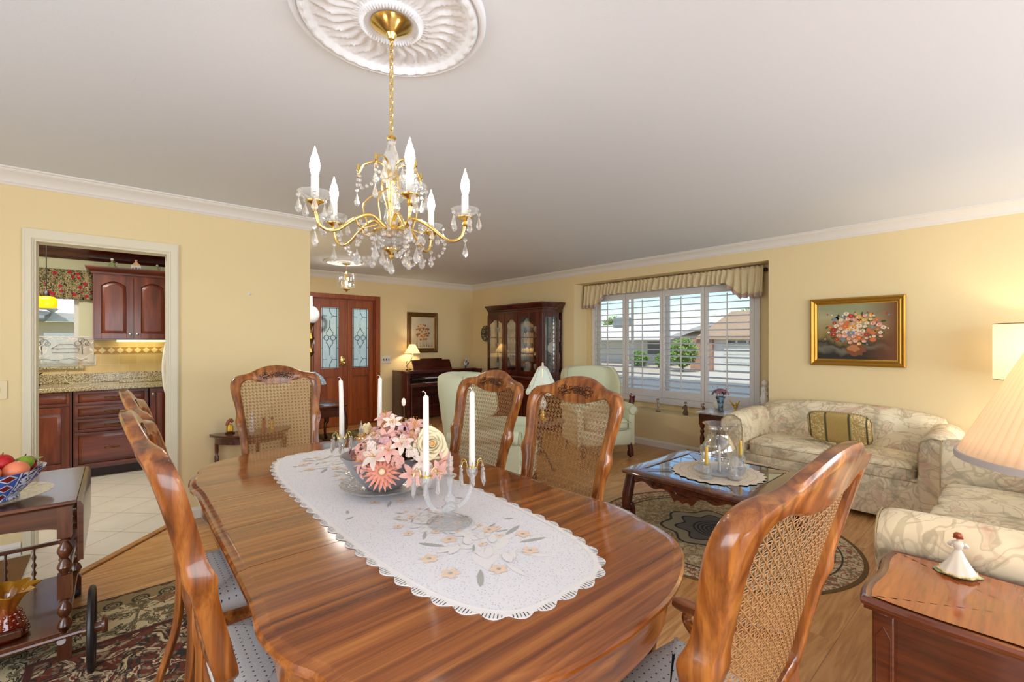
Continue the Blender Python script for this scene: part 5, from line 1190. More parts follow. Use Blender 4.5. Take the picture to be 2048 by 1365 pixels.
# local: top spans x -.42..+.265 , y -.31..+.43
m_ = MB(); m_.slab([(-.45, -.27), (.262, -.27), (.262, .43), (-.45, .43)], [(.006, ZC), (0, ZC - .004), (0, ZC - .012), (.010, ZC - .018), (.014, ZC - .024)]); m_.build('tabletop', M['cart'], tc_, smooth=25)
m_ = MB(); m_.loft([[V(x, y, z) for x, z in ((.264, ZC - .002), (.276, ZC - .008), (.284, ZC - .024), (.284, ZC - .26), (.266, ZC - .26), (.264, ZC - .03))] for y in (-.27, .43)]); m_.build('drop_leaf', M['cart'], tc_, smooth=30)
m_ = MB()
n = 16; pts = [(-.40 + .62 * i / n) for i in range(n + 1)]
for yy in (-.245, .405):
    for i in range(n):
        f = lambda x: ZC - .125 - .0 + .035 * (max(0, math.sin(PI * ((x + .40) / .62))) ** .6)
        m_.loft([[V(pts[i], y, ZC - .024), V(pts[i + 1], y, ZC - .024), V(pts[i + 1], y, f(pts[i + 1])), V(pts[i], y, f(pts[i]))] for y in (yy, yy + .018)])
m_.b2((.215, -.23, ZC - .12), (.232, .39, ZC - .024)); m_.build('apron', M['cart'], tc_, smooth=0)
TL = [(.020, 0), (.014, -.010), (.020, -.018), (.010, -.024), (.022, -.045), (.026, -.062), (.018, -.085), (.010, -.095), (.020, -.110), (.026, -.130), (.017, -.150), (.011, -.158), (.020, -.166)]
def turned(m_, x, y):
    m_.box((x, y, ZC - .09), (.046, .046, .135)); m_.lathe([(r_, ZC - .155 + z) for r_, z in TL], (x, y, 0), 16)
    m_.box((x, y, ZC - .365), (.046, .046, .10)); m_.lathe([(r_, ZC - .412 + z * .95) for r_, z in TL], (x, y, 0), 16); m_.box((x, y, .055), (.046, .046, .10 + .0))
for x, y in ((.225, -.235), (-.38, -.235), (.225, .395), (-.38, .395)):
    m_ = MB(); turned(m_, x, y); m_.build('leg', M['cart_z'], tc_, smooth=40)
m_ = MB(); m_.slab([(-.42, -.25), (.235, -.25), (.235, .41), (-.42, .41)], [(.003, .125), (0, .122), (0, .108), (.003, .105)]); m_.build('shelf', M['cart'], tc_, smooth=25)
# gallery rails with little spindles around the shelf
m_ = MB()
m_.box((-.08, .395, .305), (.58, .018, .018)); m_.build('rail', M['cart'], tc_, bevel=.003)
m_ = MB(); m_.box((-.08, -.235, .165), (.36, .02, .03)); m_.build('rail', M['cart'], tc_, bevel=.003)
for i in range(6):
    m_ = MB(); x = -.32 + i * .098; m_.lathe([(.005, .125), (.008, .14), (.004, .15), (.010, .17), (.004, .19), (.010, .21), (.004, .23), (.009, .25), (.004, .27), (.006, .296)], (x, .395, 0), 8); m_.build('spindle', M['cart_z'], tc_)
m_ = MB(); m_.box((.225, .08, .30), (.014, .54, .03)); m_.build('rail', M['cart_z'], tc_, bevel=.003)
# wheel on the near right side
whx, why, whr = .315, -.40, .155
m_ = MB(); m_.tube([(whx, why + whr * math.cos(2 * PI * i / 40), whr + .017 + whr * math.sin(2 * PI * i / 40)) for i in range(41)], .012, 8, cap=False); wl = m_.build('wheel', M['black'], tc_)
m_ = MB(); m_.tube([(whx - .03, why, whr + .017), (whx + .05, why, whr + .017)], .022, 12); m_.lathe([(.03, 0), (.034, .01), (.03, .02)], (whx + .03, why, whr + .017), 14, Matrix.Rotation(PI / 2, 3, 'Y')); m_.build('hub', M['cart_z'], wl)
for k in range(8):
    a = PI / 8 + PI / 4 * k; m_ = MB(); m_.tube([(whx, why + .02 * math.cos(a), whr + .017 + .02 * math.sin(a)), (whx, why + whr * .95 * math.cos(a), whr + .017 + whr * .95 * math.sin(a))], [.007, .005], 6); m_.build('spoke', M['cart_z'], wl)
m_ = MB(); m_.tube([(-.42, why, whr + .017), (whx, why, whr + .017)], .010, 8); m_.tube(spline([(.225, -.235, .11), (.225, -.30, .13), (.225, -.40, .155)], 4), .014, 8); m_.build('axle', M['cart_z'], tc_)
m_ = MB(); m_.lathe([(.012, 0), (.022, .006), (.022, .03), (.012, .036)], (.225, .395, .024) , 12, Matrix.Rotation(PI / 2, 3, 'X')); m_.build('caster', M['black'], tc_)
# fruit bowl and plate on the cart
t = thing('glass_platter', (-.405, 2.86, ZC + .0015), 'pressed glass platter under the blue fruit bowl on the tea cart', 'plate')
m_ = MB(); m_.lathe([(.001, .002), (.08, .002), (.11, .004), (.15, .016), (.182, .028), (.184, .031), (.15, .021), (.11, .009), (.001, .007)], n=80, cap=False, wob=lambda i, a: 1 + (.02 * abs(math.sin(a * 14)) if 3 <= i <= 6 else 0)); m_.build('plate_dish', M['cut'], t, smooth=40)
g = NG('imari_porcelain', .12); X_ = g.xyz(); ang = g.math('ARCTAN2', X_[1], X_[0]); seg = g.math('FRACT', g.math('MULTIPLY', ang, 14 / (2 * PI)))
zb = g.math('MULTIPLY', X_[2], 1.0); alt = g.math('FRACT', g.math('MULTIPLY', ang, 7 / (2 * PI)))
nb_ = g.noise(40, detail=4, dist=1.5); bl = g.step(nb_, .46, .50); inner = g.mix(bl, (28, 44, 130), (226, 232, 244))
dia = g.math('ADD', g.math('ABSOLUTE', g.math('SUBTRACT', seg, .5)), g.math('ABSOLUTE', g.math('SUBTRACT', g.math('FRACT', g.math('MULTIPLY', zb, 24)), .5)))
dm = g.mix(g.math('LESS_THAN', dia, .34), (60, 96, 190), (122, 26, 20)); dm = g.mix(g.band(dia, .40, .05), dm, (230, 236, 246))
col = g.mix(g.math('GREATER_THAN', alt, .5), inner, dm); col = g.mix(g.band(seg, 0, .05), col, (234, 238, 246)); col = g.mix(g.band(seg, .12, .03), col, (40, 60, 150))
M['imari'] = g.done(col); M['imari'].node_tree.nodes['Principled BSDF'].inputs['Coat Weight'].default_value = .6
t = thing('fruit_bowl', (-.405, 2.86, ZC + .012), 'scalloped blue and white porcelain bowl full of artificial fruit', 'bowl')
m_ = MB(); m_.lathe([(.001, .004), (.075, .004), (.080, 0), (.084, .003), (.080, .012), (.100, .035), (.125, .065), (.148, .10), (.160, .122), (.156, .122), (.142, .098), (.118, .065), (.09, .038), (.05, .018), (.001, .016)], n=72, cap=False, wob=lambda i, a: 1 + (.03 * abs(math.sin(a * 7)) if 5 < i < 11 else 0)); m_.build('bowl', M['imari'], t, smooth=60)
random.seed(4)
FR = {'peach': [(232, 134, 96), .043], 'apple': [(186, 24, 30), .038], 'pear': [(166, 176, 60), .036], 'orange': [(240, 158, 60), .04], 'grape': [(110, 20, 30), .014], 'lime': [(130, 160, 40), .032]}
for k_, v_ in FR.items(): M['fr_' + k_] = plain(k_ + '_skin', v_[0], .4, var=.18, varscale=14)
def fruit(kind, x, y, z, label, s=1.0):
    r = FR[kind][1] * s; t = thing(kind + '_fruit', (-.405 + x * .9, 2.86 + y * .9, ZC + .020 + z), label, 'fruit', 'artificial fruit heaped in the blue bowl')
    m_ = MB(); prof = [(max(.0005, r * math.sin(PI * i / 12)) * (1 - (.25 * (i / 12) if kind == 'pear' else 0)), -r * math.cos(PI * i / 12) * (1.25 if kind == 'pear' else .92) - (0.10 * r if i in (0, 12) else 0) * (-1 if i == 0 else 1)) for i in range(13)]
    m_.lathe(prof, (0, 0, 0), 18, Euler((random.uniform(-.5, .5), random.uniform(-.5, .5), 0)).to_matrix(), cap=False); m_.build('flesh', M['fr_' + kind], t, smooth=80)
    m_ = MB(); m_.tube([(0, 0, r * .8), (.004, 0, r * 1.15)], .002, 5); m_.build('stem', M['bark'], t)
for args in (('peach', .0, -.10, .115, 'blush peach at the front of the blue bowl'), ('peach', .085, -.055, .112, 'blush peach beside the leaf side rim of the blue bowl'), ('orange', -.085, -.075, .112, 'orange fruit low at the front of the blue bowl'),
             ('apple', .035, -.01, .145, 'glossy red apple on top of the fruit heap'), ('apple', .10, .075, .115, 'red apple at the far rim of the blue bowl'), ('pear', -.06, .02, .14, 'green pear lying on the fruit heap'), ('lime', .105, .012, .13, 'green citrus beside the red apple in the bowl'),
             ('peach', -.11, .02, .11, 'blush peach at the hidden side of the blue bowl'), ('lime', -.02, .09, .125, 'green citrus at the back of the fruit heap'), ('orange', .04, .10, .10, 'orange fruit at the back of the blue bowl')): fruit(*args)
random.seed(7)
t = thing('grape_bunch', (-.305, 2.93, ZC + .14), 'bunch of dark red grapes at the back of the blue bowl', 'fruit', 'artificial fruit heaped in the blue bowl')
m_ = MB()
for k in range(16): m_.ball((random.uniform(-.03, .03), random.uniform(-.03, .02), random.uniform(-.008, .02)), .011, 8)
m_.build('grapes', M['fr_grape'], t)
m_ = MB(); pet3(m_, V(.02, -.03, .01), V(0, -.3, 1), .5, .05, .022, .01, .02); pet3(m_, V(.0, -.04, .02), V(0, -.2, 1), 2.5, .05, .022, .01, .02); m_.build('leaf', plain('vine_leaf', (110, 140, 40), .5), t)
# amber ruffled vase on the shelf
g = NG('amber_art_glass', .06); am2 = g.m; zc2 = g.xyz()[2]; cr = ramp(g.N, [(0, (120, 20, 6)), (.45, (170, 50, 8)), (1, (236, 170, 50))]); g.L.new(g.math('MULTIPLY', zc2, 4.6), cr.inputs[0]); g.L.new(cr.outputs[0], g.b.inputs['Base Color']); g.b.inputs['Transmission Weight'].default_value = .55; g.b.inputs['Coat Weight'].default_value = 1
t = thing('amber_vase', (-.355, 2.80, .1255), 'amber hobnail glass vase with ruffled rim on the cart shelf', 'vase')
m_ = MB(); m_.lathe([(.001, .002), (.060, 0), (.068, .01), (.058, .05), (.044, .09), (.034, .12), (.040, .145), (.062, .175), (.092, .195), (.088, .198), (.058, .180), (.034, .146), (.028, .12), (.038, .09), (.05, .05), (.001, .012)], n=80, cap=False, wob=lambda i, a: 1 + (.16 * math.sin(a * 8) if 6 <= i <= 10 else 0)); m_.build('body', am2, t, smooth=60)
m_ = MB()
for i in range(5):
    z = .018 + i * .020; rr = .066 - i * .006
    for j in range(16): a = 2 * PI * (j + .5 * (i % 2)) / 16; m_.ball((rr * math.cos(a), rr * math.sin(a), z), .006, 6)
m_.build('hobnail_pattern', am2, t)
# woven mat in the kitchen doorway
g = NG('woven_mat', .95); wv = g.wave(60, g.map((1, 1, 1)), 1, 'BANDS'); M['mat'] = g.done(g.mix(wv, (112, 78, 44), (158, 120, 74)), wv, .5)
m_ = MB(); m_.slab([(-.95, 3.62), (-.42, 3.62), (-.42, 4.14), (-.95, 4.14)], [(0, .0065), (0, .013), (.004, .015)]); mt = tag(m_.build('door_mat', M['mat']), 'brown woven mat with fringe on the tiles by the kitchen wall', 'mat')
# dining room rug
g = NG('dining_rug_pile', .95); X_ = g.xyz(); n1 = g.noise(6.5, detail=4, dist=2.2); n2 = g.noise(13, detail=3, dist=1.5)
ex = g.math('SUBTRACT', 1.15, g.math('ABSOLUTE', X_[0])); ey = g.math('SUBTRACT', 1.55, g.math('ABSOLUTE', X_[1])); e = g.math('MINIMUM', ex, ey)
lines = g.band(n1, .5, .024); lines2 = g.band(n1, .42, .020); blob = g.step(n2, .52, .56); blob2 = g.step(g.noise(9, detail=2, dist=3), .56, .60)
field = g.mix(blob, (110, 48, 30), (176, 150, 116)); field = g.mix(blob2, field, (128, 112, 86)); field = g.mix(lines, field, (44, 40, 32)); field = g.mix(lines2, field, (212, 192, 152))
bord = g.mix(g.step(g.noise(10, detail=3, dist=2.5), .53, .57), (208, 190, 148), (104, 92, 62)); bord = g.mix(g.band(g.noise(10, detail=3, dist=2.5), .5, .025), bord, (40, 40, 32)); bord = g.mix(g.step(g.noise(9, dist=2), .60, .64), bord, (140, 90, 60))
guard = g.mix(g.band(g.voro(9, rand=0), .30, .05), (148, 128, 90), (56, 48, 34)); guard = g.mix(g.band(g.voro(9, rand=0), .16, .03), guard, (60, 52, 34))
col = g.mix(g.step(e, .44, .445), bord, field); col = g.mix(g.band(e, .45, .015), col, (80, 34, 22)); col = g.mix(g.math('LESS_THAN', e, .13), col, guard); col = g.mix(g.math('LESS_THAN', e, .018), col, (84, 50, 28))
M['rug1'] = g.done(col, g.noise(300), .4)
m_ = MB(); m_.slab([(-1.15, -1.55), (1.15, -1.55), (1.15, 1.55), (-1.15, 1.55)], [(0, .0), (0, .0022), (.004, .003)]); tag(m_.build('dining_rug', M['rug1'], loc=(.42, 1.64, .0004)), 'floral oriental rug in brown and cream under the dining table', 'rug')
# slim half moon table by the wall with figurines
t = thing('half_moon_table', (.82, 4.20, 0), 'small dark half moon table against the plain wall', 'table')
hm = [(.29 * math.cos(a), -.27 * math.sin(a)) for a in [PI * i / 24 for i in range(25)]]
m_ = MB(); m_.slab([(x, y - .003) for x, y in hm], [(.004, .635), (0, .631), (0, .622), (.006, .618), (.010, .612)]); m_.build('tabletop', M['dark_x'], t, smooth=30)
m_ = MB(); m_.slab([(x * .88, y * .88 - .003) for x, y in hm], [(0, .612), (0, .56)]); m_.build('apron', M['dark_x'], t, smooth=30)
for x, y in ((-.245, -.025), (.245, -.025), (0, -.225)):
    m_ = MB(); m_.lathe([(.010, 0), (.013, .02), (.009, .05), (.012, .18), (.015, .28), (.009, .29), (.015, .31), (.009, .33), (.014, .40), (.016, .46), (.010, .47), (.014, .50), (.014, .56)], (x, y, 0), 12); m_.build('leg', M['dark'], t)
m_ = MB(); m_.slab([(x * .75, y * .75 - .003) for x, y in hm], [(0, .16), (0, .148)]); m_.build('shelf', M['dark_x'], t)
M['gold'] = plain('antique_gold', (200, 160, 60), .35, .6); M['rust'] = plain('rust_glaze', (150, 80, 44), .4)
t = thing('bird_figurine', (.655, 4.12, .636), 'yellow and brown bird figurine at the left end of the half moon table', 'figurine')
m_ = MB(); m_.lathe([(.001, 0), (.035, 0), (.036, .008), (.02, .014)], n=16); m_.build('base', M['dark'], t)
m_ = MB(); m_.lathe([(.018, .012), (.026, .02), (.024, .05), (.018, .07), (.001, .075)], n=12, cap=False); m_.build('pot', M['gold'], t)
m_ = MB(); m_.tube(spline([(-.02, 0, .06), (-.012, 0, .09), (.006, 0, .105), (.018, 0, .085)], 5), [.012] * 16, 8); m_.build('bird', M['rust'], t)
for x, c, lb in ((.80, 'porcelain', 'pale lace figurine behind the far cane chair back'), (.885, 'rust', 'reddish figurine behind the far cane chair back'), (.945, 'gold', 'amber figurine at the inner end of the half moon table')):
    t = thing('small_figurine', (x, 4.08, .636), lb, 'figurine'); m_ = MB(); s_ = 1.5 if c == 'porcelain' else 1
    m_.lathe([(.02, 0), (.022, .01), (.012, .035 * s_), (.018, .055 * s_), (.010, .075 * s_), (.006, .08 * s_)], n=14); m_.build('body', M[c], t); m_ = MB(); m_.ball((0, 0, .092 * s_), .012 * s_, 10); m_.build('head', M['dark'] if c != 'porcelain' else M['porcelain'], t)
# ================================================================ foyer
g = NG('olive_rug_pile', .95); X_ = g.xyz(); st = g.wave(1.6, g.map((1, 6, 1)), .6, 'BANDS'); M['rug3'] = g.done(g.mix(st, (84, 78, 44), (122, 112, 66)), g.noise(300), .3)
m_ = MB(); m_.slab([(-.62, -.5), (.62, -.5), (.62, .5), (-.62, .5)], [(0, 0), (0, .0022), (.004, .003)]); tag(m_.build('foyer_rug', M['rug3'], loc=(2.72, 6.30, .0004)), 'olive green runner rug on the floor inside the front door', 'rug')
m_ = MB(); m_.b2((1.75, 6.86, .0005), (3.2, 7.13, .012)); struct('trim_9', m_, M['strip'], smooth=0)
M['mirror'] = plain('mirror_glass_top', (150, 168, 172), .04, .9)
t = thing('foyer_table', (1.90, 6.10, 0), 'dark end table with shiny glass top and a curved leg beside the front door', 'table')
m_ = MB(); m_.slab([(p.x, p.y) for p in spline([(-.30, -.36), (0, -.385), (.30, -.36), (.32, 0), (.30, .36), (0, .385), (-.30, .36), (-.32, 0)], 5, True)], [(.006, .55), (0, .546), (0, .536), (.01, .526), (.018, .52)]); m_.build('tabletop', M['dark_x'], t, smooth=30)
m_ = MB(); m_.slab([(-.24, -.30), (.24, -.30), (.24, .30), (-.24, .30)], [(.006, .5535), (0, .5515), (0, .5505)]); m_.build('glass_top', M['mirror'], t)
m_ = MB(); m_.slab([(-.27, -.33), (.27, -.33), (.27, .33), (-.27, .33)], [(0, .52), (0, .40)]); m_.build('apron', M['dark_x'], t, smooth=20, bevel=.004)
for sx in (-1, 1):
    for sy in (-1, 1): m_ = MB(); cab_leg(m_, sx * .255, sy * .315, .50, (sx * .7, sy * .7), 1.6, .036); m_.build('leg', M['dark'], t)
t = thing('hurricane_lamp', (1.905, 6.24, .5540), 'white milk glass hurricane lamp with ball shade and ruffled lower shade', 'lamp')
M['milk'] = plain('milk_glass', (232, 236, 240), .12, coat=.5, emit=.15)
g = NG('blue_hobnail_glass', .15); vv = g.voro(38, rand=.1); M['hob'] = g.done(g.mix(g.step(vv, .2, .45), (214, 226, 236), (128, 158, 190)), vv, .4)
m_ = MB(); m_.lathe([(.001, 0), (.07, 0), (.072, .015), (.04, .03), (.02, .05), (.03, .09), (.05, .12), (.03, .16), (.015, .18), (.012, .42)], n=24, cap=False); m_.build('base', M['oldbrass'], t, smooth=50)
m_ = MB(); m_.lathe([(.05, .40), (.06, .395), (.10, .37), (.15, .33), (.178, .27), (.188, .235), (.184, .232), (.172, .265), (.146, .322), (.098, .362), (.05, .39)], n=64, cap=False, wob=lambda i, a: 1 + (.05 * abs(math.sin(a * 9)) if 3 < i < 8 else 0)); m_.build('ruffled_shade', M['hob'], t, smooth=60)
m_ = MB(); m_.tube([(0, 0, .40), (0, 0, 1.06)], .012, 10); m_.lathe([(.012, .60), (.03, .62), (.05, .66), (.03, .70), (.014, .74), (.03, .80), (.055, .84), (.03, .90), (.015, .98), (.045, 1.02), (.055, 1.04), (.03, 1.05)], n=18, cap=False); m_.build('stem', M['oldbrass'], t, smooth=50)
m_ = MB(); m_.lathe([(.05, 1.05), (.09, 1.08), (.112, 1.14), (.108, 1.19), (.08, 1.24), (.045, 1.265), (.041, 1.265), (.076, 1.236), (.10, 1.19), (.104, 1.14), (.08, 1.085), (.045, 1.055)], n=32, cap=False); m_.build('lamp_shade', M['milk'], t, smooth=60)
m_ = MB(); m_.lathe([(.028, 1.25), (.030, 1.30), (.026, 1.40), (.024, 1.40), (.027, 1.30), (.025, 1.25)], n=20, cap=False); m_.build('chimney', M['milk'], t, smooth=60)
for k in range(6):
    a = PI / 3 * k; m_ = MB(); drop(m_, V(.05 * math.cos(a), .05 * math.sin(a), .83), .07, .01); m_.build('crystal_drop', M['crystal'], t, smooth=0)
# foyer lantern
lx, ly = 2.34, 6.13
t = thing('foyer_lantern', (lx, ly, H - .025), 'hanging glass panel lantern with brass trim and lit candle bulb before the front door', 'lamp')
zl = lambda z: z - (H - .025)
m_ = MB(); m_.lathe([(.05, 0), (.05, -.008), (.02, -.02), (.001, -.022)], n=24, cap=False); m_.tube([(.004 * math.sin(i * 2), .004 * math.cos(i * 2), zl(2.395) - i * .0085) for i in range(12)], .004, 6)
m_.lathe([(.005, zl(2.30)), (.03, zl(2.295)), (.034, zl(2.29)), (.02, zl(2.28)), (.012, zl(2.20)), (.01, zl(2.08)), (.045, zl(2.075)), (.05, zl(2.065)), (.02, zl(2.05)), (.006, zl(2.03)), (.001, zl(2.02))], n=20, cap=False); m_.build('brass_frame', M['brass'], t, smooth=50)
for k in range(8):
    a = PI / 4 * k + .2; d = V(math.cos(a), math.sin(a), 0); n_ = V(-d.y, d.x, 0); c = d * .10
    pl = [(-.036, 2.09), (.036, 2.09), (.040, 2.13), (.040, 2.25), (.03, 2.28), (.0, 2.292), (-.03, 2.28), (-.040, 2.25), (-.040, 2.13)]
    m_ = MB(); m_.loft([[c + d * o + n_ * x + V(0, 0, zl(z)) for x, z in pl] for o in (0, .004)]); pn = m_.build('glass_panel', M['glass'], t, smooth=0)
    m_ = MB(); q = [c + d * .002 + n_ * x + V(0, 0, zl(z)) for x, z in pl]; m_.tube(q + [q[0]], .0014, 5); m_.build('rim', M['cut'], pn)
m_ = MB(); m_.tube([(0, 0, zl(2.08)), (0, 0, zl(2.125))], .012, 12); m_.build('candle_sleeve', M['porcelain'], t)
m_ = MB(); m_.lathe([(.008, zl(2.125)), (.016, zl(2.145)), (.014, zl(2.17)), (.005, zl(2.195)), (.001, zl(2.205))], n=12); m_.build('bulb', M['bulb'], t)
point('foyer_lantern_light', (lx + .0, ly - .0, 2.235), 7, (1, .86, .66), .03)

# ================================================================ organ corner
og = thing('spinet_piano', (4.26, 6.86, 0), 'dark red wooden spinet piano with two keyboards against the back wall', 'piano')
m_ = MB(); m_.b2((-.76, -.26, .03), (-.70, .26, .86)); m_.b2((.70, -.26, .03), (.76, .26, .86)); m_.b2((-.70, .10, .03), (.70, .25, .80)); m_.b2((-.76, -.10, .83), (.76, .27, .865)); m_.b2((-.70, -.27, .60), (.70, -.20, .66)); m_.b2((-.70, -.25, .60), (.70, .12, .63)); m_.b2((-.70, -.05, .80), (.70, .10, .845)); m_.build('case', M['dark_x'], og, bevel=.006)
m_ = MB(); m_.loft([[V(x, y, z) for y, z in ((-.06, .865), (-.035, .865), (.05, 1.03), (.03, 1.035))] for x in (-.52, .24)]); m_.loft([[V(x, y, z) for y, z in ((.02, 1.025), (.04, 1.025), (.045, 1.055), (.03, 1.058))] for x in (-.36, .08)]); m_.build('music_rack', M['dark_x'], og, bevel=.004)
m_ = MB(); m_.b2((-.66, -.22, .632), (.66, -.10, .662)); m_.b2((-.60, -.13, .705), (.66, -.02, .735)); m_.build('key_bed', M['black'], og, smooth=0)
for nm, y0, y1, z, x0, x1 in (('lower_keyboard', -.23, -.11, .664, -.40, .62), ('upper_keyboard', -.14, -.03, .737, -.35, .66)):
    m_ = MB(); n = 36; w_ = (x1 - x0) / n
    for i in range(n): m_.b2((x0 + i * w_ + .0008, y0, z - .012), (x0 + (i + 1) * w_ - .0008, y1, z))
    kb = m_.build(nm, M['porcelain'], og, smooth=0)
    m_ = MB()
    for i in range(n):
        if i % 7 not in (2, 6): m_.b2((x0 + (i + .68) * w_, y0 + .045, z), (x0 + (i + 1.3) * w_, y1, z + .010))
    m_.build('black_keys', M['black'], kb, smooth=0)
m_ = MB(); m_.b2((-.66, -.24, .70), (.70, -.19, .705)) if False else None
m_.loft([[V(x, y, z) for y, z in ((-.02, .74), (.02, .74), (.06, .80), (.0, .80))] for x in (-.68, .68)]); m_.build('fallboard', M['dark_x'], og)
for sx in (-1, 1): m_ = MB(); m_.lathe([(.026, .03), (.026, .08), (.016, .10), (.024, .20), (.030, .34), (.018, .42), (.026, .46), (.018, .50), (.026, .54), (.026, .60)], (sx * .66, -.22, 0), 14); m_.build('leg', M['dark'], og)
bn = thing('piano_bench', (4.22, 6.25, 0), 'orange brown wooden bench in front of the piano', 'bench')
m_ = MB(); m_.slab([(-.26, -.17), (.26, -.17), (.26, .17), (-.26, .17)], [(.004, .50), (0, .496), (0, .482), (.004, .478)]); m_.build('seat', M['oak_x'], bn)
m_ = MB(); m_.slab([(-.24, -.15), (.24, -.15), (.24, .15), (-.24, .15)], [(0, .478), (0, .42)]); m_.build('apron', M['oak_x'], bn)
for sx in (-1, 1):
    for sy in (-1, 1): m_ = MB(); m_.lathe([(.010, 0), (.016, .03), (.010, .06), (.018, .20), (.020, .32), (.012, .34), (.020, .36), (.020, .42)], (sx * .22, sy * .13, 0), 12); m_.build('leg', M['oak'], bn)
t = thing('piano_lamp', (3.74, 7.0, .866), 'small lit table lamp with pleated shade on the left end of the piano', 'lamp')
m_ = MB(); m_.lathe([(.001, 0), (.05, 0), (.05, .01), (.02, .02), (.016, .03)], n=20); m_.tube(spline([(0, 0, .02), (-.035, 0, .06), (.0, 0, .11), (.04, 0, .15), (.055, 0, .19), (.075, 0, .205)], 5), .007, 8); m_.tube(spline([(0, 0, .08), (-.04, 0, .12), (-.02, 0, .15)], 4), .005, 6); m_.build('base', M['oldbrass'], t, smooth=50)
m_ = MB(); m_.tube([(.075, 0, .20), (.075, 0, .29)], .012, 12); m_.build('candle_sleeve', M['porcelain'], t)
M['shade_s'] = shade_mat('small_lamp_shade', (250, 226, 170), .75, .6)
m_ = MB(); m_.lathe([(.130, .285), (.045, .435)], (.075, 0, 0), 72, cap=False, wob=lambda i, a: 1 + .012 * math.sin(a * 36)); m_.build('lamp_shade', M['shade_s'], t, smooth=60, solid=.002)
point('piano_lamp_light', (3.815, 7.0, 1.235), 6, (1, .78, .5), .03)
def jar_obj(loc, label, s=1.0):
    t = thing('ginger_jar', loc, label, 'jar')
    g = M.get('blueonw')
    m_ = MB(); m_.lathe([(.001, 0), (.028 * s, 0), (.030 * s, .004), (.040 * s, .03 * s), (.052 * s, .065 * s), (.050 * s, .09 * s), (.035 * s, .105 * s), (.026 * s, .11 * s)], n=28); m_.build('body', M['bluew'], t, smooth=60)
    m_ = MB(); m_.lathe([(.032 * s, .110 * s), (.040 * s, .114 * s), (.036 * s, .13 * s), (.02 * s, .148 * s), (.006 * s, .155 * s), (.010 * s, .165 * s), (.004 * s, .18 * s), (.001, .185 * s)], n=28); m_.build('lid', M['bluew'], t, smooth=60)
g = NG('blue_white_china', .15); nn = g.noise(38, detail=3, dist=1); M['bluew'] = g.done(g.mix(g.step(nn, .48, .52), (70, 76, 110), (226, 224, 214)))
jar_obj((4.93, 6.98, .866), 'blue and white lidded ginger jar on the right end of the piano', 1.0)
# picture frames
def picture(name, loc, rz, w_, h, fw, mats_f, label, paint):
    t = thing(name, loc, label, 'picture', rz=rz)     # local: x across, z up, -y faces room
    m_ = MB(); prof = [(0, 0), (0, -.022), (.10, -.030), (.22, -.034), (.34, -.026), (.52, -.020), (.66, -.024), (.74, -.018), (.90, -.012), (1.0, -.012), (1.0, 0)]
    rings = []
    for cx, cz in ((-1, -1), (1, -1), (1, 1), (-1, 1), (-1, -1)):
        rings.append([V(cx * (w_ / 2 - q * fw), y, cz * (h / 2 - q * fw)) for q, y in prof])
    m_.loft(rings, cap=False); f = m_.build('frame', mats_f[0], t, smooth=30)
    if len(mats_f) > 1:
        m_ = MB(); a, b = w_ / 2 - fw * .95, h / 2 - fw * .95; k = .018
        for x0, x1, z0, z1 in ((-a, a, -b, -b + k), (-a, a, b - k, b), (-a, -a + k, -b + k, b - k), (a - k, a, -b + k, b - k)): m_.b2((x0, -.014, z0), (x1, -.006, z1))
        m_.build('liner', mats_f[1], t, smooth=0)
    m_ = MB(); W, Hh = w_ / 2 - fw * .9, h / 2 - fw * .9; mats = paint(m_, W, Hh); m_.build('canvas', mats, t, smooth=0)
def blob(m_, x, z, r, mi, y, n=10, sq=1, rot=0): 
    m_.mi = mi; pts = []
    for i in range(n): a = 2 * PI * i / n; q = r * (1 + random.uniform(-.18, .18)); pts.append(V(x + q * math.cos(a) * math.cos(rot) - q * sq * math.sin(a) * math.sin(rot), y, z + q * math.cos(a) * math.sin(rot) + q * sq * math.sin(a) * math.cos(rot)))
    m_.add(pts, [tuple(range(n))])
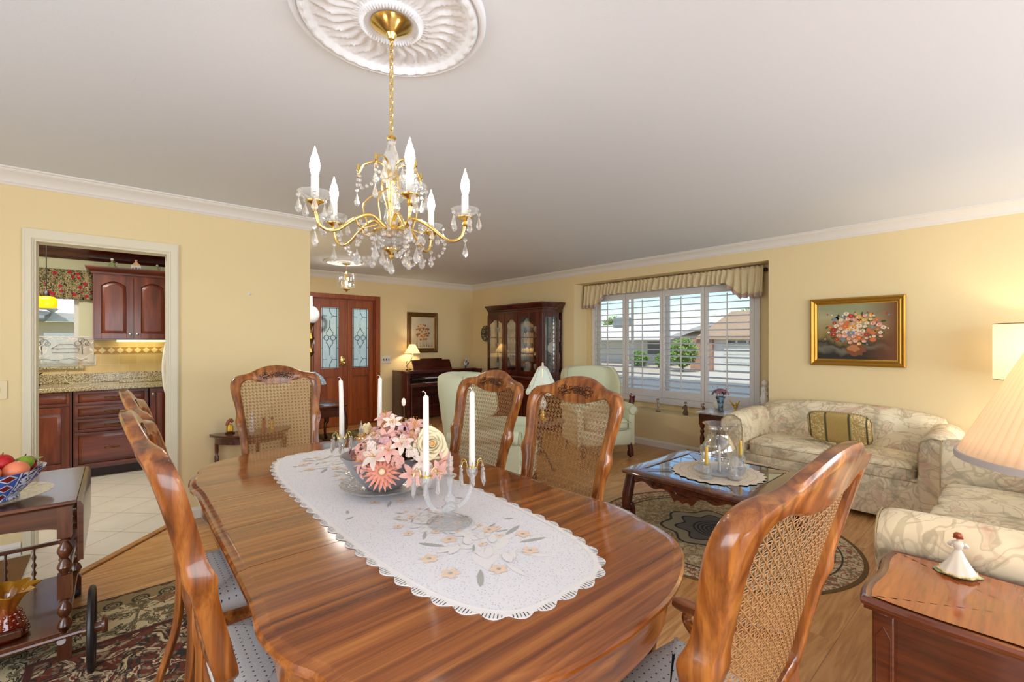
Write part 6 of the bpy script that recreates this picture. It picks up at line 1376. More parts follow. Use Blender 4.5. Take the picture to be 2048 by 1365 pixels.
def paint_bouquet(m_, W, Hh):
    random.seed(17)
    m_.mi = 0; m_.add([V(-W, -.008, -Hh), V(W, -.008, -Hh), V(W, -.008, Hh), V(-W, -.008, Hh)], [(0, 1, 2, 3)])
    SC = 1.0; blob(m_, -.0, -.165, .078, 8, -.0085, 20, .75); blob(m_, -.015, -.155, .045, 9, -.0087, 14, .7)
    for k in range(90):
        a = random.random() * 6.28; q = math.sqrt(random.random()); blob(m_, .235 * q * math.cos(a), .02 + .165 * q * math.sin(a), random.uniform(.010, .020), 7, -.0090, 6, .5, random.random() * 3)
    for k in range(62):
        a = 2.4 * k; q = math.sqrt(k / 62); x, z = .22 * q * math.cos(a), .03 + .150 * q * math.sin(a); r = random.uniform(.016, .031) * (1.15 - .4 * q); mi = random.choice((1, 1, 2, 2, 3, 4, 5, 6))
        y = -.0092 - k * .00002; blob(m_, x, z, r, mi, y, 9, .85); blob(m_, x - r * .1, z - r * .1, r * .62, 2 if mi != 2 else 1, y - .0002, 7, .7) if mi in (1, 3) else None; blob(m_, x, z, r * .28, random.choice((3, 5)), y - .0004, 6)
    for k in range(26): blob(m_, random.uniform(-.25, .25), random.uniform(-.12, .19), .008, random.choice((2, 6, 4)), -.0108, 5)
    g = NG('bouquet_canvas', .55); X_ = g.xyz(); n = g.noise(3.5, detail=3); zz_ = g.math('ADD', g.math('MULTIPLY', X_[2], 2.6), n); cr = ramp(g.N, [(.05, (34, 26, 16)), (.18, (110, 104, 88)), (.26, (40, 34, 18)), (.42, (140, 118, 66)), (.75, (170, 164, 122)), (1, (142, 146, 112))]); g.L.new(zz_, cr.inputs[0])
    bgm = g.done(g.mix(g.step(X_[0], .05, .3), cr.outputs[0], (112, 62, 22)), n, .2)
    return [bgm] + [plain('paint_' + n_, c, .5) for n_, c in (('pink', (214, 140, 124)), ('white', (226, 206, 184)), ('yellow', (214, 160, 54)), ('red', (166, 40, 26)), ('orange', (206, 104, 50)), ('blue', (110, 132, 158)), ('green', (66, 70, 30)), ('brown', (120, 66, 30)), ('tan', (180, 116, 66)))]
def paint_wild(m_, W, Hh):
    random.seed(9)
    m_.mi = 0; m_.add([V(-W, -.008, -Hh), V(W, -.008, -Hh), V(W, -.008, Hh), V(-W, -.008, Hh)], [(0, 1, 2, 3)])
    m_.mi = 3
    for k in range(46):
        x = random.uniform(-W * .9, W * .9); h_ = random.uniform(.06, .20); m_.add([V(x - .003, -.0085, -Hh), V(x + .003, -.0085, -Hh), V(x + random.uniform(-.02, .02), -.0085, -Hh + h_)], [(0, 1, 2)])
    for k in range(36):
        a = 2.4 * k; q = math.sqrt(k / 36); x, z = .135 * q * math.cos(a), .0 + .15 * q * math.sin(a) + (.02 if k % 3 == 0 else 0); r = random.uniform(.014, .024); blob(m_, x, z, r * 1.25, random.choice((1, 1, 2, 2, 4)), -.009 - k * .00003, 7, .8); blob(m_, x, z, r * .35, 3, -.0102, 5)
    return [plain('wild_canvas', (196, 184, 158), .6, var=.22, varscale=6)] + [plain('paintw_' + n_, c, .5) for n_, c in (('ochre', (196, 132, 60)), ('rust', (150, 92, 56)), ('stem', (96, 84, 44)), ('cream', (214, 186, 130)))]
M['goldf'] = plain('gilt_frame', (176, 132, 52), .35, .75, bump=(60, .2, .002)); M['bronzef'] = plain('bronze_frame', (112, 80, 36), .4, .6, bump=(60, .25, .003)); M['linen'] = plain('linen_liner', (206, 190, 150), .8)
picture('framed_painting', (5.206, 1.0785, 1.447), -PI / 2, .725, .645, .062, [M['goldf']], 'large gilt framed painting of a mixed flower bouquet above the sofa', paint_bouquet)
picture('framed_painting', (4.105, 7.166, 1.510), 0, .61, .715, .085, [M['bronzef'], M['linen']], 'bronze framed painting of ochre wildflowers above the piano', paint_wild)
# decorative plate on the window wall
t = thing('wall_plate', (5.205, 6.70, 1.50), 'ornate round plate hanging on the wall left of the china cabinet', 'plate')
g = NG('relief_plate', .4); v_ = g.voro(22, rand=.6); M['platep'] = g.done(g.mix(g.step(v_, .2, .34), (196, 190, 168), (74, 66, 52)), v_, .6)
m_ = MB(); m_.lathe([(.001, .012), (.05, .012), (.06, .02), (.10, .018), (.145, .028), (.15, .026), (.10, .01), (.001, .0)], n=40, M=Matrix.Rotation(-PI / 2, 3, 'Y'), cap=False, wob=lambda i, a: 1 + (.03 * abs(math.sin(a * 8)) if 3 < i < 6 else 0)); m_.build('plate_dish', M['platep'], t, smooth=50)

# ================================================================ china cabinet
cc = thing('china_cabinet', (4.83, 5.51, 0), 'tall dark china cabinet with arched glass doors and glass ends', 'cabinet')
hw = .67; DX = .365   # local +x to the wall (5.195)
def poly(e, xf=0.0): return [(xf - e, -hw - e * .4), (xf - e, hw + e * .4), (xf + .28, hw + .07 + e), (DX, hw + .07 + e), (DX, -hw - .07 - e), (xf + .28, -hw - .07 - e)]
m_ = MB(); m_.slab(poly(0), [(0, .80), (0, .835)]); m_.slab(poly(0), [(0, 1.80), (0, 1.86)]); m_.b2((DX - .015, -hw - .06, .83), (DX, hw + .06, 1.80))
m_.build('case', M['dark_y'], cc, smooth=20, bevel=.003)
m_ = MB(); m_.b2((DX - .019, -hw - .03, .84), (DX - .016, hw + .03, 1.79)); m_.build('mirror_back', plain('cabinet_mirror', (190, 184, 170), .08, 1), cc, smooth=0)
m_ = MB()
m_.loft([[V(x, y, z) for x, y in poly(e)] for e, z in ((0, 1.85), (.008, 1.856), (.010, 1.875), (.022, 1.885), (.045, 1.925), (.056, 1.935), (.058, 1.955), (.05, 1.957))]); m_.build('crown', M['dark_y'], cc, smooth=25)
m_ = MB(); m_.loft([[V(x, y, z) for x, y in poly(e, -.05)] for e, z in ((0, .06), (0, .74), (.012, .755), (.012, .785), (.0, .80))]); m_.loft([[V(x, y, z) for x, y in poly(e, -.05)] for e, z in ((.012, 0.0), (.012, .07), (0, .085))]); base = m_.build('base', M['dark_y'], cc, smooth=20)
for y0, y1 in ((-.65, -.23), (-.21, .21), (.23, .65)):
    m_ = MB(); m_.T = Matrix.Translation((-.05, 0, 0)) @ Matrix.Rotation(-PI / 2, 4, 'Z'); raised(m_, -y1, -y0, .12, .70, -.02, .055, arch=.05); d = m_.build('door', M['dark'], cc, smooth=20); 
def arch_door(y0, y1, z0, z1, xf, parent, T=None, name='door', st=.052):
    m_ = MB(); m_.T = T
    def top(u): return z1 - .07 - .075 * (1 - math.sin(PI * u)) - .02 * abs(math.sin(PI * u * 3)) 
    m_.b2((xf - .018, y0, z0), (xf, y0 + st, z1)); m_.b2((xf - .018, y1 - st, z0), (xf, y1, z1)); m_.b2((xf - .018, y0 + st, z0), (xf, y1 - st, z0 + .05))
    n = 16
    for i in range(n):
        a, b = y0 + st + (y1 - y0 - 2 * st) * i / n, y0 + st + (y1 - y0 - 2 * st) * (i + 1) / n
        m_.loft([[V(x, a, top(i / n)), V(x, b, top((i + 1) / n)), V(x, b, z1), V(x, a, z1)] for x in (xf - .018, xf)])
    d = m_.build(name, M['dark'], parent, smooth=0)
    m_ = MB(); m_.T = T; m_.b2((xf - .009, y0 + st * .8, z0 + .03), (xf - .006, y1 - st * .8, z1 - .05)); m_.build('glass_pane', M['glass'], d, smooth=0)
    return d
for y0, y1, nm in ((.215, .665, 'side_panel'), (-.115, .205, 'door'), (-.60, -.125, 'door')): 
    d = arch_door(y0, y1, .835, 1.80, 0, cc, None, nm)
    if nm == 'door': 
        m_ = MB(); yk = y1 - .026 if y0 < -.2 else y0 + .026; m_.tube(spline([(-.02, yk, 1.36), (-.035, yk, 1.33), (-.03, yk, 1.29), (-.02, yk, 1.26)], 4), .005, 6); m_.build('handle', M['oldbrass'], d)
m_ = MB(); m_.b2((-.018, -.67, .835), (.0, -.605, 1.80)); m_.build('corner_post', M['dark'], cc, smooth=0)
T = Matrix.Translation((0, -hw, 0)) @ Matrix.Rotation(R(-40.8) * -1, 4, 'Z')
for sgn in (-1, 1):
    a, b = V(.0, sgn * hw, 0), V(.28, sgn * (hw + .07), 0); d_ = (b - a); L_c = d_.length; ang = math.atan2(d_.y, d_.x)
    m_ = MB(); rot = Matrix.Translation(a) @ Matrix.Rotation(ang, 4, 'Z'); m_.T = rot
    off = -.009 if sgn > 0 else .009
    m_.box((.02, off, 1.317), (.04, .018, .966)); m_.box((L_c - .02, off, 1.317), (.04, .018, .966)); m_.box((L_c / 2, off, .86), (L_c - .08, .018, .05)); m_.box((L_c / 2, off, 1.765), (L_c - .08, .018, .07))
    sp = m_.build('side_panel', M['dark'], cc, smooth=0)
    m_ = MB(); m_.T = rot; m_.box((L_c / 2, off, 1.31), (L_c - .06, .003, .90)); m_.build('glass_pane', M['glass'], sp, smooth=0)
for z in (1.155, 1.41):
    m_ = MB(); m_.slab([(.02, -hw + .01), (.02, hw - .01), (.25, hw + .04), (DX - .02, hw + .04), (DX - .02, -hw - .04), (.25, -hw - .04)], [(0, z), (0, z + .012)]); m_.build('shelf', M['dark_y'], cc, smooth=0)
# glassware and plates in the cabinet
gi = 0
def goblet(x, y, z, label, s=1.0):
    t = thing('goblet', (4.83 + x, 5.51 + y, z), label, 'glass', 'stemmed glasses in the china cabinet')
    m_ = MB(); m_.lathe([(.001, 0), (.030 * s, 0), (.030 * s, .002), (.005, .008), (.004, .06 * s), (.012 * s, .07 * s), (.030 * s, .09 * s), (.036 * s, .12 * s), (.034 * s, .155 * s), (.032 * s, .155 * s), (.033 * s, .12 * s), (.02 * s, .082 * s), (.001, .075 * s)], n=18, cap=False); m_.build('bowl_and_stem', M['cabglass'], t, smooth=60)
M['cabglass'] = frosted('stemware_glass', (.92, .92, .92), (222, 222, 214), .30)
shelf_names = {.8365: 'bottom shelf', 1.168: 'middle shelf', 1.423: 'top shelf'}
for z in (.8365, 1.168, 1.423):
    for k, y in enumerate((.55, .44, .33, .12, .03, -.06, -.24, -.34, -.45, -.55)):
        if z == 1.168 and k in (7, 8): continue
        if k == 9: continue
        goblet(.12 + .05 * (k % 2), y, z, 'stemmed glass on the cabinet %s behind the %s, %s' % (shelf_names[z], ('left panel', 'middle door', 'door nearest the window')[k // 3], ('first from left', 'second from left', 'third from left')[k % 3]), 1.0 if z < 1.4 else 1.1)
for (y, z, x, lb, r) in ((-.60, 1.168, .28, 'white plate standing behind the glass end of the china cabinet', .09), (-.40, 1.168, .28, 'white patterned dish standing on the middle shelf of the china cabinet', .075), (-.02, .8365, .30, 'white plate standing at the back of the china cabinet bottom shelf', .09)):
    t = thing('display_plate', (4.83 + x, 5.51 + y, z + r), lb, 'plate'); m_ = MB(); m_.lathe([(.001, .004), (r * .5, .004), (r * .6, .010), (r, .016), (r, .018), (r * .6, .013), (.001, .008)], n=32, cap=False, M=Matrix.Rotation(-PI / 2 + .15, 3, 'Y')); m_.build('plate_dish', M['porcelain'], t, smooth=60)

# ================================================================ wing chairs, lamp table and glass shade lamp
M['green'] = plain('pale_green_upholstery', (206, 208, 178), .85, sheen=.2, bump=(220, .3, .001)); M['pipe'] = plain('green_piping', (172, 176, 144), .8)
def wing(loc, rz, label, s=1.0):
    t = thing('wing_chair', loc, label, 'armchair', rz=rz)
    m_ = MB(); m_.cushion((0, .02, .25), (.66 * s, .66, .20), .25, 14); m_.build('seat_base', M['green'], t, smooth=70)
    m_ = MB(); m_.cushion((0, .07, .405), (.52 * s, .60, .135), .28, 14, puff=.015); sc = m_.build('seat_cushion', M['green'], t, smooth=70)
    m_ = MB()
    for z in (.372, .438):
        m_.tube([(p.x * s, p.y, z) for p in spline([(-.245, -.2), (-.25, .33), (-.22, .365), (.22, .365), (.25, .33), (.245, -.2)], 4)], .004, 5)
    m_.build('piping', M['pipe'], sc)
    # back : curved slab with wings
    m_ = MB(); rings = []
    NZ = 16
    for i in range(NZ + 1):
        z = .16 + (1.03 - .16) * i / NZ; u = i / NZ
        yb_ = -.30 - .12 * u; w_ = .31 * s + .035 * s * u; wingd = .0 if z < .50 else .24 * min(1, (z - .50) / .2) * (1 - max(0, (z - .86) / .30) ** 1.5)
        if z > .96: pass
        arc = lambda x: 0
        th = .055
        ys_ = yb_ + .10 + max(.0, wingd)
        sh = 1 - .10 * max(0, (u - .85) / .15) ** 2
        ring = [V(-w_ * sh, ys_, z), V(-w_ * sh - .03, ys_ - .02, z), V(-w_ * sh - .035, yb_ + .05, z), V(-w_ * sh * .9, yb_ - .02, z), V(0, yb_ - .045, z), V(w_ * sh * .9, yb_ - .02, z), V(w_ * sh + .035, yb_ + .05, z), V(w_ * sh + .03, ys_ - .02, z), V(w_ * sh, ys_, z),
                V(w_ * sh - .035, ys_ - .03, z), V(w_ * sh - .05, yb_ + .14, z), V(w_ * sh * .72, yb_ + .10, z), V(0, yb_ + .085, z), V(-w_ * sh * .72, yb_ + .10, z), V(-w_ * sh + .05, yb_ + .14, z), V(-w_ * sh + .035, ys_ - .03, z)]
        # rounded crest
        if u > .9: ring = [V(p.x, p.y, z + .03 * (1 - (p.x / (w_ + .04)) ** 2)) for p in ring]
        rings.append(ring)
    top = [V(p.x * .93, p.y * .96 - .012, p.z + .022) for p in rings[-1]]; rings.append(top); rings.append([V(p.x * .8, -.38 + (p.y + .38) * .5, p.z + .006) for p in top])
    m_.loft(rings); bk = m_.build('backrest', M['green'], t, smooth=60, sub=1)
    m_ = MB()
    for s_ in (-1, 1): m_.tube([(r_[0].x * -s_ + 0, r_[0].y - .002, r_[0].z) for r_ in rings[7:-1]], .005, 5)
    m_.build('piping', M['pipe'], bk)
    for s_ in (-1, 1):
        m_ = MB(); pts = spline([(s_ * .315 * s, -.30, .56), (s_ * .33 * s, -.05, .58), (s_ * .335 * s, .20, .585), (s_ * .33 * s, .30, .57)], 5)
        m_.tube([p + V(0, 0, 0) for p in pts], [.058] * (len(pts) - 2) + [.056, .045], 14); m_.loft([[V(s_ * (.30 * s + dx), y, z) for dx, z in ((-.03, .16), (.045, .16), (.05, .56), (-.02, .56))] for y in (-.30, .0, .27, .295)]); am_ = m_.build('arm', M['green'], t, smooth=60)
        m_ = MB(); m_.tube([(s_ * .33 * s + .054 * math.cos(a), .305, .575 + .054 * math.sin(a)) for a in [2 * PI * i / 16 for i in range(17)]], .004, 5); m_.build('piping', M['pipe'], am_)
        m_ = MB(); cab_leg(m_, s_ * .28 * s, .30, .19, (s_ * .7, .7), 1.0, .030); m_.build('leg', M['dark'], t)
        m_ = MB(); m_.tube([(s_ * .27 * s, -.28, .18), (s_ * .27 * s, -.36, .003)], [.024, .017], 4); m_.build('leg', M['dark'], t)
    return t
wing((2.50, 3.12, 0), R(-143), 'pale green wing chair turned away, behind the cane dining chairs'); wg = wing((4.39, 3.47, 0), R(150), 'pale green wing chair in front of the shuttered window'); wg.scale = (1, 1, .965)
t = thing('lamp_table', (3.46, 3.52, 0), 'round dark pedestal table between the two wing chairs', 'table')
m_ = MB(); m_.lathe([(.001, .505), (.27, .505), (.282, .50), (.285, .49), (.275, .482), (.24, .478), (.001, .478)], n=40, cap=False); m_.build('tabletop', M['dark_x'], t, smooth=40)
m_ = MB(); m_.lathe([(.03, .478), (.03, .44), (.018, .42), (.03, .36), (.036, .30), (.02, .22), (.034, .18), (.034, .12)], n=20); m_.build('pedestal', M['dark'], t, smooth=50)
for k in range(3): a = 2 * PI * k / 3 + .4; d = V(math.cos(a), math.sin(a), 0); m_ = MB(); m_.tube(spline([d * .02 + V(0, 0, .17), d * .12 + V(0, 0, .14), d * .22 + V(0, 0, .03), d * .26 + V(0, 0, .012)], 5), .014, 8); m_.build('leg', M['dark'], t)
t = thing('glass_shade_lamp', (3.465, 3.475, .506), 'table lamp with white glass panel shade and blue flowers between the wing chairs', 'lamp')
m_ = MB(); m_.lathe([(.001, 0), (.065, 0), (.067, .01), (.035, .02), (.018, .03), (.03, .05), (.018, .08), (.012, .11)], n=24, cap=False); m_.build('base', M['brass'], t, smooth=50)
m_ = MB(); m_.lathe([(.012, .10), (.035, .13), (.045, .17), (.03, .22), (.012, .25), (.008, .30), (.008, .56)], n=24, cap=False); m_.build('stem', M['porcelain'], t, smooth=50)
M['gshade'] = shade_mat('white_glass_shade', (226, 232, 224), .16, .45); M['bluefl'] = plain('blue_flower_paint', (92, 110, 140), .5)
NPn = 8
for k in range(NPn):
    a0, a1 = 2 * PI * k / NPn, 2 * PI * (k + 1) / NPn
    def f(u, v_):
        a = a0 + (a1 - a0) * u; mid = (a0 + a1) / 2; rr = .055 + (.185 - .055) * v_; chord = rr * math.cos((a1 - a0) / 2) / math.cos(a - mid); chord += .010 * math.sin(PI * u) * v_
        return (chord * math.cos(a), chord * math.sin(a), .555 - .255 * v_ - .022 * math.sin(PI * u) * (v_ ** 3))
    m_ = MB(); m_.grid(f, 8, 8); pn = m_.build('glass_panel', M['gshade'], t, smooth=60, solid=.003)
    am_ = (a0 + a1) / 2; d = V(math.cos(am_), math.sin(am_), 0); n_ = V(-d.y, d.x, 0); m_ = MB(); random.seed(k)
    c = d * .150 + V(0, 0, .365); nd = (d * .255 + V(0, 0, .13)).normalized()
    for i in range(6): pet3(m_, c + nd * .006, nd, i * PI / 3, .018, .004, 0, 0)
    for i in range(4): pet3(m_, c + nd * .006 + n_ * random.uniform(-.02, .02) + V(0, 0, -.02), nd, random.random() * 6, .012, .003, 0, 0)
    m_.build('painted_flower', M['bluefl'], pn, smooth=0)
    m_ = MB(); m_.tube([f(0, q / 6) for q in range(7)], .0022, 5); m_.build('came', M['brass'], pn)
m_ = MB(); m_.lathe([(.056, .552), (.06, .558), (.04, .575), (.012, .585), (.010, .60), (.014, .61), (.001, .625)], n=20, cap=False); m_.build('finial', M['porcelain'], t, smooth=50)
# ledge figurines
def figurine(loc, label, body, head, h=.16, kind=0, rz=0):
    t = thing('ledge_figurine', loc, label, 'figurine', 'figurines along the window ledge', rz=rz)
    m_ = MB(); m_.lathe([(.001, 0), (.030, 0), (.032, .008), (.022, .014)], n=16); m_.build('base', M['stonef'], t)
    m_ = MB()
    if kind == 0:   # standing figure with raised arm
        for s_ in (-1, 1): m_.tube(spline([(s_ * .010, 0, .012), (s_ * .011, .002, .05), (s_ * .007, 0, .085)], 3), [.006] * 4 + [.009] * 3, 8)
        m_.lathe([(.016, .075), (.013, .095), (.016, .12), (.006, .135)], n=12); m_.tube(spline([(.014, 0, .122), (.028, -.01, .115), (.030, -.02, .13)], 3), .005, 6); m_.tube(spline([(-.014, 0, .122), (-.03, 0, .135), (-.034, 0, .165)], 3), .005, 6)
    elif kind == 1:  # seated / stout with coat
        m_.lathe([(.030, .012), (.028, .04), (.020, .07), (.022, .10), (.012, .125), (.006, .13)], n=14); m_.tube(spline([(.018, 0, .115), (.032, -.01, .09), (.018, -.026, .075)], 3), .006, 6); m_.tube(spline([(-.018, 0, .115), (-.032, -.01, .09), (-.018, -.026, .075)], 3), .006, 6)
        for s_ in (-1, 1): m_.tube([(s_ * .012, -.012, .05), (s_ * .014, -.03, .016)], .008, 6)
    else:  # robed angel with folded wings
        m_.lathe([(.040, .012), (.038, .06), (.026, .12), (.020, .15), (.008, .165)], n=16)
        for s_ in (-1, 1): m_.loft([[V(s_ * .010, .018 + o, .16), V(s_ * .048, .022 + o, .175), V(s_ * .034, .022 + o, .08), V(s_ * .014, .02 + o, .05)] for o in (0, .005)])
    m_.build('body', M[body], t, smooth=50)
    hz = {0: .150, 1: .145, 2: .183}[kind]
    m_ = MB(); m_.ball((0, -.002, hz), .014, 12); hd = m_.build('head', M['skinf'], t, smooth=60)
    m_ = MB(); m_.lathe([(.024 if kind == 1 else .0145, 0), (.015, .006), (.011, .014), (.001, .018)], (0, 0, hz + .004), 12); m_.build('hat' if kind == 1 else 'hair', M[head], hd)
M['stonef'] = plain('stone_base', (120, 104, 80), .7); M['skinf'] = plain('figurine_skin', (206, 170, 140), .5); M['greyf'] = plain('grey_glaze', (176, 166, 150), .4, var=.2, varscale=60); M['brownf'] = plain('brown_glaze', (104, 78, 50), .45, var=.4, varscale=60); M['wine'] = plain('wine_glaze', (104, 50, 50), .4, var=.5, varscale=40); M['redh'] = plain('red_hair_glaze', (150, 62, 40), .4)
figurine((5.30, 3.60, .4405), 'winged wine coloured figurine at the left end of the window ledge', 'wine', 'wine', kind=2, rz=-PI / 2); figurine((5.30, 3.19, .4405), 'slender grey figurine with a raised arm on the window ledge', 'greyf', 'brownf', kind=0, rz=-PI / 2 - .3)
figurine((5.30, 2.81, .4405), 'stout brown figurine with a brimmed hat on the window ledge', 'brownf', 'brownf', kind=1, rz=-PI / 2 - .3); figurine((5.30, 2.585, .4405), 'red haired figurine on the window ledge behind the marble topped table', 'brownf', 'redh', kind=0, rz=-PI / 2 - .3)
# ================================================================ sofas
g = NG('floral_upholstery', .9)
nA = g.noise(2.6, detail=2, dist=2.4); nB = g.noise(2.1, g.map((1, 1, 1), (5, 3, 1)), detail=2, dist=2.8); nC = g.noise(4.2, g.map((1, 1, 1), (1, 7, 3)), 2, 1.6); nD = g.noise(9, detail=4)
base = g.mix(nD, (222, 206, 172), (238, 224, 194))
col = g.mix(g.math('MULTIPLY', g.step(nC, .56, .70), .6), base, (194, 150, 130)); col = g.mix(g.math('MULTIPLY', g.band(nC, .57, .02), .35), col, (150, 140, 116)); col = g.mix(g.math('MULTIPLY', g.step(g.noise(3.1, g.map((1, 1, 1), (9, 2, 4)), 2, 2.0), .58, .70), .6), col, (158, 152, 130))
col = g.mix(g.math('MULTIPLY', g.band(nA, .5, .016), .36), col, (150, 136, 100)); col = g.mix(g.math('MULTIPLY', g.band(nB, .47, .016), .28), col, (158, 140, 110)); col = g.mix(g.math('MULTIPLY', g.band(nA, .42, .008), .35), col, (186, 136, 110))
M['floral'] = g.done(col, g.noise(14, detail=3), .25, .01)
M['gap'] = plain('cushion_piping', (170, 150, 112), .9)
def sofa(name, loc, rz, w_, label, ncush=2, depth=.90, hb=.80, armh=.64):
    """faces +y locally; origin at floor centre"""
    t = thing(name, loc, label, 'sofa', rz=rz); hw_ = w_ / 2; aw = .20
    m_ = MB(); m_.cushion((0, -.02, .205), (w_ - .18, depth - .06, .30), .16, 14); m_.b2((-hw_ + .12, depth / 2 - .075, .045), (hw_ - .12, depth / 2 - .045, .20)); m_.build('base', M['floral'], t, smooth=60)
    m_ = MB(); NN = 30; rings = []
    prof = [(-depth / 2 + .02, .06), (-depth / 2, .30), (-depth / 2 - .01, hb - .14), (-depth / 2 + .005, hb - .04), (-depth / 2 + .06, hb), (-depth / 2 + .14, hb - .02), (-depth / 2 + .20, hb - .09), (-depth / 2 + .22, hb - .2), (-depth / 2 + .27, .40), (-depth / 2 + .27, .20)]
    for i in range(NN + 1):
        u = -1 + 2 * i / NN; x = u * (hw_ - .08); dz = -.07 * abs(u) ** 3.0 - (.02 if abs(u) < .015 else 0) * 0
        puff = .012 * math.cos(u * 5 * PI)
        rings.append([V(x, y + (puff if k_ > 5 else 0), z + (dz if z > .5 else 0)) for k_, (y, z) in enumerate(prof)])
    m_.loft(rings); m_.build('backrest', M['floral'], t, smooth=60, sub=1)
    cw = (w_ - 2 * aw) / ncush
    for k in range(ncush):
        x = -hw_ + aw + cw * (k + .5); m_ = MB(); m_.cushion((x, .10, .385), (cw - .004, depth - .30, .15), .26, 16, puff=.022); c = m_.build('seat_cushion', M['floral'], t, smooth=70)
        m_ = MB()
        for z in (.34, .425): m_.tube([(x + p.x, p.y + .10, z) for p in spline([(-cw / 2 + .012, -.25), (-cw / 2 + .004, .24), (-cw / 2 + .04, depth / 2 - .158), (cw / 2 - .04, depth / 2 - .158), (cw / 2 - .004, .24), (cw / 2 - .012, -.25)], 4)], .0035, 5)
        m_.build('piping', M['gap'], c)
    for s_ in (-1, 1):
        m_ = MB(); xc = s_ * (hw_ - .09); rings = []
        ap = [(-.085, .05), (-.095, .40), (-.10, armh - .12), (-.085, armh - .03), (-.02, armh + .01), (.06, armh), (.11, armh - .05), (.115, armh - .11), (.085, armh - .16), (.055, armh - .20), (.06, .30), (.05, .05)]
        for y, sc_ in ((-depth / 2 + .06, 1), (-.2, 1), (.0, 1), (.2, 1), (depth / 2 - .06, 1.0), (depth / 2 - .02, .96), (depth / 2 - .012, .80)):
            cz_ = armh - .3
            rings.append([V(xc + s_ * px * sc_, y, cz_ + (pz - cz_) * (sc_ if pz > .2 else 1) + .0 - (.03 * max(0, y) if pz > .4 else 0)) for px, pz in ap])
        m_.loft(rings); a_ = m_.build('arm', M['floral'], t, smooth=60, sub=1)
        m_ = MB(); m_.tube([(xc + s_ * px * .9, depth / 2 - .02, (pz - armh + .3) * .93 + armh - .3 - (.03 * .43 if pz > .4 else 0)) for px, pz in ap[1:11]], .004, 5); m_.build('piping', M['gap'], a_)
    for sx in (-1, 1):
        for sy in (-1, 1): m_ = MB(); m_.lathe([(.02, .003), (.03, .02), (.03, .06)], (sx * (hw_ - .12), sy * (depth / 2 - .1), 0), 10); m_.build('foot', M['dark'], t)
    return t
sofa('loveseat', (4.715, 1.13, 0), PI / 2, 1.56, 'cream floral loveseat with rolled arms under the bouquet painting', 2, .88, .80, .70)
sofa('sofa', (3.215, -.03, 0), 0, 2.06, 'cream floral sofa with its near rolled arm beside the end table', 3, .88, .80, .72)
# lumbar pillow
t = thing('throw_pillow', (4.69, 1.08, .488), 'gold striped lumbar pillow with rope trim on the floral loveseat', 'pillow', rz=PI / 2); t.rotation_euler = (R(-16), 0, PI / 2)
g = NG('gold_pillow_fabric', .7); X_ = g.xyz(); ax = g.math('ABSOLUTE', X_[0]); vine = g.band(g.noise(22, detail=2, dist=1.4), .5, .03); col = g.mix(g.noise(90), (168, 138, 74), (186, 158, 96)); col = g.mix(g.math('MULTIPLY', vine, g.step(ax, .095, .10)), col, (222, 202, 150)); col = g.mix(g.band(ax, .083, .008), col, (84, 78, 46)); col = g.mix(g.band(ax, .20, .006), col, (74, 66, 40)); M['pillow'] = g.done(col)
m_ = MB(); m_.cushion((0, 0, .135), (.45, .10, .27), .42, 16, M=None); 
m_.build('pillow_body', M['pillow'], t, smooth=80)
g = NG('rope_trim', .8); wv = g.wave(40, g.map((1, 1, 1)), 0, 'BANDS'); M['rope'] = g.done(g.mix(g.math('GREATER_THAN', wv, .5), (58, 50, 30), (214, 196, 150)))
m_ = MB(); m_.tube([(.225 * math.copysign(abs(math.cos(a)) ** .35, math.cos(a)), 0, .135 + .135 * math.copysign(abs(math.sin(a)) ** .35, math.sin(a))) for a in [2 * PI * i / 80 for i in range(81)]], .007, 6); m_.build('rope_trim', M['rope'], t)
M['pinkc'] = plain('dusty_pink_velvet', (196, 140, 132), .85, sheen=.3); M['bluec'] = plain('grey_blue_velvet', (150, 150, 170), .85, sheen=.3)
t = tag(MB().cushion((0, 0, 0), (.24, .30, .20), .5, 16).build('round_cushion', M['pinkc'], smooth=80, loc=(2.86, -.14, .585)), 'dusty pink cushion on the sofa seat, under the pleated lamp shade', 'cushion')
t = tag(MB().cushion((0, 0, 0), (.16, .38, .30), .45, 16).build('square_cushion', M['bluec'], smooth=80, loc=(2.60, -.25, .645)), 'grey blue cushion leaning on the near sofa arm', 'cushion')

# ================================================================ coffee table
M['cof'] = wood('coffee_mahogany', [(58, 20, 12), (88, 34, 18), (112, 50, 28)], 'X', 1, .12, 1.0, 11, 1.0)
ctb = thing('coffee_table', (3.225, 1.495, 0), 'square dark coffee table with four shiny glass insets and cabriole legs', 'table'); HC = .43
def wavy(a, b, n=96, amp=.012):
    out = []
    for i in range(n):
        t_ = 4 * i / n; s_ = int(t_); f = t_ - s_
        x, y = [(a, -b + 2 * b * f), (a - 2 * a * f, b), (-a, b - 2 * b * f), (-a + 2 * a * f, -b)][s_]
        nx, ny = [(1, 0), (0, 1), (-1, 0), (0, -1)][s_]; o = amp * (math.sin(PI * f) + .7 * math.sin(3 * PI * f))
        out.append((x + nx * o, y + ny * o))
    return out
WO = wavy(.475, .455)
